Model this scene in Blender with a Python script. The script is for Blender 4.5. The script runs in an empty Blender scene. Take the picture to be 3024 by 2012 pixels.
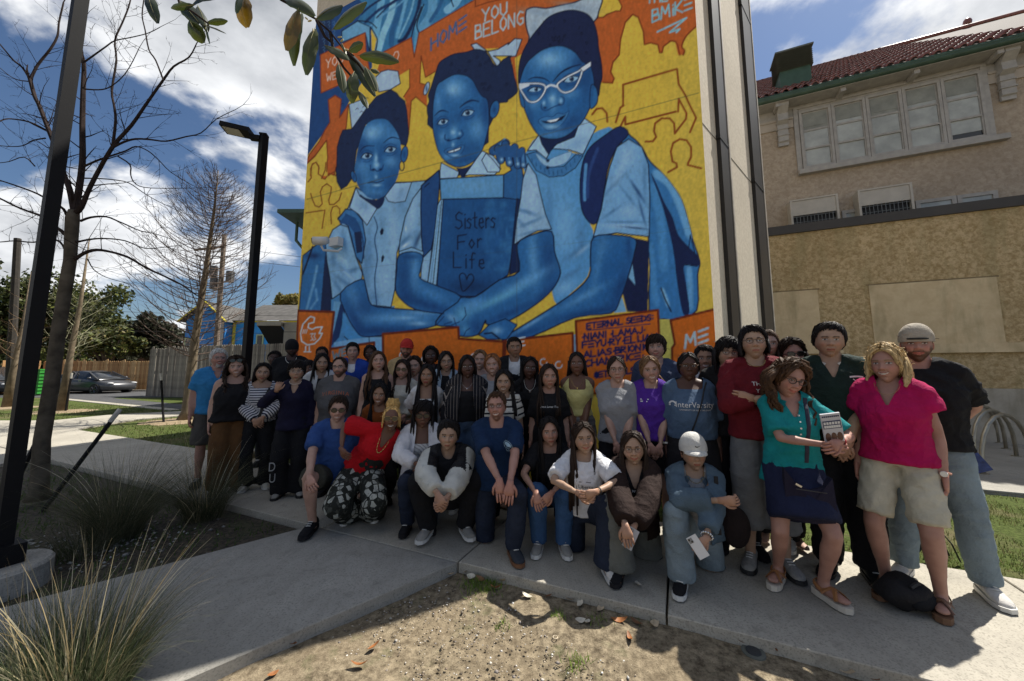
import bpy,bmesh,math,random
import numpy as np
from mathutils import Vector,Matrix
from mathutils.bvhtree import BVHTree
random.seed(7);rng=np.random.default_rng(11)
SC=bpy.context.scene
COL=SC.collection
F_PX=1091.0;CXP=1512.0;CYP=966.0;PITCH=math.atan(120/1091);CAMH=1.5
cd=bpy.data.cameras.new("camera");cam=bpy.data.objects.new("camera",cd);COL.objects.link(cam)
cam.location=(0,0,CAMH);cam.rotation_euler=(math.pi/2+PITCH,0,0)
cd.sensor_fit='HORIZONTAL';cd.sensor_width=36.0;cd.lens=36.0*F_PX/3024.0
cd.shift_y=-(1006-CYP)/3024.0
cd.clip_start=0.05;cd.clip_end=2000
SC.camera=cam
SUN_EL=math.radians(55.0);SUN_AZ=math.atan2(.87,.49)
sd=bpy.data.lights.new("sun",'SUN');sd.energy=5.0;sd.angle=math.radians(0.55);sd.color=(1.0,.95,.86)
so=bpy.data.objects.new("sun",sd);COL.objects.link(so)
SUNV=Vector((math.sin(SUN_AZ)*math.cos(SUN_EL),math.cos(SUN_AZ)*math.cos(SUN_EL),math.sin(SUN_EL)))
so.rotation_euler=SUNV.to_track_quat('Z','Y').to_euler();so.location=(6,4,20)
W=bpy.data.worlds.new("World");SC.world=W;W.use_nodes=True
nt=W.node_tree;nt.nodes.clear()
def nn(t,ty,**k):
 n=t.nodes.new(ty)
 for a,b in k.items():setattr(n,a,b)
 return n
out=nn(nt,'ShaderNodeOutputWorld');bg=nn(nt,'ShaderNodeBackground');bg.inputs["Strength"].default_value=0.05
sky=nn(nt,'ShaderNodeTexSky',sky_type='NISHITA');sky.sun_disc=False
sky.sun_elevation=SUN_EL;sky.sun_rotation=SUN_AZ;sky.air_density=1.2;sky.dust_density=.6;sky.ozone_density=2.2
tc=nn(nt,'ShaderNodeTexCoord');sx=nn(nt,'ShaderNodeSeparateXYZ');nt.links.new(tc.outputs['Generated'],sx.inputs[0])
def M(op,a,b=None,c=None,tree=nt,clamp=False):
 n=nn(tree,'ShaderNodeMath',operation=op);n.use_clamp=clamp
 for i,v in enumerate((a,b,c)):
  if v is None:continue
  if isinstance(v,(int,float)):n.inputs[i].default_value=v
  else:tree.links.new(v,n.inputs[i])
 return n.outputs[0]
zz=M('ADD',M('MAXIMUM',sx.outputs[2],0.0),0.30)
px=M('DIVIDE',sx.outputs[0],zz);py=M('DIVIDE',sx.outputs[1],zz)
cv=nn(nt,'ShaderNodeCombineXYZ');nt.links.new(px,cv.inputs[0]);nt.links.new(py,cv.inputs[1])
def cloud_noise(off,scale,detail,rough=.55,dist=.25):
 mp=nn(nt,'ShaderNodeMapping');mp.inputs['Location'].default_value=off;nt.links.new(cv.outputs[0],mp.inputs[0])
 n=nn(nt,'ShaderNodeTexNoise');n.inputs['Scale'].default_value=scale;n.inputs['Detail'].default_value=detail
 n.inputs['Roughness'].default_value=rough;n.inputs['Distortion'].default_value=dist
 nt.links.new(mp.outputs[0],n.inputs['Vector']);return n.outputs['Fac']
CO=(6.48,3.02,13.02)
c1=cloud_noise(CO,1.0,12,.55,.15)
c2=cloud_noise((CO[0]+.06,CO[1]+.05,CO[2]),1.0,12,.55,.15)
c3=cloud_noise((9.1,4.0,1.0),.45,3,.5,0)
dens=M('ADD',c1,M('MULTIPLY',M('SUBTRACT',c3,.5),.35))
mr=nn(nt,'ShaderNodeMapRange');mr.interpolation_type='SMOOTHSTEP'
nt.links.new(dens,mr.inputs[0]);mr.inputs[1].default_value=.445;mr.inputs[2].default_value=.50
mr2=nn(nt,'ShaderNodeMapRange');nt.links.new(dens,mr2.inputs[0]);mr2.inputs[1].default_value=.51;mr2.inputs[2].default_value=.64
mr2.inputs[3].default_value=1.0;mr2.inputs[4].default_value=.16
edge=M('MULTIPLY',M('SUBTRACT',c1,c2),7.0)
lum=M('MULTIPLY',M('ADD',mr2.outputs[0],edge),1.0)
lum=M('MINIMUM',M('MAXIMUM',lum,.22),1.25)
cc=nn(nt,'ShaderNodeMix',data_type='RGBA');cc.inputs[6].default_value=(2.4,2.75,3.35,1);cc.inputs[7].default_value=(12.5,12.7,13.0,1)
nt.links.new(M('MULTIPLY',lum,.85),cc.inputs[0])
mx=nn(nt,'ShaderNodeMix',data_type='RGBA');nt.links.new(mr.outputs[0],mx.inputs[0]);nt.links.new(cc.outputs[2],mx.inputs[7])
skc=nn(nt,'ShaderNodeMix',data_type='RGBA',blend_type='MULTIPLY');skc.inputs[0].default_value=1
nt.links.new(sky.outputs[0],skc.inputs[6]);skc.inputs[7].default_value=(.79,.90,1.06,1)
nt.links.new(skc.outputs[2],mx.inputs[6])
nt.links.new(mx.outputs[2],bg.inputs[0]);nt.links.new(bg.outputs[0],out.inputs[0])
SC.view_settings.view_transform='Standard';SC.view_settings.look='None';SC.view_settings.gamma=1
SC.view_settings.exposure=0.74;SC.view_settings.use_curve_mapping=False
SC.cycles.max_bounces=6;SC.cycles.diffuse_bounces=3;SC.cycles.glossy_bounces=2;SC.cycles.transparent_max_bounces=6
cP,sP=math.cos(PITCH),math.sin(PITCH)
def ray(x,y):
 a=(x-CXP)/F_PX;b=-(y-CYP)/F_PX
 return(a,cP-b*sP,sP+b*cP)
def G(x,y,z=0.0):
 r=ray(x,y);t=(z-CAMH)/r[2];return(r[0]*t,r[1]*t)
def AT(x,y,Y):
 r=ray(x,y);t=Y/r[1];return(r[0]*t,Y,CAMH+r[2]*t)
def hz(Y,y):
 k=(CYP-y)/F_PX
 return CAMH+Y*(sP+k*cP)/(cP-k*sP)
def proj(X,Y,Z):
 d=Y*cP+(Z-CAMH)*sP;v=-Y*sP+(Z-CAMH)*cP
 return CXP+F_PX*X/d,CYP-F_PX*v/d
UO=np.array((-.42,3.06));UU=np.array((.912,-.410));NN=np.array((.410,.912))
def L(u,n,z=0.0):
 p=UO+u*UU+n*NN;return(p[0],p[1],z)
def PL(x,y,n):
 r=ray(x,y);c0=.41*.42-.912*3.06
 t=(n-c0)/(.41*r[0]+.912*r[1]);X,Y,Z=r[0]*t,r[1]*t,CAMH+r[2]*t
 d=np.array((X,Y))-UO;return float(d@UU),Z
FRAME=Matrix(((UU[0],NN[0],0,UO[0]),(UU[1],NN[1],0,UO[1]),(0,0,1,0),(0,0,0,1)))
def tag(o,label=None,cat=None,group=None,kind=None):
 if label:o['label']=label
 if cat:o['category']=cat
 if group:o['group']=group
 if kind:o['kind']=kind
 return o
def empty(name,loc=(0,0,0),rz=0.0,label=None,cat=None,group=None):
 o=bpy.data.objects.new(name,None);COL.objects.link(o);o.empty_display_size=.1
 o.location=loc;o.rotation_euler=(0,0,rz);tag(o,label,cat,group);return o
def mesh_from(name,V,Fc,mats=(),smooth=False,cols=None,mi=None):
 me=bpy.data.meshes.new(name)
 V=np.asarray(V,dtype=np.float32).reshape(-1,3)
 if isinstance(Fc,np.ndarray):
  nf,k=Fc.shape
  me.vertices.add(len(V));me.vertices.foreach_set('co',V.ravel())
  me.loops.add(nf*k);me.loops.foreach_set('vertex_index',Fc.astype(np.int32).ravel())
  me.polygons.add(nf);me.polygons.foreach_set('loop_start',np.arange(0,nf*k,k,dtype=np.int32))
  me.update(calc_edges=True)
 else:
  me.from_pydata(V.tolist(),[],Fc)
 for m in(mats if isinstance(mats,(list,tuple))else[mats]):
  me.materials.append(m)
 if smooth:me.polygons.foreach_set('use_smooth',[True]*len(me.polygons))
 if mi is not None:me.polygons.foreach_set('material_index',np.asarray(mi,dtype=np.int32))
 if cols is not None:
  a=me.color_attributes.new('Col','FLOAT_COLOR','POINT')
  c=np.ones((len(V),4),np.float32);c[:,:3]=cols;a.data.foreach_set('color',c.ravel())
 me.update();return me
def obj(name,me,parent=None,loc=None,rz=None):
 o=bpy.data.objects.new(name,me);COL.objects.link(o)
 if parent is not None:o.parent=parent
 if loc is not None:o.location=loc
 if rz is not None:o.rotation_euler=(0,0,rz)
 return o
class MB:
 """collects boxes, tubes and lofts; builds ONE mesh"""
 def __init__(s):s.V=[];s.F=[];s.m=[];s.cm=0
 def add(s,V,Fc):
  b=len(s.V);s.V+=[tuple(v)for v in V];s.F+=[tuple(i+b for i in f)for f in Fc];s.m+=[s.cm]*len(Fc);return s
 def box(s,x0,x1,y0,y1,z0,z1,R=None,T=None):
  V=[(x,y,z)for x in(x0,x1)for y in(y0,y1)for z in(z0,z1)]
  if R is not None:V=[R@Vector(v)for v in V]
  if T is not None:V=[Vector(v)+Vector(T)for v in V]
  return s.add(V,[(0,1,3,2),(4,6,7,5),(0,4,5,1),(2,3,7,6),(0,2,6,4),(1,5,7,3)])
 def prism(s,pts,z0,z1):
  n=len(pts);V=[(p[0],p[1],z0)for p in pts]+[(p[0],p[1],z1)for p in pts]
  Fc=[tuple(range(n-1,-1,-1)),tuple(range(n,2*n))]+[(i,(i+1)%n,n+(i+1)%n,n+i)for i in range(n)]
  return s.add(V,Fc)
 def tube(s,pts,r,k=8,ry=None,side=None,cap=True,rot=0.0):
  pts=[Vector(p)for p in pts];n=len(pts)
  rx=[r]*n if isinstance(r,(int,float))else list(r)
  ry=rx if ry is None else([ry]*n if isinstance(ry,(int,float))else list(ry))
  V=[];prev=None
  for i,p in enumerate(pts):
   t=(pts[min(i+1,n-1)]-pts[max(i-1,0)])
   if t.length<1e-9:t=Vector((0,0,1))
   t.normalize()
   if side is not None:a=Vector(side)
   elif prev is not None:a=prev
   else:a=Vector((1,0,0))if abs(t.x)<.9 else Vector((0,1,0))
   a=a-t*a.dot(t)
   if a.length<1e-6:a=t.orthogonal()
   a.normalize();b=t.cross(a);prev=a
   for j in range(k):
    q=2*math.pi*j/k+rot
    V.append(p+a*(rx[i]*math.cos(q))+b*(ry[i]*math.sin(q)))
  Fc=[(i*k+j,i*k+(j+1)%k,(i+1)*k+(j+1)%k,(i+1)*k+j)for i in range(n-1)for j in range(k)]
  if cap:Fc+=[tuple(range(k-1,-1,-1)),tuple(range((n-1)*k,n*k))]
  return s.add(V,Fc)
 def ball(s,c,rx,ry,rz,k=10,m=6,R=None):
  V=[];
  for i in range(1,m):
   f=math.pi*i/m
   for j in range(k):
    q=2*math.pi*j/k;v=Vector((rx*math.sin(f)*math.cos(q),ry*math.sin(f)*math.sin(q),rz*math.cos(f)))
    V.append(v)
  V+=[Vector((0,0,rz)),Vector((0,0,-rz))]
  if R is not None:V=[R@v for v in V]
  V=[v+Vector(c)for v in V];T=(m-1)*k
  Fc=[(i*k+j,(i+1)*k+j,(i+1)*k+(j+1)%k,i*k+(j+1)%k)for i in range(m-2)for j in range(k)]
  Fc+=[(T,j,(j+1)%k)for j in range(k)]+[(T+1,(m-2)*k+(j+1)%k,(m-2)*k+j)for j in range(k)]
  return s.add(V,Fc)
 def mesh(s,name,mats=(),smooth=False):
  me=mesh_from(name,s.V,s.F,mats,smooth,mi=s.m if max(s.m,default=0)else None);return me
 def build(s,name,mats=(),parent=None,smooth=False,loc=None):return obj(name,s.mesh(name,mats,smooth),parent,loc)
MATS={}
def new_mat(name):
 m=bpy.data.materials.new(name);m.use_nodes=True;t=m.node_tree;b=t.nodes['Principled BSDF'];return m,t,b
def mixc(t,fac,a,b,mode='MIX'):
 n=nn(t,'ShaderNodeMix',data_type='RGBA',blend_type=mode)
 for i,v in((0,fac),(6,a),(7,b)):
  if isinstance(v,(int,float)):n.inputs[i].default_value=v
  elif isinstance(v,tuple):n.inputs[i].default_value=(*v[:3],1)
  else:t.links.new(v,n.inputs[i])
 return n.outputs[2]
def noise(t,scale,detail=4,rough=.55,vec=None,dist=0,off=None,sc=None,coord='Object'):
 n=nn(t,'ShaderNodeTexNoise');n.inputs['Scale'].default_value=scale;n.inputs['Detail'].default_value=detail
 n.inputs['Roughness'].default_value=rough;n.inputs['Distortion'].default_value=dist
 if vec is None:vec=nn(t,'ShaderNodeTexCoord').outputs[coord]
 if sc:
  mp=nn(t,'ShaderNodeMapping');mp.inputs['Scale'].default_value=sc;t.links.new(vec,mp.inputs[0]);vec=mp.outputs[0]
 t.links.new(vec,n.inputs['Vector']);return n.outputs['Fac']
def ramp(t,x,lo,hi,a=0.,b=1.,smooth=False):
 n=nn(t,'ShaderNodeMapRange');t.links.new(x,n.inputs[0])
 if smooth:n.interpolation_type='SMOOTHSTEP'
 for i,v in enumerate((lo,hi,a,b)):n.inputs[i+1].default_value=v
 return n.outputs[0]
def bump(t,b,h,strength=.3,dist=.01):
 n=nn(t,'ShaderNodeBump');n.inputs['Strength'].default_value=strength;n.inputs['Distance'].default_value=dist
 t.links.new(h,n.inputs['Height']);t.links.new(n.outputs[0],b.inputs['Normal'])
def mat(name,col,rough=.7,var=.25,scale=6,bs=.2,bscale=60,bd=.004,metal=0.,spec=.4,detail=5,coord='Object',alt=None):
 if name in MATS:return MATS[name]
 m,t,b=new_mat(name)
 n1=noise(t,scale,detail,coord=coord)
 dark=tuple(c*(1-var)for c in col);lite=alt or tuple(min(1,c*(1+var))for c in col)
 c=mixc(t,ramp(t,n1,.3,.7),dark,lite)
 t.links.new(c,b.inputs['Base Color']);b.inputs['Roughness'].default_value=rough
 b.inputs['Metallic'].default_value=metal;b.inputs['Specular IOR Level'].default_value=spec
 if bs:bump(t,b,noise(t,bscale,4,coord=coord),bs,bd)
 MATS[name]=m;return m
def flat_mat(name,col,rough=.5,metal=0.,emit=None,spec=.5,alpha=None,trans=0.):
 if name in MATS:return MATS[name]
 m,t,b=new_mat(name);b.inputs['Base Color'].default_value=(*col,1);b.inputs['Roughness'].default_value=rough
 b.inputs['Metallic'].default_value=metal;b.inputs['Specular IOR Level'].default_value=spec
 if trans:b.inputs['Transmission Weight'].default_value=trans
 if alpha is not None:b.inputs['Alpha'].default_value=alpha
 MATS[name]=m;return m
def s2l(c):
 c=np.asarray(c,float)/255.;return np.where(c<=.04045,c/12.92,((c+.055)/1.055)**2.4)
def concrete_mat(name,col,seed=0.):
 m,t,b=new_mat(name)
 g=nn(t,'ShaderNodeNewGeometry').outputs['Position']
 a=noise(t,1.3,5,vec=g);c=noise(t,14,5,vec=g,sc=(1,.35,1));d=noise(t,90,3,vec=g);e=noise(t,5.5,6,.7,vec=g,dist=.6)
 x=mixc(t,ramp(t,a,.3,.7),tuple(v*.80 for v in col),tuple(v*1.12 for v in col))
 x=mixc(t,ramp(t,c,.35,.75,0,.45),x,tuple(v*.62 for v in col))
 x=mixc(t,ramp(t,d,.52,.66,0,.75),x,tuple(v*.5 for v in col))
 x=mixc(t,ramp(t,e,.56,.66,0,.6),x,tuple(v*.55 for v in col))
 oi=nn(t,'ShaderNodeObjectInfo');x=mixc(t,ramp(t,oi.outputs['Random'],0,1,0,.22),x,tuple(v*.7 for v in col))
 t.links.new(x,b.inputs['Base Color']);b.inputs['Roughness'].default_value=.88;b.inputs['Specular IOR Level'].default_value=.25
 h=M('ADD',M('MULTIPLY',c,.6,tree=t),M('MULTIPLY',d,.5,tree=t),tree=t)
 bump(t,b,h,.5,.004);return m
m_conc=concrete_mat('concrete_walk',(.40,.37,.31));m_conc2=concrete_mat('concrete_path',(.33,.315,.28))
m_asph=mat('asphalt',(.06,.06,.062),.9,.3,3,.4,120)
def dirt_mat():
 m,t,b=new_mat('sandy_soil');g=nn(t,'ShaderNodeNewGeometry').outputs['Position']
 a=noise(t,1.6,6,.6,vec=g);c=noise(t,22,6,.7,vec=g);d=noise(t,120,3,.6,vec=g);e=noise(t,5,5,.6,vec=g)
 x=mixc(t,ramp(t,c,.35,.65),(.08,.062,.04),(.30,.245,.165))
 x=mixc(t,ramp(t,a,.48,.66,0,.5),x,(.2,.155,.10))
 x=mixc(t,ramp(t,d,.58,.68,0,.7),x,(.05,.04,.028))
 x=mixc(t,ramp(t,e,.58,.7,0,.5),x,(.09,.1,.045))
 t.links.new(x,b.inputs['Base Color']);b.inputs['Roughness'].default_value=.95;b.inputs['Specular IOR Level'].default_value=.15
 bump(t,b,M('ADD',c,M('MULTIPLY',d,.5,tree=t),tree=t),.8,.012);return m
def lawn_mat():
 m,t,b=new_mat('lawn_turf');g=nn(t,'ShaderNodeNewGeometry').outputs['Position']
 a=noise(t,.9,5,.6,vec=g);c=noise(t,30,5,.7,vec=g);d=noise(t,6,5,.65,vec=g)
 x=mixc(t,ramp(t,c,.35,.65),(.03,.042,.010),(.10,.13,.035))
 x=mixc(t,ramp(t,a,.52,.68,0,.7),x,(.15,.12,.07));x=mixc(t,ramp(t,d,.6,.72,0,.6),x,(.12,.095,.055))
 t.links.new(x,b.inputs['Base Color']);b.inputs['Roughness'].default_value=.95;b.inputs['Specular IOR Level'].default_value=.1
 bump(t,b,c,.9,.03);return m
def mulch_mat():
 m,t,b=new_mat('mulch_soil');g=nn(t,'ShaderNodeNewGeometry').outputs['Position']
 c=noise(t,28,6,.7,vec=g);a=noise(t,4,4,vec=g)
 x=mixc(t,ramp(t,c,.4,.65),(.018,.014,.01),(.09,.07,.045));x=mixc(t,ramp(t,a,.5,.7,0,.5),x,(.05,.06,.02))
 t.links.new(x,b.inputs['Base Color']);b.inputs['Roughness'].default_value=.95
 bump(t,b,c,.9,.02);return m
m_dirt=dirt_mat();m_lawn=lawn_mat();m_mulch=mulch_mat()
def sheet(name,pts,z,m,parent=None,thick=0,kind='structure',label=None):
 b=MB()
 a=sum(pts[i][0]*pts[(i+1)%len(pts)][1]-pts[(i+1)%len(pts)][0]*pts[i][1]for i in range(len(pts)))
 if a<0:pts=pts[::-1]
 if thick:b.prism(pts,z-thick,z)
 else:b.add([(p[0],p[1],z)for p in pts],[tuple(range(len(pts)))])
 o=b.build(name,m,parent)
 if parent is None:tag(o,label,kind=kind)
 return o
def grid_ground():
 xs=np.concatenate([-np.geomspace(600,8,14),np.linspace(-7,7,113),np.geomspace(8,600,14)])
 ys=np.concatenate([-np.geomspace(600,3,12),np.linspace(-2,9,89),np.geomspace(10,900,18)])
 X,Y=np.meshgrid(xs,ys);n=np.array([0.0]);Z=np.full(X.shape,-.085)
 near=(np.abs(X)<7)&(Y>-2)&(Y<6)
 Z=Z+near*(.012*np.sin(3.1*X+1.7*np.sin(2.3*Y))+.010*np.sin(5.3*Y+X*2)+.004*np.sin(17*X+9*Y))
 V=np.stack([X,Y,Z],-1).reshape(-1,3);r,c=X.shape
 i=np.arange(r-1)[:,None]*c+np.arange(c-1)[None];Fc=np.stack([i,i+1,i+c+1,i+c],-1).reshape(-1,4)
 return mesh_from('ground',V,Fc,[m_dirt],True)
ground=obj('ground',grid_ground());tag(ground,kind='structure')
site=UO
def uvp(u,n):p=L(u,n);return(p[0],p[1])
def slab_obj(name,pts,parent,m,z=0,th=.13,bev=.006):
 b=MB();a=sum(pts[i][0]*pts[(i+1)%len(pts)][1]-pts[(i+1)%len(pts)][0]*pts[i][1]for i in range(len(pts)))
 if a<0:pts=pts[::-1]
 cx=sum(p[0]for p in pts)/len(pts);cy=sum(p[1]for p in pts)/len(pts)
 n=len(pts);ins=[(p[0]+(cx-p[0])*bev*1.2/max(.3,math.hypot(cx-p[0],cy-p[1])),p[1]+(cy-p[1])*bev*1.2/max(.3,math.hypot(cx-p[0],cy-p[1])))for p in pts]
 V=[(p[0],p[1],z-th)for p in pts]+[(p[0],p[1],z-bev)for p in pts]+[(p[0],p[1],z)for p in ins]
 Fc=[tuple(range(n-1,-1,-1)),tuple(range(2*n,3*n))]
 for k in(0,n):Fc+=[(k+i,k+(i+1)%n,k+n+(i+1)%n,k+n+i)for i in range(n)]
 b.add(V,Fc);return b.build(name,m,parent)
walk=sheet('sidewalk',[uvp(-14,.02),uvp(16,.02),uvp(16,1.43),uvp(-14,1.43)],-.10,m_mulch,label='main concrete sidewalk under the group, cast in slabs')
joints=[-13.5,-12,-10.5,-9,-7.5,-6,-4.5,-3,-1.5,0.0,1.5,3.69,5.2,6.7,8.2,9.7,11.2]
for a,c in zip(joints[:-1],joints[1:]):
 jz=random.uniform(-.004,.003)
 slab_obj('slab',[uvp(a+.007,0),uvp(c-.007,0),uvp(c-.007,1.45),uvp(a+.007,1.45)],walk,m_conc,jz)
PD=np.array((-.7265,-.687));PN=np.array((-.687,.7265))
P0=np.array((-.42,3.06))
cross=sheet('footpath',[tuple(P0+PD*.3+PN*.1),tuple(P0+PD*9+PN*.1),tuple(P0+PD*9+PN*1.4),tuple(P0+PD*1.2+PN*1.4)],-.11,m_mulch,label='concrete footpath branching off the sidewalk toward the camera')
def pp(s,w):q=P0+PD*s+PN*w;return(q[0],q[1])
def on_walk(w):
 q0=P0+PN*w;k=(-.012-(q0-UO)@NN)/(PD@NN);return k
def bend(s):return .05*math.sin(s*.9)*min(1,s)
ks=[None,2.9,4.7,6.5,8.3]
prev=None
for i in range(1,len(ks)):
 s1=ks[i]
 if i==1:pts=[pp(on_walk(0),0),pp(1.2,.012),pp(2.1,.01),pp(s1-.006,0),pp(s1-.006,1.52),pp(on_walk(1.52),1.52)]
 else:
  s0=ks[i-1];pts=[pp(s0+.006,0),pp(s1-.006,0),pp(s1-.006,1.52),pp(s0+.006,1.52)]
 slab_obj('slab',pts,cross,m_conc2,-.004)
bed=sheet('planting_bed',[pp(.6,1.52),pp(9,1.52),(-16,-3),(-16,4.6),uvp(-9.0,-.02),uvp(-1.75,-.02)],-.062,m_mulch,label='dark mulched planting bed with ornamental grasses')
lawn_l=sheet('lawn',[uvp(-14,1.46),uvp(-5.2,1.46),uvp(-5.2,2.6),(-5.3,14.2),(-9,21.0),(-60,24),(-60,8)],-.045,m_lawn,label='lawn with worn spots left of the mural building')
lawn_r=sheet('lawn',[uvp(2.2,1.46),uvp(16,1.46),uvp(16,4.05),uvp(2.9,4.05),uvp(2.05,2.15)],-.04,m_lawn,label='patchy lawn strip between sidewalk and bicycle rack')
lawn_m=sheet('lawn',[uvp(-5.15,1.46),uvp(2.15,1.46),uvp(2.0,2.19),uvp(-5.1,2.19)],-.05,m_lawn,label='narrow grass strip at the foot of the mural')
def gp(*pts,z=0):return[G(x,y,z)for x,y in pts]
fp1=sheet('footpath',gp((-160,1240),(70,1241),(160,1240),(312,1225),(535,1213),(700,1206),(700,1222),(535,1226),(400,1238),(250,1262),(230,1268),(330,1290),(430,1301),(200,1330),(-160,1400)),-.012,m_conc,thick=.08,label='sunlit far footpath crossing the lawn')
fp2=sheet('footpath',gp((170,1177),(200,1176),(535,1207),(505,1210)),-.022,m_conc,thick=.06,label='thin sunlit kerb path beside the driveway')
drv=sheet('driveway',gp((150,1172),(310,1170),(430,1167),(330,1174),(560,1194),(700,1205),(560,1208),(200,1176)),-.03,m_asph,label='dark asphalt driveway in front of the grey fence')
road=sheet('road',[(-70,19.0),(-16.5,19.4),(-13,24.2),(-60,24.6)],-.036,m_asph,label='asphalt street behind the lawn')
kerb=MB();kerb.box(-60,-15.5,24.3,24.5,-.05,.06);tag(kerb.build('kerb',m_conc),kind='structure')
pad=sheet('concrete_pad',[uvp(2.6,4.07),uvp(16,4.07),uvp(16,8.25),uvp(2.6,8.25)],-.01,m_mulch,label='broom-finished concrete pad under the bicycle rack')
for a in(2.62,5.0,7.4,9.8,12.2):
 for c,d in((4.08,4.9),(4.91,6.3),(6.31,8.24)):
  slab_obj('slab',[uvp(a,c),uvp(a+2.385,c),uvp(a+2.385,d),uvp(a,d)],pad,m_conc2,.01,.1)
def col_mat(name,rough=.8,spec=.2,trans=0.):
 if name in MATS:return MATS[name]
 m,t,b=new_mat(name);a=nn(t,'ShaderNodeAttribute',attribute_name='Col');t.links.new(a.outputs['Color'],b.inputs['Base Color'])
 b.inputs['Roughness'].default_value=rough;b.inputs['Specular IOR Level'].default_value=spec
 if trans:
  tr=nn(t,'ShaderNodeBsdfTranslucent');t.links.new(a.outputs['Color'],tr.inputs[0]);ms=nn(t,'ShaderNodeMixShader');ms.inputs[0].default_value=trans
  t.links.new(b.outputs[0],ms.inputs[1]);t.links.new(tr.outputs[0],ms.inputs[2]);t.links.new(ms.outputs[0],t.nodes['Material Output'].inputs[0])
 MATS[name]=m;return m
m_blade=col_mat('grass_blades',.7,.2,.35)
def blades(name,P,h,w,cols,lean=.5,label=None,parent=None,kind='stuff',segs=1):
 """P (n,3) roots; each blade a bent strip"""
 n=len(P);q=rng.uniform(0,2*math.pi,n);H=h*rng.uniform(.5,1.2,n);ln=lean*rng.uniform(.1,1,n)*H
 q2=rng.uniform(0,2*math.pi,n);wx=np.cos(q2)*w;wy=np.sin(q2)*w
 rows=[]
 for s in range(segs+1):
  f=s/segs;wd=(1-f)*.98+.02
  cx=P[:,0]+np.cos(q)*ln*f**1.8;cy=P[:,1]+np.sin(q)*ln*f**1.8;cz=P[:,2]+H*f-ln*.45*f**3
  if s<segs:rows+=[np.stack([cx-wx*wd,cy-wy*wd,cz],-1),np.stack([cx+wx*wd,cy+wy*wd,cz],-1)]
  else:rows+=[np.stack([cx,cy,cz],-1)]
 k=len(rows);V=np.stack(rows,1).reshape(-1,3);b=np.arange(n)*k
 Fc=[];
 for s in range(segs):
  if s<segs-1:Fc+=[np.stack([b+2*s,b+2*s+1,b+2*s+3],-1),np.stack([b+2*s,b+2*s+3,b+2*s+2],-1)]
  else:Fc+=[np.stack([b+2*s,b+2*s+1,b+2*s+2],-1)]
 Fc=np.concatenate(Fc);c=np.asarray(cols)[rng.integers(0,len(cols),n)]*rng.uniform(.7,1.25,(n,1))
 C=np.repeat(c,k,0);me=mesh_from(name,V,Fc,[m_blade],False,C);o=obj(name,me,parent)
 if kind:tag(o,label,'grass' if parent is None else None,kind=kind)
 return o
GC=[(.075,.105,.022),(.10,.135,.03),(.05,.075,.018),(.15,.16,.06),(.19,.16,.08),(.12,.13,.04)]
def patchn(x,y):return np.sin(2.1*x+1.3*np.sin(1.7*y))+np.sin(3.3*y-x*1.1)+.6*np.sin(7*x+4*y)
def lawn_pts(n,u0,u1,n0,n1,z,thr=1.1):
 u=rng.uniform(u0,u1,n);v=rng.uniform(n0,n1,n);k=patchn(u*1.3,v*1.7)+rng.normal(0,.5,n)<thr;u=u[k];v=v[k]
 p=UO+u[:,None]*UU+v[:,None]*NN;return np.c_[p,np.full(len(p),z)]
blades('grass_blades',lawn_pts(26000,2.3,9,1.47,4.04,-.04,.5),.045,.0035,GC,.7,'short green lawn blades right of the group')
blades('grass_blades',lawn_pts(3500,-5.1,2.1,1.47,2.15,-.05),.05,.004,GC,.7,'short lawn blades at the foot of the mural')
q=rng.uniform(0,1,(26000,2));P=np.c_[-5.2-13*q[:,0]**1.3,5.2+11*q[:,1]]
k=((P-UO)@NN>1.5)&(patchn(P[:,0]*.8,P[:,1]*.7)+rng.normal(0,.5,len(P))<1.4)
P=np.c_[P[k],np.full(k.sum(),-.045)]
def inpoly(x,y,poly):
 r=np.zeros(x.shape,bool);n=len(poly)
 for i in range(n):
  x0,y0=poly[i];x1,y1=poly[(i+1)%n]
  if y0==y1:continue
  c=((y0>y)!=(y1>y))&(x<(x1-x0)*(y-y0)/(y1-y0)+x0);r^=c
 return r
FP=[(v.co.x,v.co.y)for v in fp1.data.vertices][:15];FD=[(v.co.x,v.co.y)for v in drv.data.vertices]
k=~inpoly(P[:,0],P[:,1],FP)&~inpoly(P[:,0],P[:,1],FD)&(P[:,1]<16)
blades('grass_blades',P[k],.06,.008,GC,.7,'sunlit short lawn blades left of the mural')
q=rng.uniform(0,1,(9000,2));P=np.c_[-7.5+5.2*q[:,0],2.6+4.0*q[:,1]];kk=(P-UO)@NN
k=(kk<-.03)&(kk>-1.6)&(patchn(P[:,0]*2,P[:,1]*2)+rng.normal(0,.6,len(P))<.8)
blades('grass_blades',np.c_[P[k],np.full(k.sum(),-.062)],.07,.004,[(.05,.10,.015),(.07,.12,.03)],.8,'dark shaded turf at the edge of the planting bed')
P=[]
for(x,y,r,n)in((1440,1728,.07,260),(1415,1745,.06,120),(1650,1825,.03,60),(1770,1835,.04,90),(1700,1960,.04,60),(1385,1725,.05,60),(1900,1835,.05,50),(1480,1850,.03,30)):
 g=G(x,y,-.08);P+=[(g[0]+random.gauss(0,r),g[1]+random.gauss(0,r*.7),-.085)for _ in range(n)]
blades('grass_blades',np.array(P),.06,.003,[(.16,.26,.03),(.22,.3,.05),(.10,.18,.03)],1.0,'bright green weed tufts in the sandy soil')
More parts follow.
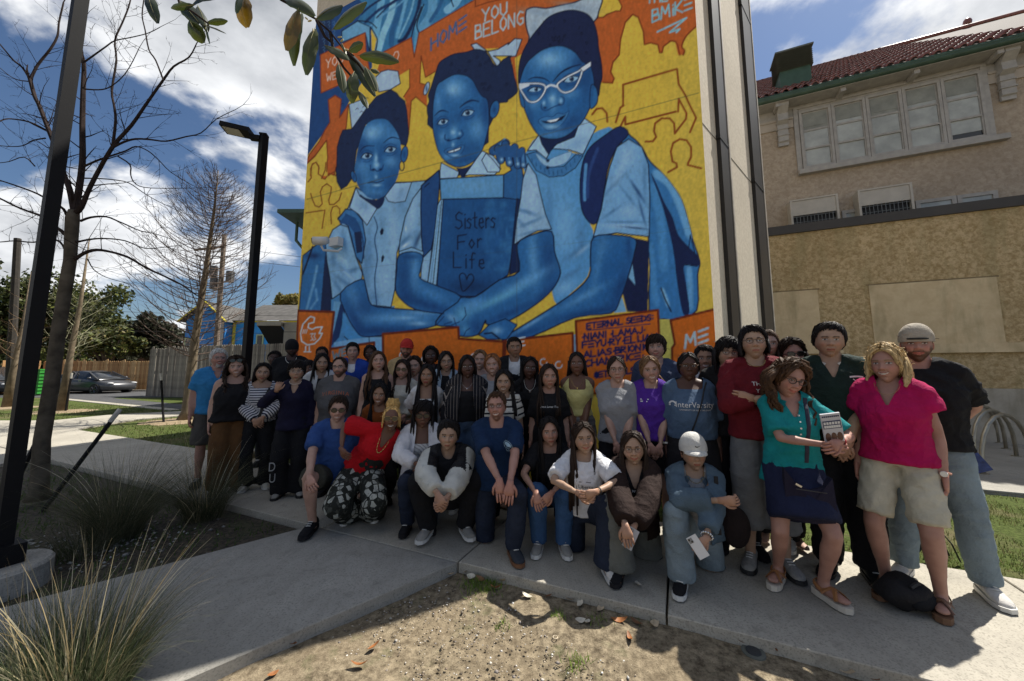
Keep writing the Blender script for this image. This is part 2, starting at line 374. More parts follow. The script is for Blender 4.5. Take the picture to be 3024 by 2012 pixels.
def scatter_stones(name,n,regionf,size,cols,label,z=-.085,flat=.5):
 V=[];Fc=[];C=[];base=np.array([(1,0,0),(0,1,0),(-1,0,0),(0,-1,0),(0,0,1),(0,0,-1)],float)
 T=[(0,1,4),(1,2,4),(2,3,4),(3,0,4),(1,0,5),(2,1,5),(3,2,5),(0,3,5)]
 for i in range(n):
  x,y=regionf();s=size*random.lognormvariate(0,.45);a=random.uniform(0,6.3);R=np.array([[math.cos(a),-math.sin(a),0],[math.sin(a),math.cos(a),0],[0,0,1]])
  v=base*np.array((s,s*random.uniform(.5,1),s*flat))*rng.uniform(.75,1.2,(6,1));v=v@R.T+np.array((x,y,z+s*flat*.4))
  b=len(V);V+=v.tolist();Fc+=[(p+b,q_+b,r+b)for p,q_,r in T];c=np.array(random.choice(cols))*random.uniform(.7,1.2);C+=[c]*6
 me=mesh_from(name,np.array(V),np.array(Fc),[col_mat('stone_bits',.7,.3)],False,np.array(C));o=obj(name,me);tag(o,label,'gravel',kind='stuff');return o
def soil_pt():
 while True:
  x=random.uniform(-1.6,3.2);y=1.25+1.9*random.random()**.8
  u=(np.array((x,y))-UO)@UU;n=(np.array((x,y))-UO)@NN;s=(np.array((x,y))-P0);w=s@PN
  if n<-.03 and w<-.03:return x,y
scatter_stones('shell_gravel',3600,soil_pt,.0055,[(.5,.46,.4),(.62,.6,.56),(.3,.26,.2),(.16,.12,.09),(.4,.33,.24),(.25,.22,.2),(.09,.07,.05)],'tiny shell and gravel bits strewn over the sandy soil')
scatter_stones('gravel',500,lambda:(random.gauss(-3.7,.35),random.gauss(3.45,.22)),.012,[(.25,.24,.22),(.15,.14,.13),(.4,.39,.36)],'grey pebbles in the bed beside the lamp post',-.06)
def leaf_mesh(name,l,w,curl,m,n=6):
 V=[];
 for i in range(n+1):
  f=i/n;ww=w*math.sin(math.pi*min(.98,f*.95+.03))**.8;x=l*(f-.5);zc=curl*(4*(f-.5)**2)
  V+=[(x,-ww,zc+ww*.45),(x,0,zc),(x,ww,zc+ww*.35)]
 Fc=[]
 for i in range(n):b=i*3;Fc+=[(b,b+3,b+4,b+1),(b+1,b+4,b+5,b+2)]
 return mesh_from(name,V,Fc,[m],True)
m_dl=[mat('dry_leaf_brown',(.17,.08,.035),.7,.4,30,.3),mat('dry_leaf_tan',(.42,.33,.22),.7,.3,30,.3),mat('dry_leaf_rust',(.26,.10,.03),.6,.4,30,.3),mat('dry_leaf_pale',(.55,.5,.4),.7,.2,30,.3)]
lm=[leaf_mesh('dry_leaf',.06+.015*(i%3),.016+.003*(i%2),.01+.006*(i%3),m_dl[i%4])for i in range(8)]
leafspots=[(860,1903,2),(1105,1915,2),(1060,1970,2),(805,1998,2),(1330,1700,1),(1375,1692,1),(1392,1708,3),(1555,1765,3),(1690,1775,1),(1715,1790,3),(1735,1842,3),(1712,1838,3),(1775,1800,1),(1818,1803,3),(1850,1808,1),(1905,1815,0),(1955,1830,2),(2000,1843,0),(2040,1857,3),(2105,1872,1),(2210,1895,0),(2255,1912,3),(2290,1925,2),(2340,1935,1),(2430,1962,3),(2495,1985,1),(2570,2000,0),(1420,1715,0),(1465,1740,2),(2195,1905,2),(1885,1765,3),(1480,1720,1),(1620,1765,0),(640,1990,1),(700,1965,0),(1880,1845,0),(1830,1838,2),(1930,1850,1),(1860,1890,2)]
for i,(x,y,c)in enumerate(leafspots):
 onw=(x,y)in((1885,1765),)
 g=G(x,y,-.07);o=obj('dry_leaf',lm[(c+4*(i%2))%8]);o.location=(g[0],g[1],.012 if onw else-.062)
 o.rotation_euler=(random.uniform(-.5,.5),random.uniform(-.3,.3),random.uniform(0,6.28));s=random.uniform(.8,1.3);o.scale=(s,s,s)
 kd=['curled dark brown','tan','rust coloured','pale papery'][c];oi_=1+sum(1 for q in leafspots if q[2]==c and q[0]<x);tag(o,'pale leaf lying alone on the concrete slab' if onw else kd+' dry leaf by the sidewalk edge, '+['first','second','third','fourth','fifth','sixth','seventh','eighth','ninth','tenth','eleventh','twelfth','thirteenth'][min(12,oi_-1)]+' of its colour from left','leaf','fallen leaves along the sidewalk edge')
g=G(2225,1928,-.07);b=MB();b.tube([(0,0,-.02),(0,0,.012)],[.062,.058],24);vl=tag(b.build('valve_cover',mat('weathered_plastic',(.10,.105,.09),.7),None,False,(g[0],g[1],-.075)),'round irrigation valve cover set flush in the soil','valve cover')
b=MB();b.tube([(0,0,.0121),(0,0,.018)],[.038,.036],20);b.build('lid',mat('dark_lid',(.03,.032,.035),.6),vl)
g=G(1640,1886,-.08);b=MB()
b.tube([(.014*math.cos(q),.014*math.sin(q),.0)for q in np.linspace(0,6.28,13)],.0028,5);tag(b.build('ring',mat('pale_ring',(.5,.42,.3)),None,True,(g[0],g[1],-.073)),'small pale ring lying on the sunlit soil','ring')
RZ=math.atan2(UU[1],UU[0]);OL=(UO[0],UO[1],0)
def stucco(name,a,b_,scale=9,bs=.8,bd=.02,stain=None):
 m,t,b=new_mat(name);n1=noise(t,scale,6,.65,dist=.4);n2=noise(t,.8,5,.6);n3=noise(t,scale*3,4,.7)
 x=mixc(t,ramp(t,n1,.38,.62),a,b_);x=mixc(t,ramp(t,n2,.45,.7,0,.35),x,tuple(v*.72 for v in a))
 if stain:
  n4=noise(t,1.1,5,.6,sc=(2.2,2.2,.5));x=mixc(t,ramp(t,n4,.5,.68,0,.5),x,stain)
 t.links.new(x,b.inputs['Base Color']);b.inputs['Roughness'].default_value=.92;b.inputs['Specular IOR Level'].default_value=.15
 bump(t,b,M('ADD',n1,M('MULTIPLY',n3,.5,tree=t),tree=t),bs,bd);MATS[name]=m;return m
m_st_lo=stucco('stucco_rough_gold',(.42,.30,.15),(.68,.53,.32),15,1.0,.05,(.34,.29,.15))
m_st_hi=stucco('stucco_upper_tan',(.36,.295,.225),(.47,.395,.31),11,.7,.03)
m_st_w=stucco('stucco_cream_fine',(.56,.49,.385),(.66,.59,.475),22,.3,.006)
m_board=stucco('boarded_panel',(.55,.43,.27),(.64,.52,.34),4,.15,.004,(.2,.17,.09))
m_plinth=stucco('plinth_grey',(.36,.33,.28),(.44,.40,.34),5,.3,.006,(.12,.11,.06))
m_bronze=mat('dark_bronze_metal',(.022,.019,.017),.45,.2,3,.05,spec=.4)
m_white=mat('weathered_white_paint',(.36,.345,.32),.6,.15,7,.15,40)
m_green=mat('green_painted_metal',(.045,.085,.06),.5,.2,4,.1)
m_cap=mat('parapet_cap_metal',(.045,.040,.036),.5,.2,2,.05)
tower=empty('mural_building',OL,RZ,'tall cream stucco building whose front wall carries the painted mural','building')
FTP=[(-5.145,2.22),(2.033,2.22),(3.10,4.83),(3.10,8.25),(-5.145,8.25)]
b=MB();b.prism(FTP,-.1,9.6);b.build('wall',m_st_w,tower)
b=MB();b.prism([(-5.25,2.1),(2.12,2.1),(3.22,4.80),(3.22,8.2),(-5.25,8.2)],9.601,9.75);b.build('roof_cap',m_cap,tower)
Rd=np.array((3.10-2.033,4.83-2.22));Rl=np.linalg.norm(Rd);Rd=Rd/Rl;Rn=np.array((Rd[1],-Rd[0]))
def rbox(t0,t1,d0,d1,z0,z1,mb):
 pts=[np.array((2.033,2.22))+Rd*t+Rn*d for t,d in((t0,d0),(t0,d1),(t1,d1),(t1,d0))]
 mb.prism([tuple(p)for p in pts],z0,z1)if((pts[1]-pts[0])[0]*(pts[2]-pts[1])[1]-(pts[1]-pts[0])[1]*(pts[2]-pts[1])[0])>0 else mb.prism([tuple(p)for p in pts[::-1]],z0,z1)
for t0,t1 in((.50,.83),(2.16,2.7)):
 d=MB();rbox(t0,t1,.002,.05,-.08,9.5,d);dp=d.build('downspout',m_bronze,tower)
 for z in(1.3,4.5,7.7):e=MB();rbox(t0-.02,t1+.02,.003,.056,z,z+.05,e);e.build('strap',mat('bronze_strap',(.012,.011,.010),.5),dp)
 e=MB();rbox(t1+.003,t1+.05,.002,.06,-.08,9.5,e);e.build('edge_trim',mat('pale_edge_trim',(.42,.38,.32),.6),dp)
e=MB();rbox(.0,2.85,.0015,.004,4.49,4.502,e);e.build('expansion_joint',mat('joint_dark',(.08,.07,.05)),tower)
sch=empty('annex_building',OL,RZ,'one-storey annex with rough golden stucco, boarded windows and dark parapet cap','building')
NA=8.3
uL,_=PL(2200,700,NA);u1,zc0=PL(2258,701,NA);u2,zc1=PL(3024,607,NA);zcb=(zc0+zc1)/2
_,zt0=PL(2258,676,NA);_,zt1=PL(3024,578,NA);zct=(zt0+zt1)/2
_,zpl=PL(2850,1146,NA)
UEND=22.
b=MB();b.box(3.105,UEND,NA,NA+2.2,zpl,zcb);b.build('wall',m_st_lo,sch)
b=MB();b.box(3.106,UEND,NA-.025,NA+2.15,-.1,zpl-.002);b.build('plinth',m_plinth,sch)
b=MB();b.box(3.11,UEND+.1,NA-.06,NA+2.19,zcb+.001,zct);b.build('parapet_cap',m_cap,sch)
def board(px0,px1,ytop,ybot,yl):
 ua,za=PL(px0,ytop[0],NA);ub,zb=PL(px1,ytop[1],NA);_,zd=PL((px0+px1)/2,ybot,NA)
 zt=(za+zb)/2;ua=max(ua,3.3)
 bb=MB();bb.box(ua,ub,NA-.02,NA-.001,zd,zt);o=bb.build('window_board',m_board,sch)
 bb=MB();bb.box(ua-.04,ub+.04,NA-.012,NA-.0005,zt+.001,zt+.03);bb.build('trim',mat('board_dark_trim',(.2,.15,.08)),o)  # dark brown strip along the top of the board
 _,ze=PL((px0+px1)/2,yl,NA);bb=MB();bb.box(ua-.12,ub+.35,NA-.11,NA-.002,ze,zd-.002);bb.build('window_sill',m_board,sch)
board(2273,2413,(866,856),1022,1046);board(2564,2940,(847,815),1017,1043)
up=empty('school_building',OL,RZ,'two-storey tan stucco school with a red barrel-tile roof and green gutter','building')
NB=10.6
b=MB();ul,_=PL(2160,400,NB);_,zg0=PL(2228,312,NB-.5);_,zg1=PL(3024,118,NB-.5);zg=(zg0+zg1)/2
b.box(ul-2,UEND+4,NB,NB+7,0,zg+.15);b.build('wall',m_st_hi,up)
b=MB();b.box(ul-2,UEND+4,NB-.03,NB-.001,zg-.42,zg+.0);b.build('frieze_board',m_white,up)
b=MB();b.box(ul-2.3,UEND+4,NB-.5,NB-.032,zg-.06,zg-.01);b.build('soffit',m_white,up)
b=MB();b.tube([(ul-2.4,NB-.52,zg+.04),(UEND+4,NB-.52,zg+.04)],.085,10);b.box(ul-2.4,UEND+4,NB-.6,NB-.45,zg+.05,zg+.13);b.build('gutter',m_green,up,True)
for k in range(12):
 b=MB();uu=ul+1.2+k*1.55;b.box(uu-.06,uu+.06,NB-.44,NB-.035,zg-.17,zg-.061);b.build('rafter_tail',m_white,up)
for(xa,xb,yt,yb)in((2293,2318,316,431),(2946,2972,152,297)):
 uc,zt=PL((xa+xb)/2,yt,NB-.1);uc2,zb=PL((xa+xb)/2+4,yb,NB-.1);zt=zg-.06
 c=MB();w=.13
 prof=[(0,zb),(-.06,zb),(-.06,zb+.1),(-.10,zb+.13),(-.10,zb+(zt-zb)*.55),(-.22,zb+(zt-zb)*.62),(-.2,zb+(zt-zb)*.8),(-.38,zt-.08),(-.38,zt),(0,zt)]
 n=len(prof);V=[(uc-w,NB-.035+y,z)for y,z in prof]+[(uc+w,NB-.035+y,z)for y,z in prof]
 c.add(V,[tuple(range(n)),tuple(range(2*n-1,n-1,-1))]+[(i,n+i,n+(i+1)%n,(i+1)%n)for i in range(n)])
 o=c.build('corbel',m_white,up)
 for f in(.25,.42,.58):c=MB();c.box(uc-w-.02,uc+w+.02,NB-.16,NB-.037,zb+(zt-zb)*f,zb+(zt-zb)*f+.03);c.build('moulding',m_white,o)
m_pane=mat('frosted_pane',(.32,.34,.32),.15,.25,3,.0,spec=.9);m_pane2=mat('blind_pane',(.23,.235,.20),.35,.2,5,0,spec=.5)
m_darkglass=flat_mat('dark_glass',(.015,.017,.02),.15,spec=.6)
wa,zwt=PL(2356,335,NB);wb,zwt2=PL(2891,214,NB);zwt=(zwt+zwt2)/2;_,zwb=PL(2369,504,NB);_,zwb2=PL(2918,413,NB);zwb=(zwb+zwb2)/2
wb=(wb+PL(2918,413,NB)[0])/2;wa=(wa+PL(2369,504,NB)[0])/2
bw=(wb-wa)/5;rows_=3;fh=(zwt-zwb)
for i in range(5):
 a=wa+i*bw;c=a+bw
 fr=MB();T=.07
 fr.box(a+.005,a+T,NB-.09,NB-.002,zwb,zwt);fr.box(c-T,c-.005,NB-.09,NB-.002,zwb,zwt)
 fr.box(a+T,c-T,NB-.09,NB-.002,zwt-T,zwt);fr.box(a+T,c-T,NB-.09,NB-.002,zwb,zwb+T)
 w=fr.build('window',m_white,up);ph=(fh-2*T)/3
 for r in range(3):
  z0=zwb+T+r*ph
  s=MB();s.box(a+T+.001,c-T-.001,NB-.07+.012*r,NB-.004,z0+.001,z0+.035);s.box(a+T+.001,c-T-.001,NB-.07+.012*r,NB-.004,z0+ph-.03,z0+ph-.001)
  s.box(a+T+.001,a+T+.03,NB-.07+.012*r,NB-.004,z0+.036,z0+ph-.031);s.box(c-T-.03,c-T-.001,NB-.07+.012*r,NB-.004,z0+.036,z0+ph-.031);s.build('sash',m_white,w)
  opened=(i==4 and r==0)
  s=MB();s.box(a+T+.031,c-T-.031,NB-.04,NB-.03,z0+.036+(.14 if opened else 0),z0+ph-.031);s.build('pane',m_pane2 if r==2 and i in(0,2)else m_pane,w)
  if r==2:s=MB();s.box(a+T+.031,c-T-.031,NB-.048,NB-.041,z0+.12,z0+ph-.031);s.build('blind',m_pane2,w)
  if opened:s=MB();s.box(a+T+.031,c-T-.031,NB-.03,NB-.02,z0+.036,z0+.175);s.build('opening',m_darkglass,w)
b=MB();b.box(wa-.12,wb+.3,NB-.17,NB-.002,zwb-.14,zwb-.002);b.build('window_sill',m_white,up)
for ca,cb in((wa-.12,wa-.006),(wb+.006,wb+.12)):b=MB();b.box(ca,cb,NB-.06,NB-.002,zwb,zwt+.1);b.build('window_casing',m_white,up)
b=MB();b.box(wa-.12,wb+.12,NB-.07,NB-.002,zwt+.101,zwt+.16);b.build('window_casing',m_white,up)
b=MB()
for(u0,u3)in((ul-2,wa-.13),(wb+.13,UEND)):b.box(u0,u3,NB-.04,NB-.001,zwt-.42,zwt-.1);b.box(u0,u3,NB-.07,NB-.041,zwt-.16,zwt-.1)
b.build('string_course',mat('tan_moulding',(.42,.37,.31),.8,.1,4,.1),up)
for(xa,xb,y)in((2484,2534,625),(2700,2822,596),(2822,2943,580)):
 ua,zt=PL(xa,y,NB);ub,_=PL(xb,y,NB)
 f=MB();f.box(ua,ub,NB-.06,NB-.002,zt-.09,zt);f.box(ua,ua+.09,NB-.06,NB-.002,zt-1.3,zt-.091);f.box(ub-.09,ub,NB-.06,NB-.002,zt-1.3,zt-.091)
 w=f.build('window',m_white,up);f=MB();f.box(ua+.091,ub-.091,NB-.03,NB-.02,zt-1.3,zt-.092);f.build('pane',m_pane,w)
for(xa,ya,xb,yb,ym)in((2332,592,2474,573,640),(2532,562,2693,539,610)):
 ua,za=PL(xa,ya,NB-.35);ub,zb=PL(xb,yb,NB-.35);zt=(za+zb)/2;_,zm=PL(xa,ym,NB-.35);d=NB-.35
 f=MB();f.box(ua,ub,d,NB-.002,zt-.04,zt);f.box(ua,ua+.05,d,NB-.002,zt-1.1,zt-.041);f.box(ub-.05,ub,d,NB-.002,zt-1.1,zt-.041)
 w=f.build('air_conditioner_hood',mat('cream_metal',(.47,.44,.38),.5,.1,4,.05),up)
 f=MB();f.box(ua+.051,ub-.051,d+.02,d+.04,zm,zt-.042);f.build('panel',MATS['cream_metal'],w)
 f=MB();f.box(ua+.051,ub-.051,d+.12,NB-.01,zt-1.1,zm-.002);f.build('coil',flat_mat('black_coil',(.008,.008,.01),.6),w)
 g_=MB()
 nx=12
 for i in range(nx+1):x=ua+.055+(ub-ua-.11)*i/nx;g_.box(x-.008,x+.008,d+.02,d+.03,zt-1.1,zm-.003)
 for j in range(4):z=zm-.04-j*.17;g_.box(ua+.052,ub-.052,d+.031,d+.04,z-.008,z+.008)
 o=g_.build('guard',mat('guard_grey',(.12,.13,.13),.5),w)
ne=NB-.55;ze=zg+.14
def ridge_for(nr):
 a_=PL(2407,196,nr)[1];c_=PL(2858,84,nr)[1];return(a_+c_)/2
nr=ne+1.0
for _ in range(60):
 if ridge_for(nr)-ze<(nr-ne)*.55:break
 nr+=.1
zr=ridge_for(nr);slope=(zr-ze)/(nr-ne)
print('roof',ne,nr,ze,zr)
b=MB();b.add([(ul-3,ne,ze-.03),(UEND+4,ne,ze-.03),(UEND+4,nr,zr-.03),(ul-3,nr,zr-.03),(UEND+4,nr+4,zr-2),(ul-3,nr+4,zr-2)],[(0,1,2,3),(3,2,4,5)])
roof=b.build('roof',mat('roof_underlay',(.035,.02,.018),.9),up)
def tile_mat():
 m,t,bb=new_mat('clay_tile');oi=nn(t,'ShaderNodeObjectInfo');n1=noise(t,3,5,coord='Object')
 g=nn(t,'ShaderNodeNewGeometry');n2=noise(t,2.2,4,vec=g.outputs['Position'])
 x=mixc(t,ramp(t,n2,.3,.7),(.13,.036,.026),(.29,.09,.062));x=mixc(t,ramp(t,noise(t,9,4,vec=g.outputs['Position']),.5,.7,0,.6),x,(.035,.02,.02))
 t.links.new(x,bb.inputs['Base Color']);bb.inputs['Roughness'].default_value=.38;bb.inputs['Specular IOR Level'].default_value=.6;MATS['clay_tile']=m;return m
m_tile=tile_mat()
SL=math.hypot(nr-ne,zr-ze);TL=.40;ncr=int(SL/TL)+1;sp=.235
dn,dz=(nr-ne)/SL,(zr-ze)/SL
def tile_geo(r0=.085,r1=.07,l=.46,k=5):
 V=[];
 for s,r in((0,r0),(l,r1)):
  for rr in(r,r-.018):
   for j in range(k+1):
    q=math.pi*j/k;V.append((rr*math.cos(q),s,rr*math.sin(q)*.95+(.03 if s==0 else 0)))
 K=k+1;Fc=[]
 for j in range(k):Fc+=[(j,j+1,2*K+j+1,2*K+j),(j,K+j,K+j+1,j+1)]
 return V,Fc
tv,tf=tile_geo();tme=mesh_from('tile',tv,tf,[m_tile],True)
Rm=Matrix(((1,0,0),(0,dn,-dz),(0,dz,dn)))
ang=math.atan2(dz,dn)
cols_u=[];u=PL(3030,100,ne)[0]+.3
while u>ul-2.8:cols_u.append(u);u-=sp
rest=MB();cnt=0
for ci,u in enumerate(cols_u):
 for r in range(ncr):
  s=r*TL-.04;y=ne+dn*s;z=ze+dz*s;j=random.uniform(-.012,.012)
  if cnt<290 and r<12 and ci<60:
   o=obj('tile',tme,roof);o.location=(u+j,y,z);o.rotation_euler=(ang,0,random.uniform(-.02,.02));cnt+=1
  else:
   rest.add([Rm@Vector(v)+Vector((u+j,y,z))for v in tv],tf)
rest.build('tiles',m_tile,roof,True)['kind']='stuff'
b=MB();b.tube([(ul-3,nr,zr),(UEND+4,nr,zr)],.10,8);b.build('ridge_cap',m_tile,roof,True)
uv_,zv=PL(2858,74,nr);b=MB();b.ball((uv_,nr,zr+.2),.13,.13,.18);b.build('finial',m_tile,roof,True)
nv=ne+.9;ua,zva=PL(2306,262,nv);ub,zvb=PL(2398,236,nv);_,zl=PL(2398,188,nv);_,zt=PL(2398,135,nv);zb_=(zva+zvb)/2
b=MB();b.box(ua,ub,nv,nv+.6,zb_-.6,zl);ven=b.build('ventilator',mat('vent_green',(.05,.10,.07),.6,.15),up)
b=MB();b.box(ua,ub,nv+.04,nv+.56,zl+.001,zt);b.build('core',flat_mat('vent_dark',(.02,.022,.02),.7),ven)
nl=9
for i in range(nl):
 z=zl+(zt-zl)*i/nl;h=(zt-zl)/nl
 b=MB();b.add([(ua-.07,nv-.07,z),(ub+.07,nv-.07,z),(ub+.01,nv+.03,z+h*.98),(ua-.01,nv+.03,z+h*.98),(ua-.07,nv+.67,z),(ub+.07,nv+.67,z),(ub+.01,nv+.57,z+h*.98),(ua-.01,nv+.57,z+h*.98)],[(0,1,2,3),(5,4,7,6),(1,5,6,2),(4,0,3,7),(3,2,6,7),(1,0,4,5)]);b.build('slat',mat('louvre_grey',(.13,.145,.13),.55,.15),ven)
b=MB();b.box(ua-.1,ub+.1,nv-.1,nv+.7,zt+.001,zt+.05);b.build('lid',MATS['louvre_grey'],ven)
wg=empty('school_wing',(0,0,0),0,'wing of the school whose green eave juts out left of the mural','building')
YW=15.0;xt,_,zt=AT(818,628,YW);xr,_,zr2=AT(905,594,YW+2);xw,_,_=AT(906,640,YW+1);zs=AT(900,648,YW)[2]
b=MB();b.box(xw,xw+4,YW+1,YW+7,0,zt+.1);b.build('wall',m_st_hi,wg)
b=MB();b.add([(xt,YW,zt),(xt+5,YW,zt),(xt+5,YW,zt+.16),(xt,YW,zt+.16),(xt,YW+8,zt),(xt,YW+8,zt+.16),(xr+1,YW+4,zt+1.7),(xt+5,YW+4,zt+1.7),(xt+5,YW+8,zt)],[(0,1,2,3),(4,0,3,5),(3,2,7,6),(5,3,6),(0,4,8,1)]);b.build('roof',m_green,wg)
b=MB();b.tube([(xw-.35,YW+.9,zt-.05),(xw-.35,YW+.9,zt-.9),(xw+.05,YW+1.0,zt-1.4),(xw+.05,YW+1.0,zt-5)],.07,6);b.build('downspout',m_green,wg)
m_galv=mat('galvanised_steel',(.32,.29,.23),.35,.15,8,.05,metal=.7)
rk=empty('bicycle_rack',(0,0,0),0,'galvanised bicycle rack of tall leaning hoops behind the man in the cap','bicycle rack')
def hoop(p0,p1,h,lean):
 p0=Vector((*p0,0));p1=Vector((*p1,0));d=(p1-p0);w=d.length;d.normalize();pts=[p0]
 for i in range(11):
  q=math.pi*i/10;c=(p0+p1)/2;pts.append(c-d*(math.cos(q)*w/2)+Vector((lean[0],lean[1],h-w/2*.9+math.sin(q)*w/2*.9)))
 pts.append(p1);return pts
for k,(x0,y0,x1,y1)in enumerate(((2904,1397,3050,1370),(2882,1364,3002,1346),(2860,1338,2971,1324),(2846,1318,2948,1306))):
 g0=G(x0,y0,.02);g1=G(x1,y1,.02);b=MB();b.tube(hoop(g0,g1,.80,(0,0)),.026,10);b.build('hoop',m_galv,rk,True)
 for g_ in(g0,g1):b=MB();b.tube([(g_[0],g_[1],.011),(g_[0],g_[1],.022)],.06,12);b.build('foot_plate',m_galv,rk)
g0=G(2890,1425,.02);g1=G(2840,1335,.02);b=MB();b.tube([(*g0,.09),(*g1,.09)],.02,8);b.build('rail',m_galv,rk,True)
m_fgrey=mat('weathered_grey_board',(.20,.175,.145),.85,.35,3,.4,30,coord='Object');m_fbrown=mat('cedar_board',(.40,.235,.10),.8,.3,3,.3,30)
def fence(name,A,B,H0,H1,pw,m,label,posts=0,zb=-.05):
 A=np.array(A,float);B=np.array(B,float);d=B-A;Ln=np.linalg.norm(d);d/=Ln;nrm=np.array((-d[1],d[0]));a=math.atan2(d[1],d[0])
 f=empty(name,(A[0],A[1],zb),a,label,'fence');n=int(Ln/pw);hm={}
 for i in range(n):
  H=H0+(H1-H0)*i/n+random.uniform(-.03,.03);hk=round(H,1);v=random.randrange(3)
  if(hk,v)not in hm:
   b=MB();w=pw*.5-.004-.002*v;b.prism([(-w,-.012),(w,-.012),(w,.012),(-w,.012)],0,hk-.04)
   b.add([(-w,-.012,hk-.04),(w,-.012,hk-.04),(w,.012,hk-.04),(-w,.012,hk-.04),(-w*.45,-.012,hk),(w*.45,-.012,hk),(w*.45,.012,hk),(-w*.45,.012,hk)],[(0,1,5,4),(1,2,6,5),(2,3,7,6),(3,0,4,7),(4,5,6,7)])
   hm[(hk,v)]=b.mesh('plank',m[v%len(m)])
  o=obj('plank',hm[(hk,v)],f);o.location=((i+.5)*pw,random.uniform(-.008,.008),random.uniform(-.02,.02));o.rotation_euler=(0,random.uniform(-.008,.008),random.uniform(-.06,.06))
 for z in(.3,H0*.5,H0-.3):
  b=MB();b.box(0,Ln,.02,.06,z,z+.09);b.build('rail',m[0],f)
 return f
m_fg2=mat('weathered_grey_board_dark',(.145,.125,.105),.85,.35,3,.4,30);m_fg3=mat('weathered_grey_board_pale',(.26,.23,.19),.85,.3,3,.4,30)
m_fb2=mat('cedar_board_dark',(.31,.17,.07),.8,.3,3,.3,30);m_fb3=mat('cedar_board_pale',(.47,.30,.14),.8,.3,3,.3,30)
fence('grey_fence',(AT(431,1160,20.6)[0],20.6),(AT(900,1100,17.2)[0],17.2),2.63,2.72,.145,[m_fgrey,m_fg2,m_fg3],'tall weathered grey plank fence behind the bare cypress tree')
fence('cedar_fence',(AT(118,1150,25)[0],25.0),(AT(440,1150,25)[0],25.0),2.05,2.02,.145,[m_fbrown,m_fb2,m_fb3],'warm brown cedar plank fence behind the parked silver car')
fence('side_fence',(AT(90,1150,23)[0]-.6,22.0),(AT(118,1150,25)[0]-.03,24.9),2.0,2.0,.145,[m_fb2],'short brown fence return at the left end of the cedar fence')
g=AT(112,1165,21.0);bn=empty('green_bin',(g[0],21.0,-.08),.1,'bright green ribbed bin standing by the cedar fence','bin');mg=mat('bright_green_plastic',(.03,.22,.03),.5,.2,4,.1)
b=MB();b.box(-.36,.36,-.4,.4,.1,1.42);b.build('body',mg,bn)
for i in range(7):b=MB();b.box(-.41,.41,-.45,.45,.14+i*.19,.24+i*.19);b.build('rib',mg,bn)
b=MB();b.box(-.40,.40,-.44,.44,1.421,1.50);b.build('lid',mg,bn)
b=MB();b.box(-.3,-.2,-.3,-.2,0,.1);b.box(.2,.3,-.3,-.2,0,.1);b.build('castor',m_bronze,bn);bn.children[-1]['kind']='stuff'
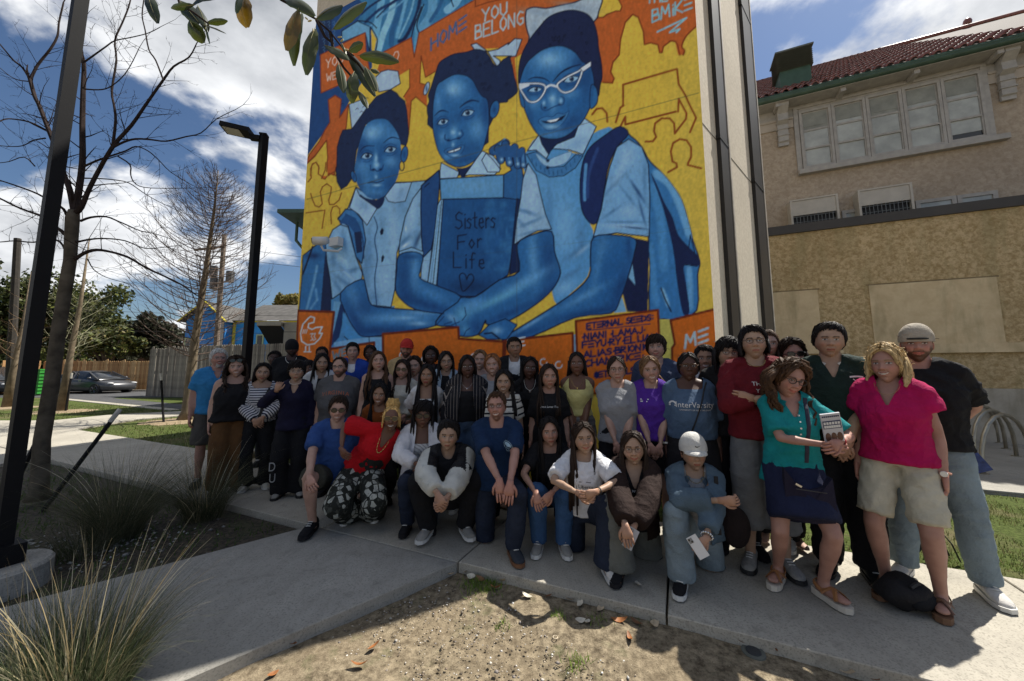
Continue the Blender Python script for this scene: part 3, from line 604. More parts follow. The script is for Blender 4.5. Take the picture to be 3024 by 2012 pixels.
def make_car(name,loc,rz,paint,L_=4.6,Wd=1.82,Hh=1.42,label='',dark=False):
 c=empty(name,loc,rz,label,'car');hw=Wd/2
 def body_sections():
  return[(-L_/2,.42,.72,.62),(-L_/2+.06,.30,.86,.78),(-L_/2+.35,.22,.97,.87),(-L_/2+.9,.20,.98,.90),(-.4,.19,.93,.91),(.6,.19,.92,.91),(L_/2-1.1,.20,.88,.90),(L_/2-.45,.22,.76,.85),(L_/2-.1,.27,.66,.72),(L_/2,.36,.58,.55)]
 V=[];Fc=[];S=body_sections();k=10
 for(x,z0,z1,w)in S:
  w=w*hw/.91;zm=(z0+z1)/2
  V+=[(x,-w*.9,z0),(x,-w,z0+.12),(x,-w,zm+.04),(x,-w*.97,z1-.07),(x,-w*.86,z1),(x,w*.86,z1),(x,w*.97,z1-.07),(x,w,zm+.04),(x,w,z0+.12),(x,w*.9,z0)]
 n=len(S);Fc=[(i*k+j,i*k+(j+1)%k,(i+1)*k+(j+1)%k,(i+1)*k+j)for i in range(n-1)for j in range(k)]+[tuple(range(k-1,-1,-1)),tuple(range((n-1)*k,n*k))]
 b=MB();b.add(V,Fc);o=b.build('body',paint,c,True)
 R=[(-L_/2+.55,.95,.66),(-L_/2+1.15,1.25,.60),(-L_/2+1.75,Hh-.03,.58),(-.1,Hh,.58),(.45,Hh-.06,.58),(1.15,1.08,.66),(1.45,.90,.70)]
 b=MB();V=[];Fc=[]
 for x,z,w in R:V+=[(x,-w*1.28*hw/.91,.88),(x,-w*hw/.91,z-.02),(x,w*hw/.91,z-.02),(x,w*1.28*hw/.91,.88)]
 for i in range(len(R)-1):
  for j in range(3):Fc.append((i*4+j,i*4+j+1,i*4+j+5,i*4+j+4))
 b.add(V,Fc+[(0,1,2,3),tuple(len(V)-4+q for q in(3,2,1,0))]);b.build('windows',m_darkglass,c,True)
 b=MB();b.add([v for x,z,w in R[1:5]for v in((x,-w*1.0*hw/.91,z-.03),(x,-w*.9*hw/.91,z+.012),(x,w*.9*hw/.91,z+.012),(x,w*1.0*hw/.91,z-.03))],[(i*4+j,i*4+j+1,i*4+j+5,i*4+j+4)for i in range(3)for j in range(3)]);b.build('roof',paint,c,True)
 for s in(-1,1):
  b=MB()
  for(xa,za,xb,zb_)in((-L_/2+.5,.95,-L_/2+1.7,Hh-.03),(-.25,.92,-.3,Hh-.03),(1.5,.88,.5,Hh-.05)):b.tube([(xa,s*.84*hw/.91,za),(xb,s*.6*hw/.91,zb_)],.035,5)
  b.build('pillar',paint,c);b=MB();b.ball((1.05,s*(hw+.06),.98),.1,.09,.07,8,5);b.build('mirror',paint,c,True)
  for dx in(-.75,.25):b=MB();b.box(dx,dx+.18,s*(hw-.004)-.01,s*(hw-.004)+.01,.80,.83);b.build('door_handle',flat_mat('chrome',(.6,.6,.6),.2,1.),c)
  for dx in(-L_/2+.85,L_/2-.9):
   b=MB();b.tube([(dx,s*(hw-.2),.32),(dx,s*(hw+.005),.32)],[.33,.33],20);w=b.build('wheel',flat_mat('tyre',(.015,.015,.015),.8),c)
   b=MB()
   for q in range(5):a=q*2*math.pi/5;b.tube([(dx,s*(hw+.012),.32),(dx+.2*math.cos(a),s*(hw+.012),.32+.2*math.sin(a))],[.03,.045],5)
   b.tube([(dx+.21*math.cos(a),s*(hw+.01),.32+.21*math.sin(a))for a in np.linspace(0,6.28,17)],.022,5);b.build('rim',mat('rim_dark',(.08,.08,.085),.3,.1,metal=.8),w)
  b=MB();b.ball((L_/2-.22,s*.62,.66),.2,.14,.07,8,5);b.build('headlight',flat_mat('lens',(.5,.5,.5),.1),c,True)
  b=MB();b.ball((-L_/2+.12,s*.66,.84),.14,.2,.06,8,5);b.build('taillight',flat_mat('red_lens',(.25,.01,.01),.2),c,True)
 return c
m_silver=mat('grey_metallic_paint',(.09,.09,.095),.28,.05,2,0,metal=.55)
g=AT(318,1150,24.0);make_car('parked_car',(g[0],24.0-.9,-.10),-.10,m_silver,4.55,1.8,1.40,'grey metallic sedan parked in front of the cedar fence')
g=AT(-12,1150,21.5);make_car('parked_car',(g[0]-1.0,21.5,-.10),.05,mat('black_paint',(.015,.017,.02),.25,.1,2,0),4.7,1.9,1.75,'dark tall car half hidden behind the lamp post at far left')
bh=empty('blue_house',(0,0,0),0,'bright blue clapboard house with yellow corner trim beyond the grey fence','house')
YH=30.0
def hx(px,Y=YH):return AT(px,1000,Y)[0]
xa,xb,xc=hx(546),hx(664),hx(905);zE=AT(0,948,YH)[2];zR=AT(0,893,YH+3)[2];zPk=AT(0,880,YH)[2]
m_blue=mat('blue_siding_lit',(.03,.30,.72),.6,.12,3,.05);m_blue2=mat('blue_siding_shade',(.03,.22,.58),.6,.12,3,.05)  # one siding paint; sunlight on the front put into its brighter blue
m_yel=flat_mat('yellow_trim_paint',(.65,.55,.05),.6)
def siding(x0,x1,y,z0,z1,m,parent,top=None):
 b=MB();n=int((z1-z0)/.13)
 for i in range(n):
  z=z0+i*.13;zz_=z+.128
  if top is not None:
   hwid=max(0,(z1-z)/(z1-top))*(x1-x0)/2 if z>top else(x1-x0)/2;cx=(x0+x1)/2;a_,c_=cx-hwid,cx+hwid
  else:a_,c_=x0,x1
  b.add([(a_,y-.03,z),(c_,y-.03,z),(c_,y-.005,zz_),(a_,y-.005,zz_),(a_,y,z),(c_,y,z),(c_,y+.05,zz_),(a_,y+.05,zz_)],[(0,1,2,3),(4,5,1,0),(1,5,6,2),(4,0,3,7)])
 o=b.build('siding',m,parent);o['kind']='stuff'
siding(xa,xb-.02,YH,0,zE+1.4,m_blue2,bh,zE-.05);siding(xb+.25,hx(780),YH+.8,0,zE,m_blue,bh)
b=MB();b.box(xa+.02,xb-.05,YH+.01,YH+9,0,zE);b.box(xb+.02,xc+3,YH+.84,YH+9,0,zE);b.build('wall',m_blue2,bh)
b=MB();b.box(xb+.03,xb+.24,YH+.72,YH+.83,0,zE+.05);b.build('corner_trim',m_yel,bh);b=MB();b.box(xb+.25,xc+3,YH+.70,YH+.79,zE-.02,zE+.09);b.build('eave_trim',m_yel,bh)
b=MB();b.box(xb-.32,xb-.12,YH-.08,YH+.0-.035,0,zE+.1);b.build('corner_trim',m_white,bh)
b=MB();ov=.35
b.add([(xb-.1,YH+.5,zE+.1),(xc+3,YH+.5,zE+.1),(xc+3,YH+4.5,zR),(xb-.1,YH+4.5,zR),(xb-.1,YH+8.6,zE+.1),(xc+3,YH+8.6,zE+.1)],[(0,1,2,3),(3,2,5,4)])
cxg=(xa+xb)/2
b.add([(xa-.4,YH-.35,zE-.1),(cxg,YH-.35,zE+1.6),(cxg,YH+6,zE+1.6),(xa-.4,YH+6,zE-.1),(xb+.3,YH-.35,zE-.1),(xb+.3,YH+6,zE-.1)],[(0,1,2,3),(1,4,5,2)])
b.build('roof',mat('grey_shingles',(.085,.08,.075),.9,.3,2,.4,20),bh)
b=MB();b.tube([(xa-.42,YH-.4,zE-.12),(cxg,YH-.4,zE+1.62)],.07,4);b.tube([(xb+.32,YH-.4,zE-.12),(cxg,YH-.4,zE+1.62)],.07,4);b.build('gable_trim',m_yel,bh)
for(pa,pb_,yy,pt,pbm)in((742,757,YH+.8,989,1022),(552,566,YH,1002,1040)):
 x0,x1=hx(pa),hx(pb_);z0,z1=AT(0,pbm,YH)[2],AT(0,pt,YH)[2]
 w=MB();w.box(x0-.1,x1+.1,yy-.1,yy-.04,z0,z1+.1);w=w.build('window',flat_mat('pale_green_trim',(.35,.45,.25),.6),bh)
 q=MB();q.box(x0,x1,yy-.11,yy-.101,z0+.08,z1);q.build('pane',m_darkglass,w)
YD=20.0;m_beige=mat('beige_metal',(.30,.275,.22),.6,.15,2,.1)
hd=empty('ventilation_hood',(0,0,0),0,'boxy beige metal hood with a black opening above the grey fence','ventilation hood')
x0,x1,x2=AT(757,980,YD)[0],AT(832,980,YD)[0],AT(905,980,YD)[0];z1=AT(0,950,YD)[2];z2=AT(0,962,YD)[2];z0=AT(0,1012,YD)[2]
b=MB();b.add([(x0,YD,z2+.0),(x1,YD-.1,z2),(x1+.02,YD-.1,z1),(x0-.02,YD,z1),(x0+.5,YD+1.6,z0-.7),(x1+.5,YD+1.6,z0-.7),(x1+.1,YD+2,z1),(x0+.1,YD+2,z1)],[(0,1,2,3),(3,2,6,7),(1,5,6,2),(4,0,3,7)]);b.build('shell',m_beige,hd)
b=MB();b.add([(x0+.05,YD+.02,z2-.02),(x1-.02,YD-.05,z2-.02),(x1+.55,YD+.9,z0-.7),(x0+.55,YD+.9,z0-.7)],[(0,3,2,1)]);b.build('opening',flat_mat('black_opening',(.006,.006,.006),.9),hd)
b=MB();b.box(x1+.05,x2+1.5,YD+.1,YD+2,-.05,z1-.03);b.build('duct',m_beige,hd);b=MB();b.box(x1+.05,x2+1.5,YD+.09,YD+.099,z2-.35,z2-.32);b.build('seam',m_bronze,hd)
YU=28.0;m_wood=mat('pole_wood',(.16,.125,.095),.9,.3,3,.4,20)
g=AT(648,940,YU);gt=AT(663,694,YU);up_=empty('utility_pole',(g[0],YU,0),0,'old wooden utility pole with crossarm and transformers behind the fence','utility pole')
b=MB();b.tube([(0,0,-.1),(gt[0]-g[0],0,gt[2])],[.2,.15],8);b.build('pole',m_wood,up_)
za=AT(0,735,YU)[2];b=MB();b.box(-1.0,1.3,-.16,-.02,za,za+.14,Matrix.Rotation(-.12,3,'Y'),(0,0,0));o=b.build('crossarm',m_wood,up_)
for dx,zz_ in((-.75,AT(0,800,YU)[2]),(.55,AT(0,815,YU)[2]),(-.65,AT(0,835,YU)[2])):
 b=MB();b.tube([(dx,0,zz_-.5),(dx,0,zz_+.35)],.27,10);b.build('transformer',mat('transformer_grey',(.09,.09,.09),.5),up_)
def wire(name,A,B,sag,r,label):
 A=np.array(A);B=np.array(B);pts=[tuple(A*(1-f)+B*f-np.array((0,0,sag*4*f*(1-f))))for f in np.linspace(0,1,14)]
 b=MB();b.tube(pts,r,4);tag(b.build(name,m_bronze),label,'wire','overhead wires behind the fence')
for wi,(xa_,ya_,xb_,yb_)in enumerate(((520,700,1000,770),(430,720,1000,800),(-40,900,1000,935),(-40,960,1000,985),(-60,845,663,740))):
 wire('overhead_wire',AT(xa_,ya_,29),AT(xb_,yb_,27),.2,.014,['topmost overhead wire right of the cypress, slack','second overhead wire from the top, just under the topmost','long low overhead wire passing in front of the oaks','lowest overhead wire, close above the cedar fence','overhead wire running left from the wooden pole top'][wi])
g=AT(40,1100,17.0);gt=AT(52,705,17.0);up2=empty('utility_pole',(g[0],17,0),0,'leaning dark wooden pole at the far left edge behind the lamp post','utility pole')
b=MB();b.tube([(0,0,-.1),(gt[0]-g[0],0,gt[2])],[.16,.12],8);b.build('pole',mat('dark_pole_wood',(.03,.025,.02),.9),up2)
m_leaf=col_mat('tree_leaves',.6,.3,.25)
m_barkd=mat('bark_dark',(.065,.05,.038),.95,.35,6,.6,25)
def leafy(name,cx,Y,zc,rx,ry,rz_,n,size,cols,label,trunk=True,gap=.25,seed=0):
 t=empty(name,(cx,Y,0),0,label,'tree')
 r=np.random.default_rng(seed+5);nc=34
 C=r.normal(0,1,(nc,3));C/=np.linalg.norm(C,axis=1)[:,None];C*=r.uniform(.25,.88,(nc,1));C[:,2]=C[:,2]*.9;C*=np.array((rx,ry,rz_));cr=r.uniform(.16,.36,nc)*min(rx,rz_)*1.15
 ci=r.integers(0,nc,n);d=r.normal(0,1,(n,3));d/=np.linalg.norm(d,axis=1)[:,None];P=C[ci]+d*cr[ci][:,None]*r.uniform(.45,1.15,(n,1))**1
 P[:,2]+=zc;a=r.normal(0,1,(n,3));a/=np.linalg.norm(a,axis=1)[:,None];b_=np.cross(a,r.normal(0,1,(n,3)));b_/=np.linalg.norm(b_,axis=1)[:,None]
 s=size*r.uniform(.5,1.3,(n,1));V=np.stack([P-a*s,P+b_*s*.5,P+a*s,P-b_*s*.5],1).reshape(-1,3);Fc=np.arange(4*n).reshape(-1,4)
 cl=np.asarray(cols)[r.integers(0,len(cols),n)]*r.uniform(.7,1.3,(n,1))*(.8+.4*r.random(nc))[ci][:,None]
 obj('crown',mesh_from('crown',V,Fc,[m_leaf],False,np.repeat(cl,4,0)),t)
 b=MB();b.tube([(0,0,-.1),(.1,0,zc*.4),(0,0,zc)],[.35*rx/3,.28*rx/3,.12*rx/3],8)
 for i in range(14):
  e=C[i];b.tube([(0,0,zc*.35),(e[0]*.45,e[1]*.45,zc*.6+e[2]*.3),(e[0],e[1],zc+e[2])],[.14*rx/3,.08*rx/3,.02],5)
 b.build('trunk',m_barkd,t);return t
GA=[(.035,.05,.015),(.06,.075,.02),(.02,.03,.01),(.09,.10,.03)];GB=[(.03,.035,.018),(.05,.05,.025),(.02,.022,.012)];GY=[(.12,.13,.03),(.08,.10,.02),(.16,.13,.04)]
def lt(px0,px1,py0,py1,Y,n,size,cols,label,seed):
 x0=AT(px0,py0,Y)[0];x1=AT(px1,py0,Y)[0];z1=AT(px0,py0,Y)[2];z0=AT(px0,py1,Y)[2]
 leafy('leafy_tree',(x0+x1)/2,Y,(z0+z1)/2,(x1-x0)/2*1.05,(x1-x0)/2.2,(z1-z0)/2*1.08,n,size,cols,label,seed=seed)
lt(-120,150,760,1070,30,9000,.20,GA,'dark live oak at the far left edge behind the lamp post',1)
lt(110,385,800,1050,33,15000,.20,GA+GY[:1],'broad olive green live oak above the cedar fence',2)
lt(250,420,960,1060,31,5000,.17,GY+GA,'low yellow green tree right of the olive live oak',3)
lt(370,570,925,1075,34,9000,.18,GB,'dark rounded evergreen left of the blue house',4)
lt(290,420,985,1085,36,3500,.18,GB,'dark hedge-like tree beyond the cedar fence',5)
lt(805,905,862,915,60,2500,.35,[(.2,.18,.05),(.14,.14,.04),(.25,.2,.07)],'distant yellowing tree top over the grey roof',6)
lt(-200,-20,700,1070,26,5000,.22,GA,'tree mostly outside the left edge of the view',7)
V=[];C=[];r=np.random.default_rng(3);n=14000
x=r.uniform(-140,140,n);y=95+r.uniform(0,12,n);hgt_=5+2.5*np.sin(x*.13)+1.5*np.sin(x*.41+1)+r.uniform(-1,1,n);z=hgt_*r.random(n)**.7
P=np.stack([x,y,z],-1);a=r.normal(0,1,(n,3));b_=r.normal(0,1,(n,3));s=.8
V=np.stack([P-a*s,P+b_*s*.6,P+a*s,P-b_*s*.6],1).reshape(-1,3)
o=obj('far_trees',mesh_from('far_trees',V,np.arange(4*n).reshape(-1,4),[m_leaf],False,np.repeat(np.array(GA)[r.integers(0,4,n)],4,0)));tag(o,'distant belt of trees along the horizon','trees',kind='stuff')
b=MB();b.box(AT(285,1080,40)[0],AT(435,1080,40)[0],40,46,-.1,AT(0,1030,40)[2]);hs=tag(empty('brick_house',(0,0,0)),'low brown brick house glimpsed over the cedar fence','house');b.build('wall',mat('brown_brick',(.12,.06,.04),.9),hs)
b=MB();b.box(AT(280,1080,40)[0],AT(440,1080,40)[0],39.6,46.5,AT(0,1030,40)[2],AT(0,1027,40)[2]);b.build('roof',MATS['grey_shingles'],hs)
m_black=mat('black_powder_coat',(.007,.007,.008),.6,.15,3,.05,spec=.15)
def lamp(x,y,w,H,headrot,label,base=True,fr=.375):
 l=empty('street_lamp',(x,y,0),RZ,label,'street lamp');h=w/2
 b=MB();b.box(-h,h,-h,h,.12 if base else 0,H);b.build('pole',m_black,l)
 if base:
  b=MB();b.tube([(0,0,-.1),(0,0,.095),(0,0,.115)],[fr,fr,fr-.015],36);b.build('footing',m_conc2,l,False)
  b=MB();b.box(-h-.05,h+.05,-h-.05,h+.05,.116,.25);b.build('base_cover',m_black,l)
 R=Matrix.Rotation(headrot,3,'Z')
 def rb(name,x0,x1,y0,y1,z0,z1,m,tilt=0,par=None):
  b=MB();R2=R@Matrix.Rotation(tilt,3,'Y');b.box(x0,x1,y0,y1,z0,z1,R2,(0,0,H));return b.build(name,m,par or l)
 rb('bracket',h,h+.16,-.05,.05,-.10,-.02,m_black,.0)
 hd_=rb('lamp_head',h+.14,h+.60,-.14,.14,-.05,.03,m_black,-.12);rb('lens',h+.30,h+.57,-.11,.11,-.056,-.051,flat_mat('led_lens',(.45,.45,.4),.3),-.12,hd_)
 rb('pole_cap',-h-.005,h+.005,-h-.005,h+.005,.001,.03,m_black);return l
lamp(AT(10,1600,2.78)[0],2.78,.080,6.1,2.6,'black square lamp post on a round concrete footing at the left edge',True,.25)
xl=-.716*6.35;lamp(xl,6.35,.112,hz(6.35,402),math.pi+.65,'black square lamp post with slim lamp head left of the mural',True,.25)
m_bark=mat('smooth_grey_bark',(.085,.072,.055),.95,.45,7,.6,22,spec=.05);m_twig=mat('twig_bark',(.032,.024,.022),.95,.3,8,.2,spec=.05)
def rvec():
 v=Vector((random.gauss(0,1),random.gauss(0,1),random.gauss(0,1)));return v.normalized()
def twigs(mb,P,D,ln,r,depth,k=4,up=.15,droop=0):
 """grow one side shoot from P along D and recurse"""
 n=max(3,int(ln/.16));n=min(n,6);pts=[P];d=D.copy();rs=[r]
 for i in range(n):
  d=(d+rvec()*.16+Vector((0,0,up*.35))).normalized();pts.append(pts[-1]+d*(ln/n));rs.append(r*(1-(i+1)/n*.75))
 mb.tube(pts,rs,k if r>.006 else 3,cap=False)
 if depth>0:
  m=max(2,int(ln/.17))
  for j in range(m):
   f=(j+.7)/m;i=min(len(pts)-2,int(f*(len(pts)-1)));q=pts[i].lerp(pts[i+1],f*(len(pts)-1)-i)
   dd=(pts[i+1]-pts[i]).normalized();sd_=dd.cross(rvec()).normalized();a=random.uniform(.6,1.1)
   twigs(mb,q,(dd*math.cos(a)+sd_*math.sin(a)).normalized(),ln*random.uniform(.32,.55)*(1.1-f*.5),max(.0022,r*.5*(1-f*.4)),depth-1,3,up)
def limb(mb,px,Y0,dy,r0,r1,side=1.0,dep=2,k=6,dens=.3,ln0=.9):
 n=len(px);pts=[]
 for i,(x,y)in enumerate(px):pts.append(Vector(AT(x,y,Y0+dy*(i/(n-1))if n>1 else Y0)))
 P=[]
 for i in range(n-1):
  p0,p1,p2,p3=pts[max(i-1,0)],pts[i],pts[i+1],pts[min(i+2,n-1)]
  for s in(0,.34,.67):P.append(.5*((2*p1)+(p2-p0)*s+(2*p0-5*p1+4*p2-p3)*s*s+(3*p1-p0-3*p2+p3)*s**3))
 P.append(pts[-1]);m=len(P);rs=[r0+(r1-r0)*(i/(m-1))**.8 for i in range(m)]
 mb.tube(P,rs,k,cap=False)
 for i in range(1,m-1):
  nb=1 if random.random()<side*dens*(P[i+1]-P[i]).length/.2 else 0
  if(P[i+1]-P[i]).length>.35:nb+=1
  for _ in range(nb):
   dd=(P[i+1]-P[i]).normalized();sd_=dd.cross(rvec()).normalized();a=random.uniform(.7,1.1)
   twigs(mb,P[i],(dd*math.cos(a)+sd_*math.sin(a)).normalized(),ln0*random.uniform(.5,1.1)*(1-.5*i/m),max(.0032,rs[i]*.30),dep,4)
 twigs(mb,P[-1],(P[-1]-P[-2]).normalized(),.35,r1,1,3)
def z1(*p):return[(x*.4464,y*.4464)for x,y in p]
def z2(*p):return[(x*.4464,600+y*.4464)for x,y in p]
random.seed(21)
T1=empty('bare_tree',(G(116,1459)[0],4.39,-.06),0,'large leafless young oak leaning beside the black lamp post','tree')
mb=MB();
tr=[(112,1475),(116,1450),(124,1300),(152,1136),(176,957),(198,823),(207,770),(214,645),(219,622)]
rr=[.115,.078,.068,.064,.061,.058,.056,.062,.048]
base=Vector((T1.location.x,T1.location.y,T1.location.z))
mb.tube([Vector(AT(x,y,4.39))-base for x,y in tr],rr,14);mb.build('trunk',m_bark,T1,True)
mb=MB()
mb_=[(z1((490,1400),(460,1250),(420,1150),(400,1060),(330,880),(310,830),(260,700),(230,640),(200,530)),4.39,.5,.05,.028,1),(z1((200,530),(250,430),(330,330),(380,240),(390,150),(420,20)),4.89,.2,.026,.012,1),(z1((200,530),(150,450),(90,400),(30,330),(-20,270)),4.89,-.1,.022,.010,1),(z1((495,1400),(510,1330),(545,1080),(545,830),(550,600),(555,430),(525,300),(530,170),(560,20),(570,-60)),4.39,.2,.058,.016,1),(z1((495,1410),(540,1370),(600,1230),(740,980),(870,830),(960,700),(1080,530),(1150,440),(1250,380),(1300,290)),4.39,-.2,.052,.008,1),(z1((740,980),(820,940),(900,920),(1000,925),(1100,935),(1230,905),(1330,880),(1430,790),(1560,725)),4.3,-.5,.022,.004,.7),(z1((1080,530),(1030,400),(985,330),(960,200),(940,100),(955,-20)),4.2,-.1,.016,.007,.8),(z1((745,970),(765,800),(755,700),(740,600),(770,400),(760,270),(810,150),(850,50),(870,-30)),4.35,.3,.024,.009,.9),(z1((560,1100),(650,1060),(740,1030),(830,1000),(900,970),(980,1000),(1050,1060),(1130,1140),(1270,1225)),4.4,-.4,.020,.004,.7),(z1((560,410),(630,360),(700,310),(760,270),(860,250),(980,220),(1060,180)),4.5,.0,.016,.005,.7),(z1((560,590),(650,595),(720,580),(800,520),(860,440),(920,320)),4.45,-.2,.014,.005,.7),(z1((560,1180),(650,1182),(750,1190),(850,1210),(940,1270),(1040,1330),(1210,1410)),4.4,.3,.015,.004,.7),(z1((780,1035),(860,1090),(865,1160),(900,1220),(1000,1245),(1280,1245)),4.3,-.3,.014,.004,.4),(z2((500,370),(560,330),(640,310),(740,325),(850,360),(970,430),(1100,490),(1200,540),(1300,610)),4.39,-.3,.034,.008,.8),(z2((500,260),(600,240),(700,235),(830,250),(960,300),(1100,290),(1230,275)),4.39,.4,.020,.004,.8),(z2((530,120),(600,95),(700,90),(780,120),(850,150),(930,185),(1010,200),(1110,230),(1210,270)),4.39,.2,.022,.004,.8),(z2((440,215),(400,180),(340,140),(270,85),(200,60),(100,20),(0,-30),(-80,-60)),4.39,.4,.034,.012,.9),(z2((450,100),(420,40),(360,5),(250,-60),(120,-110),(0,-150)),4.45,-.4,.026,.008,.9),(z2((440,330),(400,260),(330,240),(220,260),(100,250),(0,258),(-60,250)),4.39,.1,.020,.007,.9),(z1((300,860),(200,810),(100,790),(30,790),(-30,820)),4.7,-.3,.020,.008,.9),(z1((300,915),(220,930),(150,965),(60,970),(-30,960)),4.6,.2,.014,.005,.9),(z1((230,1100),(160,1040),(60,1070),(-20,1080)),4.6,.2,.012,.005,.9),(z1((530,780),(480,760),(440,740),(360,660),(300,640)),4.5,.3,.012,.004,.6),(z1((200,540),(120,530),(60,500),(0,450)),4.89,.2,.012,.005,.9),(z2((580,370),(620,440),(700,490),(800,520),(860,540)),4.3,.3,.010,.003,.5),]
for px,Y0,dy,r0,r1,s in mb_:
 limb(mb,px,Y0,dy,r0*.66,r1*.8,s,2,6,1.25,.62)
mb.V=[tuple(Vector(v)-base)for v in mb.V]
mb.build('branches',m_twig,T1)
def stake(px,Y,top,lean,m,label,cap=True,r=.028):
 g=AT(px,1100,Y);zt=top;s=tag(empty('tree_stake',(g[0],Y,0)),label,'stake');b=MB();b.tube([(0,0,-.08),(lean[0],lean[1],zt)],r,6);b.build('post',m,s)
 if cap:b=MB();b.tube([(lean[0]*.86,lean[1]*.86,zt*.86),(lean[0]*1.01,lean[1]*1.01,zt*1.01)],r+.004,6);b.build('tip',mat('pale_tip',(.45,.43,.38),.7),s)
stake(175,4.2,.98,(.26,.45),m_black,'dark metal stake with pale tip leaning beside the big bare tree',True,.022)
stake(67,4.35,1.0,(.16,.2),m_black,'dark metal stake half hidden behind the big bare tree',False,.022)
stake(499,10.6,1.32,(-.32,.1),m_black,'thin stake with white tip leaning left of the bare cypress')
stake(208,13.2,1.30,(.05,0),m_black,'upright thin stake beside the small pale tree',True)
random.seed(5)
YC=11.0;T2=empty('bare_tree',(G(547,1236)[0],YC,-.05),0,'leafless conical cypress with a mulch ring left of the mural','tree');base=Vector(T2.location)
tr=[(545,1240),(552,1215),(562,1120),(576,1002),(594,890),(608,800),(620,711),(630,640),(637,580),(645,504)]
TP=[Vector(AT(x,y,YC))-base for x,y in tr];TR=[.19,.13,.115,.10,.085,.07,.055,.04,.025,.008]
mb=MB();mb.tube(TP,TR,12);mb.build('trunk',mat('cypress_bark',(.15,.115,.075),.95,.35,7,.6,20),T2,True)
mb=MB()
for i in range(210):
 f=.27+.72*(i/210)**.85;a=f*(len(TP)-1);j=min(int(a),len(TP)-2);P=TP[j].lerp(TP[j+1],a-j);q=i*2.4+random.uniform(-.3,.3)
 ln=2.9*(1-f)**.62*(.35+.65*min(1,(f-.22)/.16))+.22;ln*=random.uniform(.75,1.15);n=7;d=Vector((math.cos(q),math.sin(q),.18));pts=[P];
 for s in range(n):pts.append(pts[-1]+d.normalized()*(ln/n));d=d+Vector((0,0,.13+.1*f))+rvec()*.10
 rs=[.015*(1-f)**.5*(1-s/(n+.5))+.0035 for s in range(n+1)];mb.tube(pts,rs,4,cap=False)
 for s in range(1,n):
  for _ in range(2):
   dd=(pts[s+1]-pts[s]).normalized();sd_=dd.cross(rvec()).normalized();twigs(mb,pts[s],(dd*.75+sd_*.6).normalized(),ln*random.uniform(.14,.3),.0045,1 if random.random()<.25 else 0,3,.4)
mb.build('branches',mat('cypress_twig',(.10,.07,.055),.9,.3),T2)
b=MB();n=30;V=[(0,0,.05)]+[(math.cos(2*math.pi*i/n)*(.95+.12*math.sin(i*2.3)),math.sin(2*math.pi*i/n)*(.8+.1*math.sin(i*1.7)),.005)for i in range(n)]
b.add(V,[(0,i+1,(i+1)%n+1)for i in range(n)]);mm=mat('pale_mulch',(.24,.18,.11),.95,.5,20,.8,60)
for(x,Y)in((base.x+.1,YC-.05),(AT(183,1200,13.3)[0],13.3),(AT(22,1185,14.5)[0],14.5)):
 o=obj('mulch_ring',b.mesh('mulch_ring',mm));o.location=(x,Y,-.045);tag(o,kind='structure',label='ring of pale mulch round a tree trunk')
def small_tree(px,py,Y,top,w,nb,label,m1,m2,seed):
 random.seed(seed);g=AT(px,py,Y);zt=AT(px,top,Y)[2];t=empty('bare_tree',(g[0],Y,-.05),0,label,'tree')
 tp=[Vector((0,0,-.05)),Vector((.05,0,zt*.3)),Vector((.12,.05,zt*.6)),Vector((.2,0,zt))]
 b=MB();b.tube(tp,[.15,.09,.06,.015],10);b.build('trunk',m1,t,True);b=MB()
 for i in range(nb):
  f=.33+.64*i/nb;a=f*3;j=min(2,int(a));P=tp[j].lerp(tp[j+1],a-j);q=i*2.4;d=Vector((math.cos(q),math.sin(q),.45)).normalized()
  twigs(b,P,d,w*(1.15-f)*random.uniform(.7,1.2),.018*(1.2-f),2,4,.35)
 b.build('branches',m2,t)
m_pt=mat('pale_twig',(.28,.27,.17),.9,.3)
small_tree(183,1203,13.3,700,2.2,30,'small bare tree with pale yellow twigs in front of the cedar fence',MATS['cypress_bark'],m_pt,3)
small_tree(22,1185,14.5,800,1.6,26,'small rusty-twigged bare tree at the far left',MATS['cypress_bark'],mat('rusty_twig',(.20,.13,.07),.9,.3),9)
m_og=col_mat('ornamental_grass',.65,.25,.3)
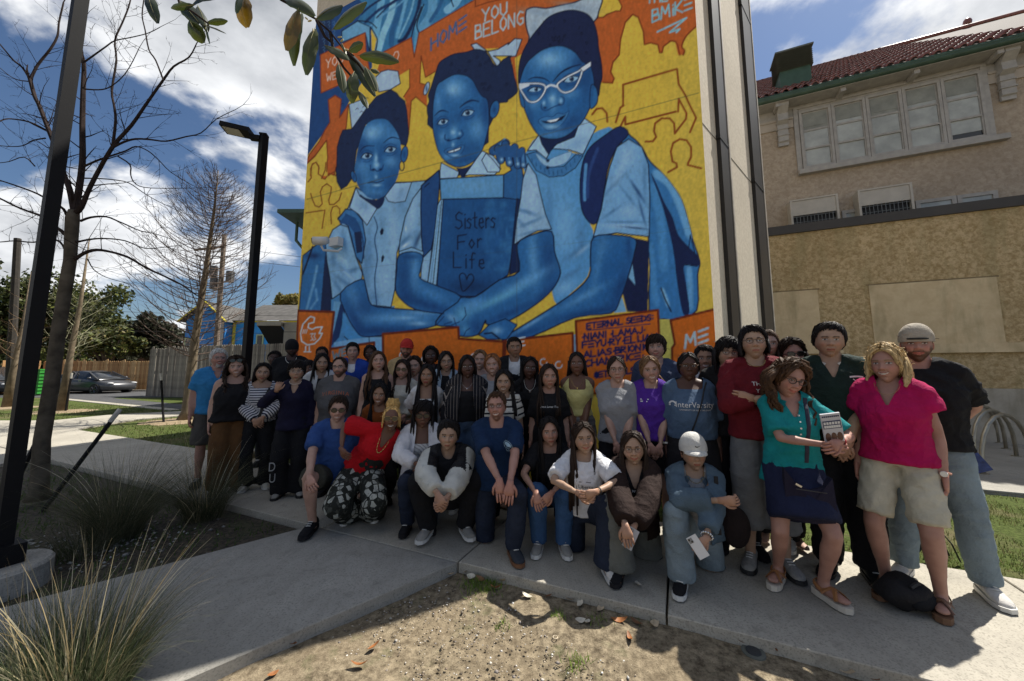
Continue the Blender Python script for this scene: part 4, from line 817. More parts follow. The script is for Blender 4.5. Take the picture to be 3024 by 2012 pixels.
def grass_clump(px,py,n,h,spread,cols,label,seed,plume=0,Y=None):
 r=np.random.default_rng(seed);g=G(px,py,-.06);o=tag(empty('grass_clump',(g[0],g[1],-.065)),label,'grass clump')
 def strands(nn_,h0,h1,w,sp,cl,segs=7,base=.14):
  q=r.uniform(0,2*math.pi,nn_);br=base*np.sqrt(r.random(nn_));H=r.uniform(h0,h1,nn_);ln=sp*H*r.uniform(.12,1.0,nn_)
  px_=np.cos(q)*br;py_=np.sin(q)*br;q2=q+r.normal(0,.5,nn_);wq=r.uniform(0,6.28,nn_);rows=[];dr=r.uniform(.1,.6,nn_)
  for s in range(segs+1):
   f=s/segs;cx=px_+np.cos(q2)*ln*f**1.5;cy=py_+np.sin(q2)*ln*f**1.5;cz=H*(f-dr*f**3.2*np.minimum(1,ln/H));ww=w*(1-f**2*.85)
   rows+=[np.stack([cx-np.cos(wq)*ww,cy-np.sin(wq)*ww,cz],-1),np.stack([cx+np.cos(wq)*ww,cy+np.sin(wq)*ww,cz],-1)]
  k=len(rows);V=np.stack(rows,1).reshape(-1,3);b0=np.arange(nn_)*k;Fc=np.concatenate([np.stack([b0+2*s,b0+2*s+1,b0+2*s+3,b0+2*s+2],-1)for s in range(segs)])
  c=np.asarray(cl)[r.integers(0,len(cl),nn_)]*r.uniform(.7,1.3,(nn_,1));return V,Fc,np.repeat(c,k,0)
 V,Fc,C=strands(n,h*.4,h,.0011,spread,cols,base=.17);a=obj('blades',mesh_from('blades',V,Fc,[m_og],False,C),o);a['kind']='stuff'
 if plume:
  V,Fc,C=strands(plume,h*.85,h*1.35,.0022,spread*.8,[(.50,.43,.26),(.42,.33,.18),(.55,.5,.36)],9);a=obj('seed_stalks',mesh_from('seed_stalks',V,Fc,[m_og],False,C),o);a['kind']='stuff'
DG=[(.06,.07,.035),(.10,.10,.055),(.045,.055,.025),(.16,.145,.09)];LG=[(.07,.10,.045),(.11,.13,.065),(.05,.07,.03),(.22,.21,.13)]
grass_clump(345,1590,1500,.98,1.25,DG,'large shaded ornamental grass clump in the middle of the bed',1,20)
grass_clump(600,1530,1100,.80,1.3,DG,'smaller shaded grass clump nearest the kneeling man in blue',2,24)
grass_clump(250,1640,500,.5,1.4,DG,'low sprawling grass clump beside the concrete footing',3,0)
grass_clump(215,2110,2300,.62,.9,LG,'bright feathery grass clump in the near left corner',4,100)
grass_clump(60,2080,450,.5,.7,LG,'pale grass clump at the lower left corner of the view',5,60)
m_ol=None
def ol_mat(name,c1_,c2_):
 m,t,b=new_mat(name);n1=noise(t,14,4);x=mixc(t,ramp(t,n1,.35,.65),c1_,c2_);t.links.new(x,b.inputs['Base Color']);b.inputs['Roughness'].default_value=.32;b.inputs['Specular IOR Level'].default_value=.5
 tr=nn(t,'ShaderNodeBsdfTranslucent');tr.inputs[0].default_value=(c2_[0]*2.4,c2_[1]*2.6,c2_[2]*.9,1);ms=nn(t,'ShaderNodeMixShader');ms.inputs[0].default_value=.13
 t.links.new(b.outputs[0],ms.inputs[1]);t.links.new(tr.outputs[0],ms.inputs[2]);t.links.new(ms.outputs[0],t.nodes['Material Output'].inputs[0]);return m
m_ol=[ol_mat('oak_leaf_olive',(.030,.040,.010),(.05,.064,.015)),ol_mat('oak_leaf_dark',(.012,.02,.010),(.03,.042,.014)),ol_mat('oak_leaf_yellowing',(.035,.04,.010),(.20,.11,.015))]
BR=tag(empty('overhanging_branch',AT(940,60,1.15)),'leafy oak branch hanging into the top of the view','branch');bb_=Vector(BR.location)
def P3(x,y,Y=1.15):return Vector(AT(x,y,Y))-bb_
stems=[((700,-260),(760,-120),(830,0),(885,30),(935,58),(975,95),(1010,140),(1045,165)),((935,60),(960,110),(985,130)),((480,-260),(505,-80),(530,10),(575,40),(615,70)),((975,95),(985,150),(1015,200),(1060,250)),((1020,150),(1060,190),(1085,230)),((700,-260),(590,-240),(480,-260)),((690,-250),(700,-100),(712,0)),((480,-260),(440,-120),(452,-10))]
b=MB()
for s in stems:b.tube([P3(*p)for p in s],[.0045*(1-i/(len(s)+1))+.0012 for i in range(len(s))],6)
b.build('twig',m_twig,BR,True);b=MB();b.tube([P3(590,-240),P3(620,-500),P3(700,-1200)],[.006,.012,.03],8);b.build('bough',m_twig,BR,True)
def oak_leaf(ax,ay,bx,by,w,mi,Y=1.15,face=0.,curl=.12):
 A=P3(ax,ay,Y);B=P3(bx,by,Y+random.uniform(-.03,.03));d=B-A;l=d.length;d.normalize();v=Vector((0,1,0));s=d.cross(v).normalized();nrm=s.cross(d).normalized()
 R=Matrix.Rotation(face,3,d);s=R@s;nrm=R@nrm;n=9;V=[];W_=w/F_PX*Y
 for i in range(n+1):
  f=i/n;ww=W_*.5*(math.sin(math.pi*(f*.96+.02))**.62)*(1+.06*math.sin(i*2.1));c=A+d*(l*f)+nrm*(-curl*l*math.sin(math.pi*f))
  V+=[c-s*ww+nrm*ww*.35,c-s*ww*.5+nrm*ww*.07,c,c+s*ww*.5+nrm*ww*.1,c+s*ww+nrm*ww*.4]
 Fc=[(i*5+j,i*5+j+1,i*5+j+6,i*5+j+5)for i in range(n)for j in range(4)]
 me=mesh_from('leaf',V,Fc,[m_ol[mi]],True);o=obj('leaf',me,BR)
 vb=MB();vb.tube([A+d*(l*f)+nrm*(-curl*l*math.sin(math.pi*f))-nrm*.0008 for f in(-.06,0,.3,.6,.95)],[.0012,.0011,.0008,.0006,.0003],4);vb.build('midrib',mat('midrib',(.16,.15,.05),.6),o)
random.seed(4)
for a in((438,-20,466,70,34,1,.3),(570,15,505,25,20,1,.9),(530,2,590,70,46,1,.2),(565,20,645,-5,40,1,.5),(560,60,600,128,46,0,.1),(585,20,612,95,30,1,.9),(612,68,672,62,20,0,.6),(600,75,668,100,14,1,.8),(608,85,620,132,16,1,.8),(715,-15,730,82,58,2,.1),(712,-20,700,40,40,1,.4),(880,30,846,150,44,2,.2),(890,40,868,195,44,0,.1),(930,85,905,222,46,0,.1),(880,30,885,120,34,1,.7),(840,0,930,48,46,0,.2),(935,55,1010,15,60,1,.2),(985,85,1082,5,54,0,.15),(962,135,1030,178,34,0,.3),(1062,165,1178,182,42,0,.2),(1030,150,1072,128,30,1,.4),(1025,150,1108,285,38,1,.25),(1080,200,1112,270,34,0,.3),(1000,190,1015,275,30,0,.4),(1045,215,1040,305,46,0,.1),(1060,270,1085,320,22,0,.4),(1095,205,1120,215,22,0,.3),(1040,160,1060,235,30,0,.8),(1010,130,1022,160,14,0,.9)):
 oak_leaf(*a[:6],Y=1.15+random.uniform(-.06,.06),face=a[6]*random.choice((-1,1)),curl=random.uniform(.03,.14))
b=MB()
for(x,y)in((905,55),(915,62),(925,90),(1003,110),(1010,120),(1022,148),(1038,140)):
 p=P3(x,y,1.13);b.ball(p,.003,.003,.008,6,4,Matrix.Rotation(random.uniform(0,3),3,'Y'))
o=b.build('bud',mat('bud_tan',(.4,.34,.16),.6),BR,True);o['kind']='stuff'
MX0,MY0,MW,MH=840,-60,1310,1560
IMG=np.zeros((MH,MW,3),np.float32);GX,GY_=np.meshgrid(np.arange(MW)+MX0+.5,np.arange(MH)+MY0+.5)
def Z4(*p):return[(880+.3316*x,.3316*y)for x,y in p]
def Z5(*p):return[(1500+.3317*x,.3317*y)for x,y in p]
def Z6(*p):return[(860+.3825*x,480+.3825*y)for x,y in p]
def Z7(*p):return[(1440+.4337*x,400+.4337*y)for x,y in p]
def DD(*p):return[(1.283*x,1.283*y)for x,y in p]
def smooth(pts,closed=True,k=5):
 P=np.array(pts,float);n=len(P);o=[]
 rgn=range(n)if closed else range(n-1)
 for i in rgn:
  g=(lambda j:P[j%n])if closed else(lambda j:P[min(max(j,0),n-1)])
  p0,p1,p2,p3=g(i-1),g(i),g(i+1),g(i+2)
  for s in np.arange(k)/k:o.append(.5*((2*p1)+(p2-p0)*s+(2*p0-5*p1+4*p2-p3)*s*s+(3*p1-p0-3*p2+p3)*s**3))
 if not closed:o.append(P[-1])
 return o
def mask(pts):
 P=np.array(pts,float);x0=max(0,int(P[:,0].min()-MX0)-1);x1=min(MW,int(P[:,0].max()-MX0)+2);y0=max(0,int(P[:,1].min()-MY0)-1);y1=min(MH,int(P[:,1].max()-MY0)+2)
 if x1<=x0 or y1<=y0:return None
 acc=np.zeros((y1-y0,x1-x0),np.float32);X=GX[y0:y1,x0:x1];Y=GY_[y0:y1,x0:x1];n=len(P)
 for dy in(-.25,.25):
  r=np.zeros(acc.shape,bool);Yr=GY_[y0:y1,x0]+dy
  for i in range(n):
   xa,ya=P[i];xb,yb=P[(i+1)%n]
   if ya==yb:continue
   a,b=min(ya,yb),max(ya,yb);j0=np.searchsorted(Yr,a);j1=np.searchsorted(Yr,b)
   if j1<=j0:continue
   xi=(xb-xa)*(Yr[j0:j1]-ya)/(yb-ya)+xa;r[j0:j1]^=X[j0:j1]<xi[:,None]
  acc+=r*.5
 return(slice(y0,y1),slice(x0,x1)),acc
def put(ms,col,al=1.):
 if ms is None:return
 sl,a=ms;a=(a*al)[...,None];IMG[sl]=IMG[sl]*(1-a)+np.array(col,np.float32)*a
def fill(pts,col,sm=False,al=1.,line=None,lw=3.4):
 p=smooth(pts)if sm else pts;m=mask(p);put(m,col,al)
 if line is not None:stroke(p,line,lw,closed=True)
 return m
def stroke(pts,col,w=3.,closed=False,al=1.,sm=False,taper=False,soft=.7,clip=None):
 if sm:pts=smooth(pts,closed)
 P=np.array(pts,float);n=len(P)
 for i in range(n if closed else n-1):
  a=P[i];b=P[(i+1)%n];ww=w*(1-.7*abs(2*(i+.5)/n-1))if taper else w
  x0=max(0,int(min(a[0],b[0])-ww-MX0-2));x1=min(MW,int(max(a[0],b[0])+ww-MX0+3));y0=max(0,int(min(a[1],b[1])-ww-MY0-2));y1=min(MH,int(max(a[1],b[1])+ww-MY0+3))
  if x1<=x0 or y1<=y0:continue
  X=GX[y0:y1,x0:x1];Y=GY_[y0:y1,x0:x1];d=b-a;L2=max(1e-6,d@d);t=np.clip(((X-a[0])*d[0]+(Y-a[1])*d[1])/L2,0,1)
  dd=np.hypot(X-a[0]-t*d[0],Y-a[1]-t*d[1]);al_=np.clip((ww*.5-dd)/soft+.5,0,1)*al
  if clip is not None:al_=al_*full(clip)[y0:y1,x0:x1]
  al_=al_[...,None];IMG[y0:y1,x0:x1]=IMG[y0:y1,x0:x1]*(1-al_)+np.array(col,np.float32)*al_
_fc={}
def full(m):
 k=id(m)
 if k not in _fc:
  f=np.zeros((MH,MW),np.float32);f[m[0]]=m[1];_fc[k]=(f,m)
 return _fc[k][0]
def blob(c,rx,ry,col,al=.6,rot=0.,clip=None,p=2.0):
 """soft brushed patch"""
 cx,cy=c;R=max(rx,ry)*2.2;x0=max(0,int(cx-R-MX0));x1=min(MW,int(cx+R-MX0));y0=max(0,int(cy-R-MY0));y1=min(MH,int(cy+R-MY0))
 if x1<=x0 or y1<=y0:return
 X=GX[y0:y1,x0:x1]-cx;Y=GY_[y0:y1,x0:x1]-cy;c_,s_=math.cos(rot),math.sin(rot);u=(X*c_+Y*s_)/rx;v=(-X*s_+Y*c_)/ry
 al=min(1.,al*1.35)if col in(SKL,SKX)else al;a=np.exp(-(u*u+v*v)**(p/2)*1.1)*al
 if clip is not None:a=a*full(clip)[y0:y1,x0:x1]
 a=a[...,None];IMG[y0:y1,x0:x1]=IMG[y0:y1,x0:x1]*(1-a)+np.array(col,np.float32)*a
YEL=(192,164,58);YEL2=(176,156,66);ORG=(168,84,34);ORL=(112,44,12);NAV=(13,20,44);HAIR=(24,38,70)
SK=(36,92,146);SKD=(20,58,108);SKL=(92,150,196);SKX=(140,184,212);SH=(112,156,190);SHL=(140,176,204);SHD=(64,108,152);DK=(18,44,88);BL=(44,104,158);PAPER=(150,176,198)
IMG[:]=YEL
r_=np.random.default_rng(2)
for i in range(260):
 blob((r_.uniform(860,2120),r_.uniform(-60,1100)),r_.uniform(20,70),r_.uniform(15,60),(200,174,70)if i%2 else(178,152,54),.15)
blob((2050,500),90,500,YEL2,.6)
fill(Z4((170,-200),(640,-200),(660,600),(460,900),(370,1060),(280,1110),(60,1420)),(26,62,112))
fill(Z4((185,-150),(300,-150),(300,300),(250,480),(185,500)),(22,40,74))
for q in range(4):
 for j in range(3):stroke(Z4((215+j*45,200+q*75),(232+j*45,192+q*75),(240+j*45,205+q*75),(226+j*45,222+q*75),(240+j*45,232+q*75),(232+j*45,246+q*75)),(70,110,150),1.6,al=.8)
og=[Z4((270,890),(330,850),(385,885),(370,1050),(450,930),(430,1130),(390,1320),(350,1480))+Z6((345,40),(330,100),(295,85),(260,130),(235,120),(262,20))+Z4((262,1400),(255,1250),(150,1390),(60,1470),(103,1375),(190,1260),(240,1160),(285,1090))]
fill(og[0],ORG,line=ORL,lw=3.)
fill(Z4((255,1250),(262,1400),(262,1568),(60,1568),(60,1480),(150,1395)),YEL)
stroke(Z4((255,1250),(150,1395),(80,1460)),ORL,3);stroke(Z4((255,1250),(264,1400),(255,1530)),ORL,3)
rb=fill(Z4((380,-200),(1650,-200),(1570,60),(1075,290),(1065,470),(1040,500),(1010,330),(760,470),(680,460),(700,350),(640,240),(530,190),(600,60)),(46,106,150))
fill(Z4((390,280),(530,190),(640,240),(640,470),(600,290),(390,380)),(92,146,182),line=NAV,lw=2.5)
for(pts,c,w)in((((760,-150),(735,60),(700,250),(690,350)),(96,156,190),20),(((860,-100),(830,120),(760,300),(720,440)),(120,172,196),18),(((930,-100),(900,100),(840,280),(830,400)),(34,84,130),14),(((985,-100),(940,100),(880,330)),(92,150,186),9),(((1100,-100),(1060,120),(960,330),(900,370)),(14,30,66),9),(((1045,-60),(1000,120),(900,340)),(110,164,192),5),(((1110,60),(1060,200),(1045,480)),(78,140,176),9),(((1200,-50),(1190,120),(1110,250)),(84,142,180),26),(((1300,-60),(1260,60),(1180,190)),(34,84,130),10),(((1450,-60),(1400,30),(1330,90)),(110,164,196),22),(((600,200),(720,90),(850,20),(960,-60)),(18,44,88),7),(((640,240),(760,130),(900,40),(1000,-60)),(88,144,182),5),(((560,130),(640,60),(760,-20)),(14,30,66),5),(((700,160),(800,60),(900,-30)),(14,30,66),3)):
 stroke(Z4(*pts),c,w,sm=True,taper=False,soft=4,clip=rb)
for pts in(((700,250),(640,200),(530,185)),((1100,60),(1030,250),(1012,330)),((1335,-80),(1385,60)),((690,460),(705,350),(645,240)),((1120,40),(1060,210),(1075,290))):stroke(Z4(*pts),NAV,3.4,sm=True)
fill(Z4((200,490),(600,290),(605,450),(640,640),(205,830)),ORG,line=ORL,lw=2.5)
fill(Z4((700,640),(760,460),(1010,335),(1035,510),(1075,295),(1580,-5),(1580,-200),(2000,-200),(2000,420),(1560,440),(1220,640),(1135,690),(1095,500),(1085,740),(1150,760),(1150,950),(1050,865),(1010,900),(985,1200),(960,900),(940,860),(995,780),(990,620),(890,680)),ORG)
for pts in(((760,465),(1010,335),(1035,510),(1078,295),(1580,-5)),((1580,60),(1580,-100)),((1580,60),(1700,20),(1880,-20)),((1135,690),(1097,500),(1085,740),(1150,760)),((1220,640),(1135,690)),((1150,950),(1050,865),(1010,900),(985,1200)),((995,780),(940,865)),((993,615),(995,780))):stroke(Z4(*pts),ORL,3)
fill(Z5((-10,-200),(820,-200),(1900,-200),(1900,100),(1668,245),(1580,330),(1545,410),(1570,450),(1555,490),(1515,490),(1490,380),(1440,365),(1385,410),(1375,465),(1345,470),(1330,400),(1270,385),(1215,400),(1205,280),(1160,160),(1110,130),(1040,210),(1000,350),(990,490),(930,560),(915,640),(945,700),(930,740),(790,735),(770,200),(-10,300)),ORG)
fill(Z5((-10,100),(170,90),(190,350),(125,480),(60,520),(90,790),(38,790),(38,560),(-10,500)),ORG)
fill(Z5((828,-200),(960,-60),(1015,60),(1000,100),(960,100),(880,130),(850,155),(805,160),(800,120)),YEL,line=ORL,lw=4)
stroke(Z5((1672,240),(1590,320),(1548,410),(1572,450),(1560,490)),ORL,4.5,sm=True);stroke(Z5((1530,490),(1510,400),(1490,370),(1450,365),(1385,415),(1372,468),(1350,470),(1335,400),(1270,382),(1215,398),(1205,280),(1160,155),(1110,130),(1045,200),(1003,350),(990,490),(935,555),(915,640),(945,700),(930,740),(845,735)),ORL,4.5)
for i in range(90):blob((r_.uniform(960,2080),r_.uniform(-60,230)),30,22,(184,96,40)if i%2 else(146,68,26),.0)
BRN=(120,56,18)
for z,L_,w in((Z5,[((1025,940),(1025,755),(1505,615),(1520,750),(1580,850),(1610,920),(1675,1050),(1620,1180)),((960,1090),(985,1010),(1000,960),(1030,940)),((1005,1120),(1045,1040),(1045,1110),(1495,995)),((1515,995),(1520,880),(1590,1010),(1585,1060),(1485,1190),(1480,1100),(1440,1055),(1370,1055),(1310,1100),(1300,1170),(1320,1220),(1290,1260),(1225,1262)),((750,1020),(790,970),(840,965),(880,1010),(885,1085)),((1425,1535),(1505,1490),(1500,1455),(1465,1440),(1450,1350),(1470,1275),(1530,1240),(1590,1250),(1630,1310),(1630,1400),(1605,1450),(1600,1470),(1720,1500))],6.0),(Z6,[((150,240),(165,290),(185,335),(215,345),(240,320),(225,230),(240,190),(275,165),(310,190),(305,240),(290,290),(295,325),(330,325),(370,290),(388,235)),((115,390),(260,368),(238,510)),((310,475),(305,390),(320,345),(350,335),(375,360),(375,400)),((130,150),(155,120),(150,50),(165,10),(190,0)),((190,0),(215,40),(210,90),(232,105)),((235,125),(262,60),(268,0))],3.4)):
 for pts in L_:stroke(z(*pts),BRN,w)
for pts in(((110,1568),(125,1470),(160,1445),(185,1480),(180,1550)),((270,1568),(320,1530),(335,1568))):stroke(Z4(*pts),BRN,3)
FT={'A':[[(0,0),(.45,1),(.9,0)],[(.15,.35),(.75,.35)]],'B':[[(0,0),(0,1),(.55,.95),(.6,.6),(0,.52)],[(.0,.52),(.7,.45),(.7,.08),(0,0)]],'C':[[(.75,.9),(.4,1),(.05,.7),(.05,.3),(.4,0),(.75,.12)]],'D':[[(0,0),(0,1),(.6,.8),(.75,.5),(.6,.15),(0,0)]],'E':[[(.75,1),(0,.95),(0,0),(.75,0)],[(0,.5),(.6,.52)]],'e3':[[(0,.95),(.8,1)],[(0,.5),(.75,.53)],[(0,.05),(.8,.08)]],'F':[[(.75,1),(0,.95),(0,0)],[(0,.5),(.6,.52)]],'G':[[(.75,.85),(.4,1),(.05,.7),(.05,.3),(.4,0),(.75,.1),(.75,.45),(.45,.45)]],'H':[[(0,0),(0,1)],[(.75,0),(.75,1)],[(0,.5),(.75,.5)]],'I':[[(.2,0),(.2,1)]],'J':[[(.6,1),(.6,.2),(.3,0),(0,.2)]],'K':[[(0,0),(0,1)],[(.7,1),(0,.45),(.75,0)]],'L':[[(0,1),(0,0),(.7,.03)]],'M':[[(0,0),(.1,1),(.45,.35),(.8,1),(.9,0)]],'N':[[(0,0),(.02,1),(.7,0),(.72,1)]],'O':[[(.35,0),(.03,.3),(.03,.7),(.35,1),(.7,.7),(.7,.3),(.35,0)]],'R':[[(0,0),(0,1),(.6,.9),(.6,.6),(0,.5),(.7,0)]],'S':[[(.68,.88),(.35,1),(.03,.8),(.1,.57),(.6,.45),(.68,.2),(.35,0),(0,.12)]],'T':[[(0,1),(.8,1)],[(.4,1),(.4,0)]],'U':[[(0,1),(.03,.25),(.35,0),(.68,.25),(.7,1)]],'W':[[(0,1),(.2,0),(.45,.6),(.7,0),(.9,1)]],'Y':[[(0,1),(.38,.5),(.75,1)],[(.38,.5),(.3,0)]],'.':[[(.15,.42),(.22,.5)]],':':[[(.15,.25),(.2,.28)],[(.15,.75),(.2,.78)]],' ':[],'@':[[(.6,.3),(.35,.35),(.35,.65),(.6,.65),(.6,.3),(.85,.35),(.85,.75),(.5,1),(.1,.75),(.1,.25),(.5,0),(.8,.1)]],'i':[[(.15,0),(.15,.6)],[(.13,.82),(.17,.86)]],'s':[[(.45,.52),(.2,.6),(.03,.48),(.4,.25),(.3,.02),(0,.06)]],'t':[[(.2,.95),(.2,.1),(.42,0)],[(0,.62),(.42,.66)]],'e':[[(.05,.3),(.5,.35),(.4,.6),(.12,.55),(.05,.2),(.3,0),(.52,.1)]],'r':[[(.08,0),(.08,.6)],[(.08,.42),(.3,.62),(.42,.55)]],'o':[[(.25,0),(.03,.3),(.25,.62),(.48,.3),(.25,0)]],'f':[[(.5,.95),(.28,1),(.2,.75),(.2,0)],[(0,.55),(.42,.58)]],'l':[[(.1,1),(.1,0)]]}
def text(s,x0,y0,x1,y1,h,col,w,gap=.25,h2=None,al=1.,jit=.04):
 """baseline from (x0,y0) to (x1,y1), letter height h -> h2"""
 toks=[];i=0
 while i<len(s):
  if s[i]=='3':toks.append('e3')
  else:toks.append(s[i])
  i+=1
 wd=[max([max(p[0]for p in st)for st in FT.get(t,[])]or[.35])+gap for t in toks];tot=sum(wd)-gap;u=0;bx,by=x1-x0,y1-y0
 for t,w_ in zip(toks,wd):
  for st in FT.get(t,[]):
   pts=[]
   for a,b in st:
    f=(u+a)/tot;hh=h+((h2 or h)-h)*f;pts.append((x0+bx*f+r_.normal(0,jit)*3,y0+by*f-b*hh+r_.normal(0,jit)*3))
   stroke(pts,col,w,al=al,soft=1.0)
  u+=w_
WH=(150,176,186);BT=(62,88,128);LB=(112,168,184)
x=Z4((250,610),(400,560),(255,725),(400,680));text('YOU',*x[0],*x[1],26,(200,190,180),2.2);text('WE',*x[2],*(Z4((345,700))[0]),22,(200,190,180),2.2)
stroke(Z4((850,500),(865,465),(890,460),(898,490),(885,530)),(200,190,180),2.)
a=Z4((1185,450),(1500,250));text('HOM3',*a[0],*a[1],36,BT,5.5,h2=38)
a=Z4((1640,195),(1860,130));text('YOU',*a[0],*a[1],36,WH,4.5);a=Z4((1580,350),(1870,290))+Z5((135,215));text('BELONG',*a[0],*a[2],40,WH,4.5)
a=Z5((1285,200),(1640,80));text('BMiK3',*a[0],*a[1],36,LB,5,gap=.2);a=Z5((1235,30),(1420,10));text('THE',*a[0],*a[1],36,LB,4.5)
stroke(Z5((1330,285),(1590,160),(1440,290),(1530,260),(1500,290)),LB,5)
def ear(z,c,rx,ry,rot,col=SK):p=z(c)[0];blob_poly=[(p[0]+rx*math.cos(t)*math.cos(rot)-ry*math.sin(t)*math.sin(rot),p[1]+rx*math.cos(t)*math.sin(rot)+ry*math.sin(t)*math.cos(rot))for t in np.linspace(0,6.283,20)[:-1]];m=fill(blob_poly,col,line=NAV,lw=2.6);blob(p,rx*.5,ry*.55,SKD,.8,clip=m);return m
bk=fill(Z6((85,860),(90,720),(190,640),(260,590),(310,640),(340,900),(330,1150),(60,1150)),(40,96,148),line=NAV,lw=3)
fill(Z6((262,700),(300,900),(330,1060),(320,1150),(225,1150),(245,900)),(20,34,66))
blob(Z6((170,720))[0],22,10,DK,.9,clip=bk);stroke(Z6((165,650),(120,780),(90,860)),NAV,5,sm=True);stroke(Z6((200,800),(170,950),(120,1130)),(110,160,194),7,soft=5,clip=bk,al=.7);stroke(Z6((190,980),(200,1060),(150,1130)),(110,160,194),6,soft=5,clip=bk,al=.6)
fill(Z6((310,1050),(410,1000),(600,1100),(800,1110),(720,1420),(300,1460)),(62,118,166))
fill(Z6((330,1070),(380,1080),(370,1180),(330,1330),(310,1250)),(90,144,182));fill(Z6((380,1090),(420,1130),(370,1350),(300,1430),(320,1340)),DK)
fill(Z6((400,1150),(470,1300),(600,1340),(600,1400),(440,1380),(390,1290)),(60,124,176));stroke(Z6((410,1345),(460,1390)),NAV,3)
fill(Z6((330,1390),(440,1370),(600,1350),(600,1420),(330,1430)),(104,152,188));fill(Z6((600,1345),(710,1345),(720,1560),(620,1560)),(104,152,188),line=NAV,lw=2)
s1=fill(Z6((500,190),(440,350),(360,430),(430,560),(540,800),(610,1100),(770,1118),(800,980),(815,700),(860,560),(880,420),(960,300),(1040,140),(930,150),(800,155),(740,250),(660,300)),SH,line=NAV,lw=3)
for c,rx,ry,cc_,al in((Z6((600,700))[0],16,90,SHD,.55),(Z6((570,900))[0],12,70,SHD,.5),(Z6((790,560))[0],14,90,SHL,.6),(Z6((720,900))[0],22,60,SHL,.5),(Z6((850,300))[0],22,50,SHD,.45),(Z6((640,1050))[0],18,22,SHD,.6),(Z6((700,480))[0],12,40,SHD,.3)):blob(c,rx,ry,cc_,al,clip=s1)
stroke(Z6((640,420),(665,500),(645,600),(665,740),(645,900),(660,1100)),SKD,3.2,sm=True)
fill(Z6((700,505),(715,520),(708,555),(690,562),(684,535)),NAV);fill(Z6((708,712),(720,730),(708,768),(696,770),(695,735)),NAV)
st=fill(Z6((360,440),(420,360),(490,370),(550,450),(575,600),(545,780),(500,730),(470,600),(440,490)),(52,106,158),line=NAV,lw=3);fill(Z6((485,540),(540,530),(550,690),(505,702)),HAIR);stroke(Z6((420,400),(500,450),(550,580),(560,740)),DK,4,sm=True,al=.7);fill(Z6((370,470),(420,400),(500,430),(540,530),(485,540),(440,480)),(30,72,122))
sl=fill(Z6((380,480),(440,500),(465,600),(500,730),(550,860),(545,900),(315,1055),(300,900),(275,760),(265,640),(320,520)),SH,line=NAV,lw=3)
for c,rx,ry,ro in(((380,820),40,8,.7),((420,930),45,7,.6),((330,700),8,40,.1),((480,830),22,7,-.4),((410,620),7,30,-.2),((360,960),30,6,1.0)):blob(Z6(c)[0],rx,ry,SHD,.75,ro,clip=sl)
for c,rx,ry,ro in(((440,870),40,6,.65),((390,750),30,8,.7),((340,600),8,30,.2)):blob(Z6(c)[0],rx,ry,SHL,.8,ro,clip=sl)
fill(Z4((455,930),(590,880),(615,960),(545,1060),(480,1158)),PAPER,line=NAV,lw=2.6);fill(Z4((690,690),(740,640),(800,622),(890,635),(912,745),(820,800),(720,820)),PAPER,line=NAV,lw=2.8)
fill(Z4((830,800),(880,830),(900,860),(950,900),(968,980),(985,1190),(975,1260),(960,1300),(900,1280),(870,1160),(720,1060),(600,1110),(560,1250),(520,1340),(500,1500))+Z6((490,60),(470,120),(430,180),(385,207),(355,150),(345,60))+Z4((345,1480),(350,1310),(375,1220),(400,1160),(480,1150),(600,980),(700,860)),HAIR,line=NAV,lw=2.6)
for i in range(26):p=Z4((r_.uniform(380,940),r_.uniform(880,1350)))[0];stroke([(p[0],p[1]),(p[0]+5,p[1]-5),(p[0]+9,p[1]-2)],(14,22,48),1.6)
f1=fill(smooth(Z4((600,1125),(650,1080),(720,1060),(800,1075),(880,1180),(915,1290),(918,1400))+Z6((840,30),(822,110),(790,180),(740,240),(700,272),(655,285),(600,272),(560,240),(520,190),(495,120),(490,40))+Z4((512,1450),(530,1340),(562,1230)),True,4),SK)
ear(Z4,(948,1375),10,24,.15);ear(Z6,(482,110),7,17,-.3);p=Z4((925,1480))[0];stroke([(p[0]+7*math.cos(t),p[1]+14*math.sin(t))for t in np.linspace(0,6.3,14)],NAV,3);
for z,c,rx,ry,cc_,al,ro in((Z4,(680,1170),42,26,SKL,.6,-.2),(Z4,(650,1190),22,18,SKX,.35,0),(Z4,(860,1240),24,30,SKL,.35,.4),(Z4,(870,1400),18,40,SKD,.5,0),(Z4,(560,1330),12,40,SKD,.7,.2),(Z4,(575,1480),26,24,SKL,.35,0),(Z4,(830,1440),22,20,SKL,.5,0),(Z4,(690,1470),8,40,SKL,.45,0),(Z6,(560,150),26,40,SKL,.3,0),(Z6,(770,160),20,40,SKD,.5,.3),(Z6,(530,170),14,44,SKD,.5,-.2),(Z6,(650,245),40,14,SKL,.35,0),(Z6,(660,262),60,10,SKD,.4,0),(Z4,(620,1390),24,16,SKD,.5,-.1),(Z4,(810,1330),22,15,SKD,.5,-.1),(Z4,(735,1400),7,34,SKD,.35,0)):
 blob(z(c)[0],rx,ry,cc_,al,ro,clip=f1)
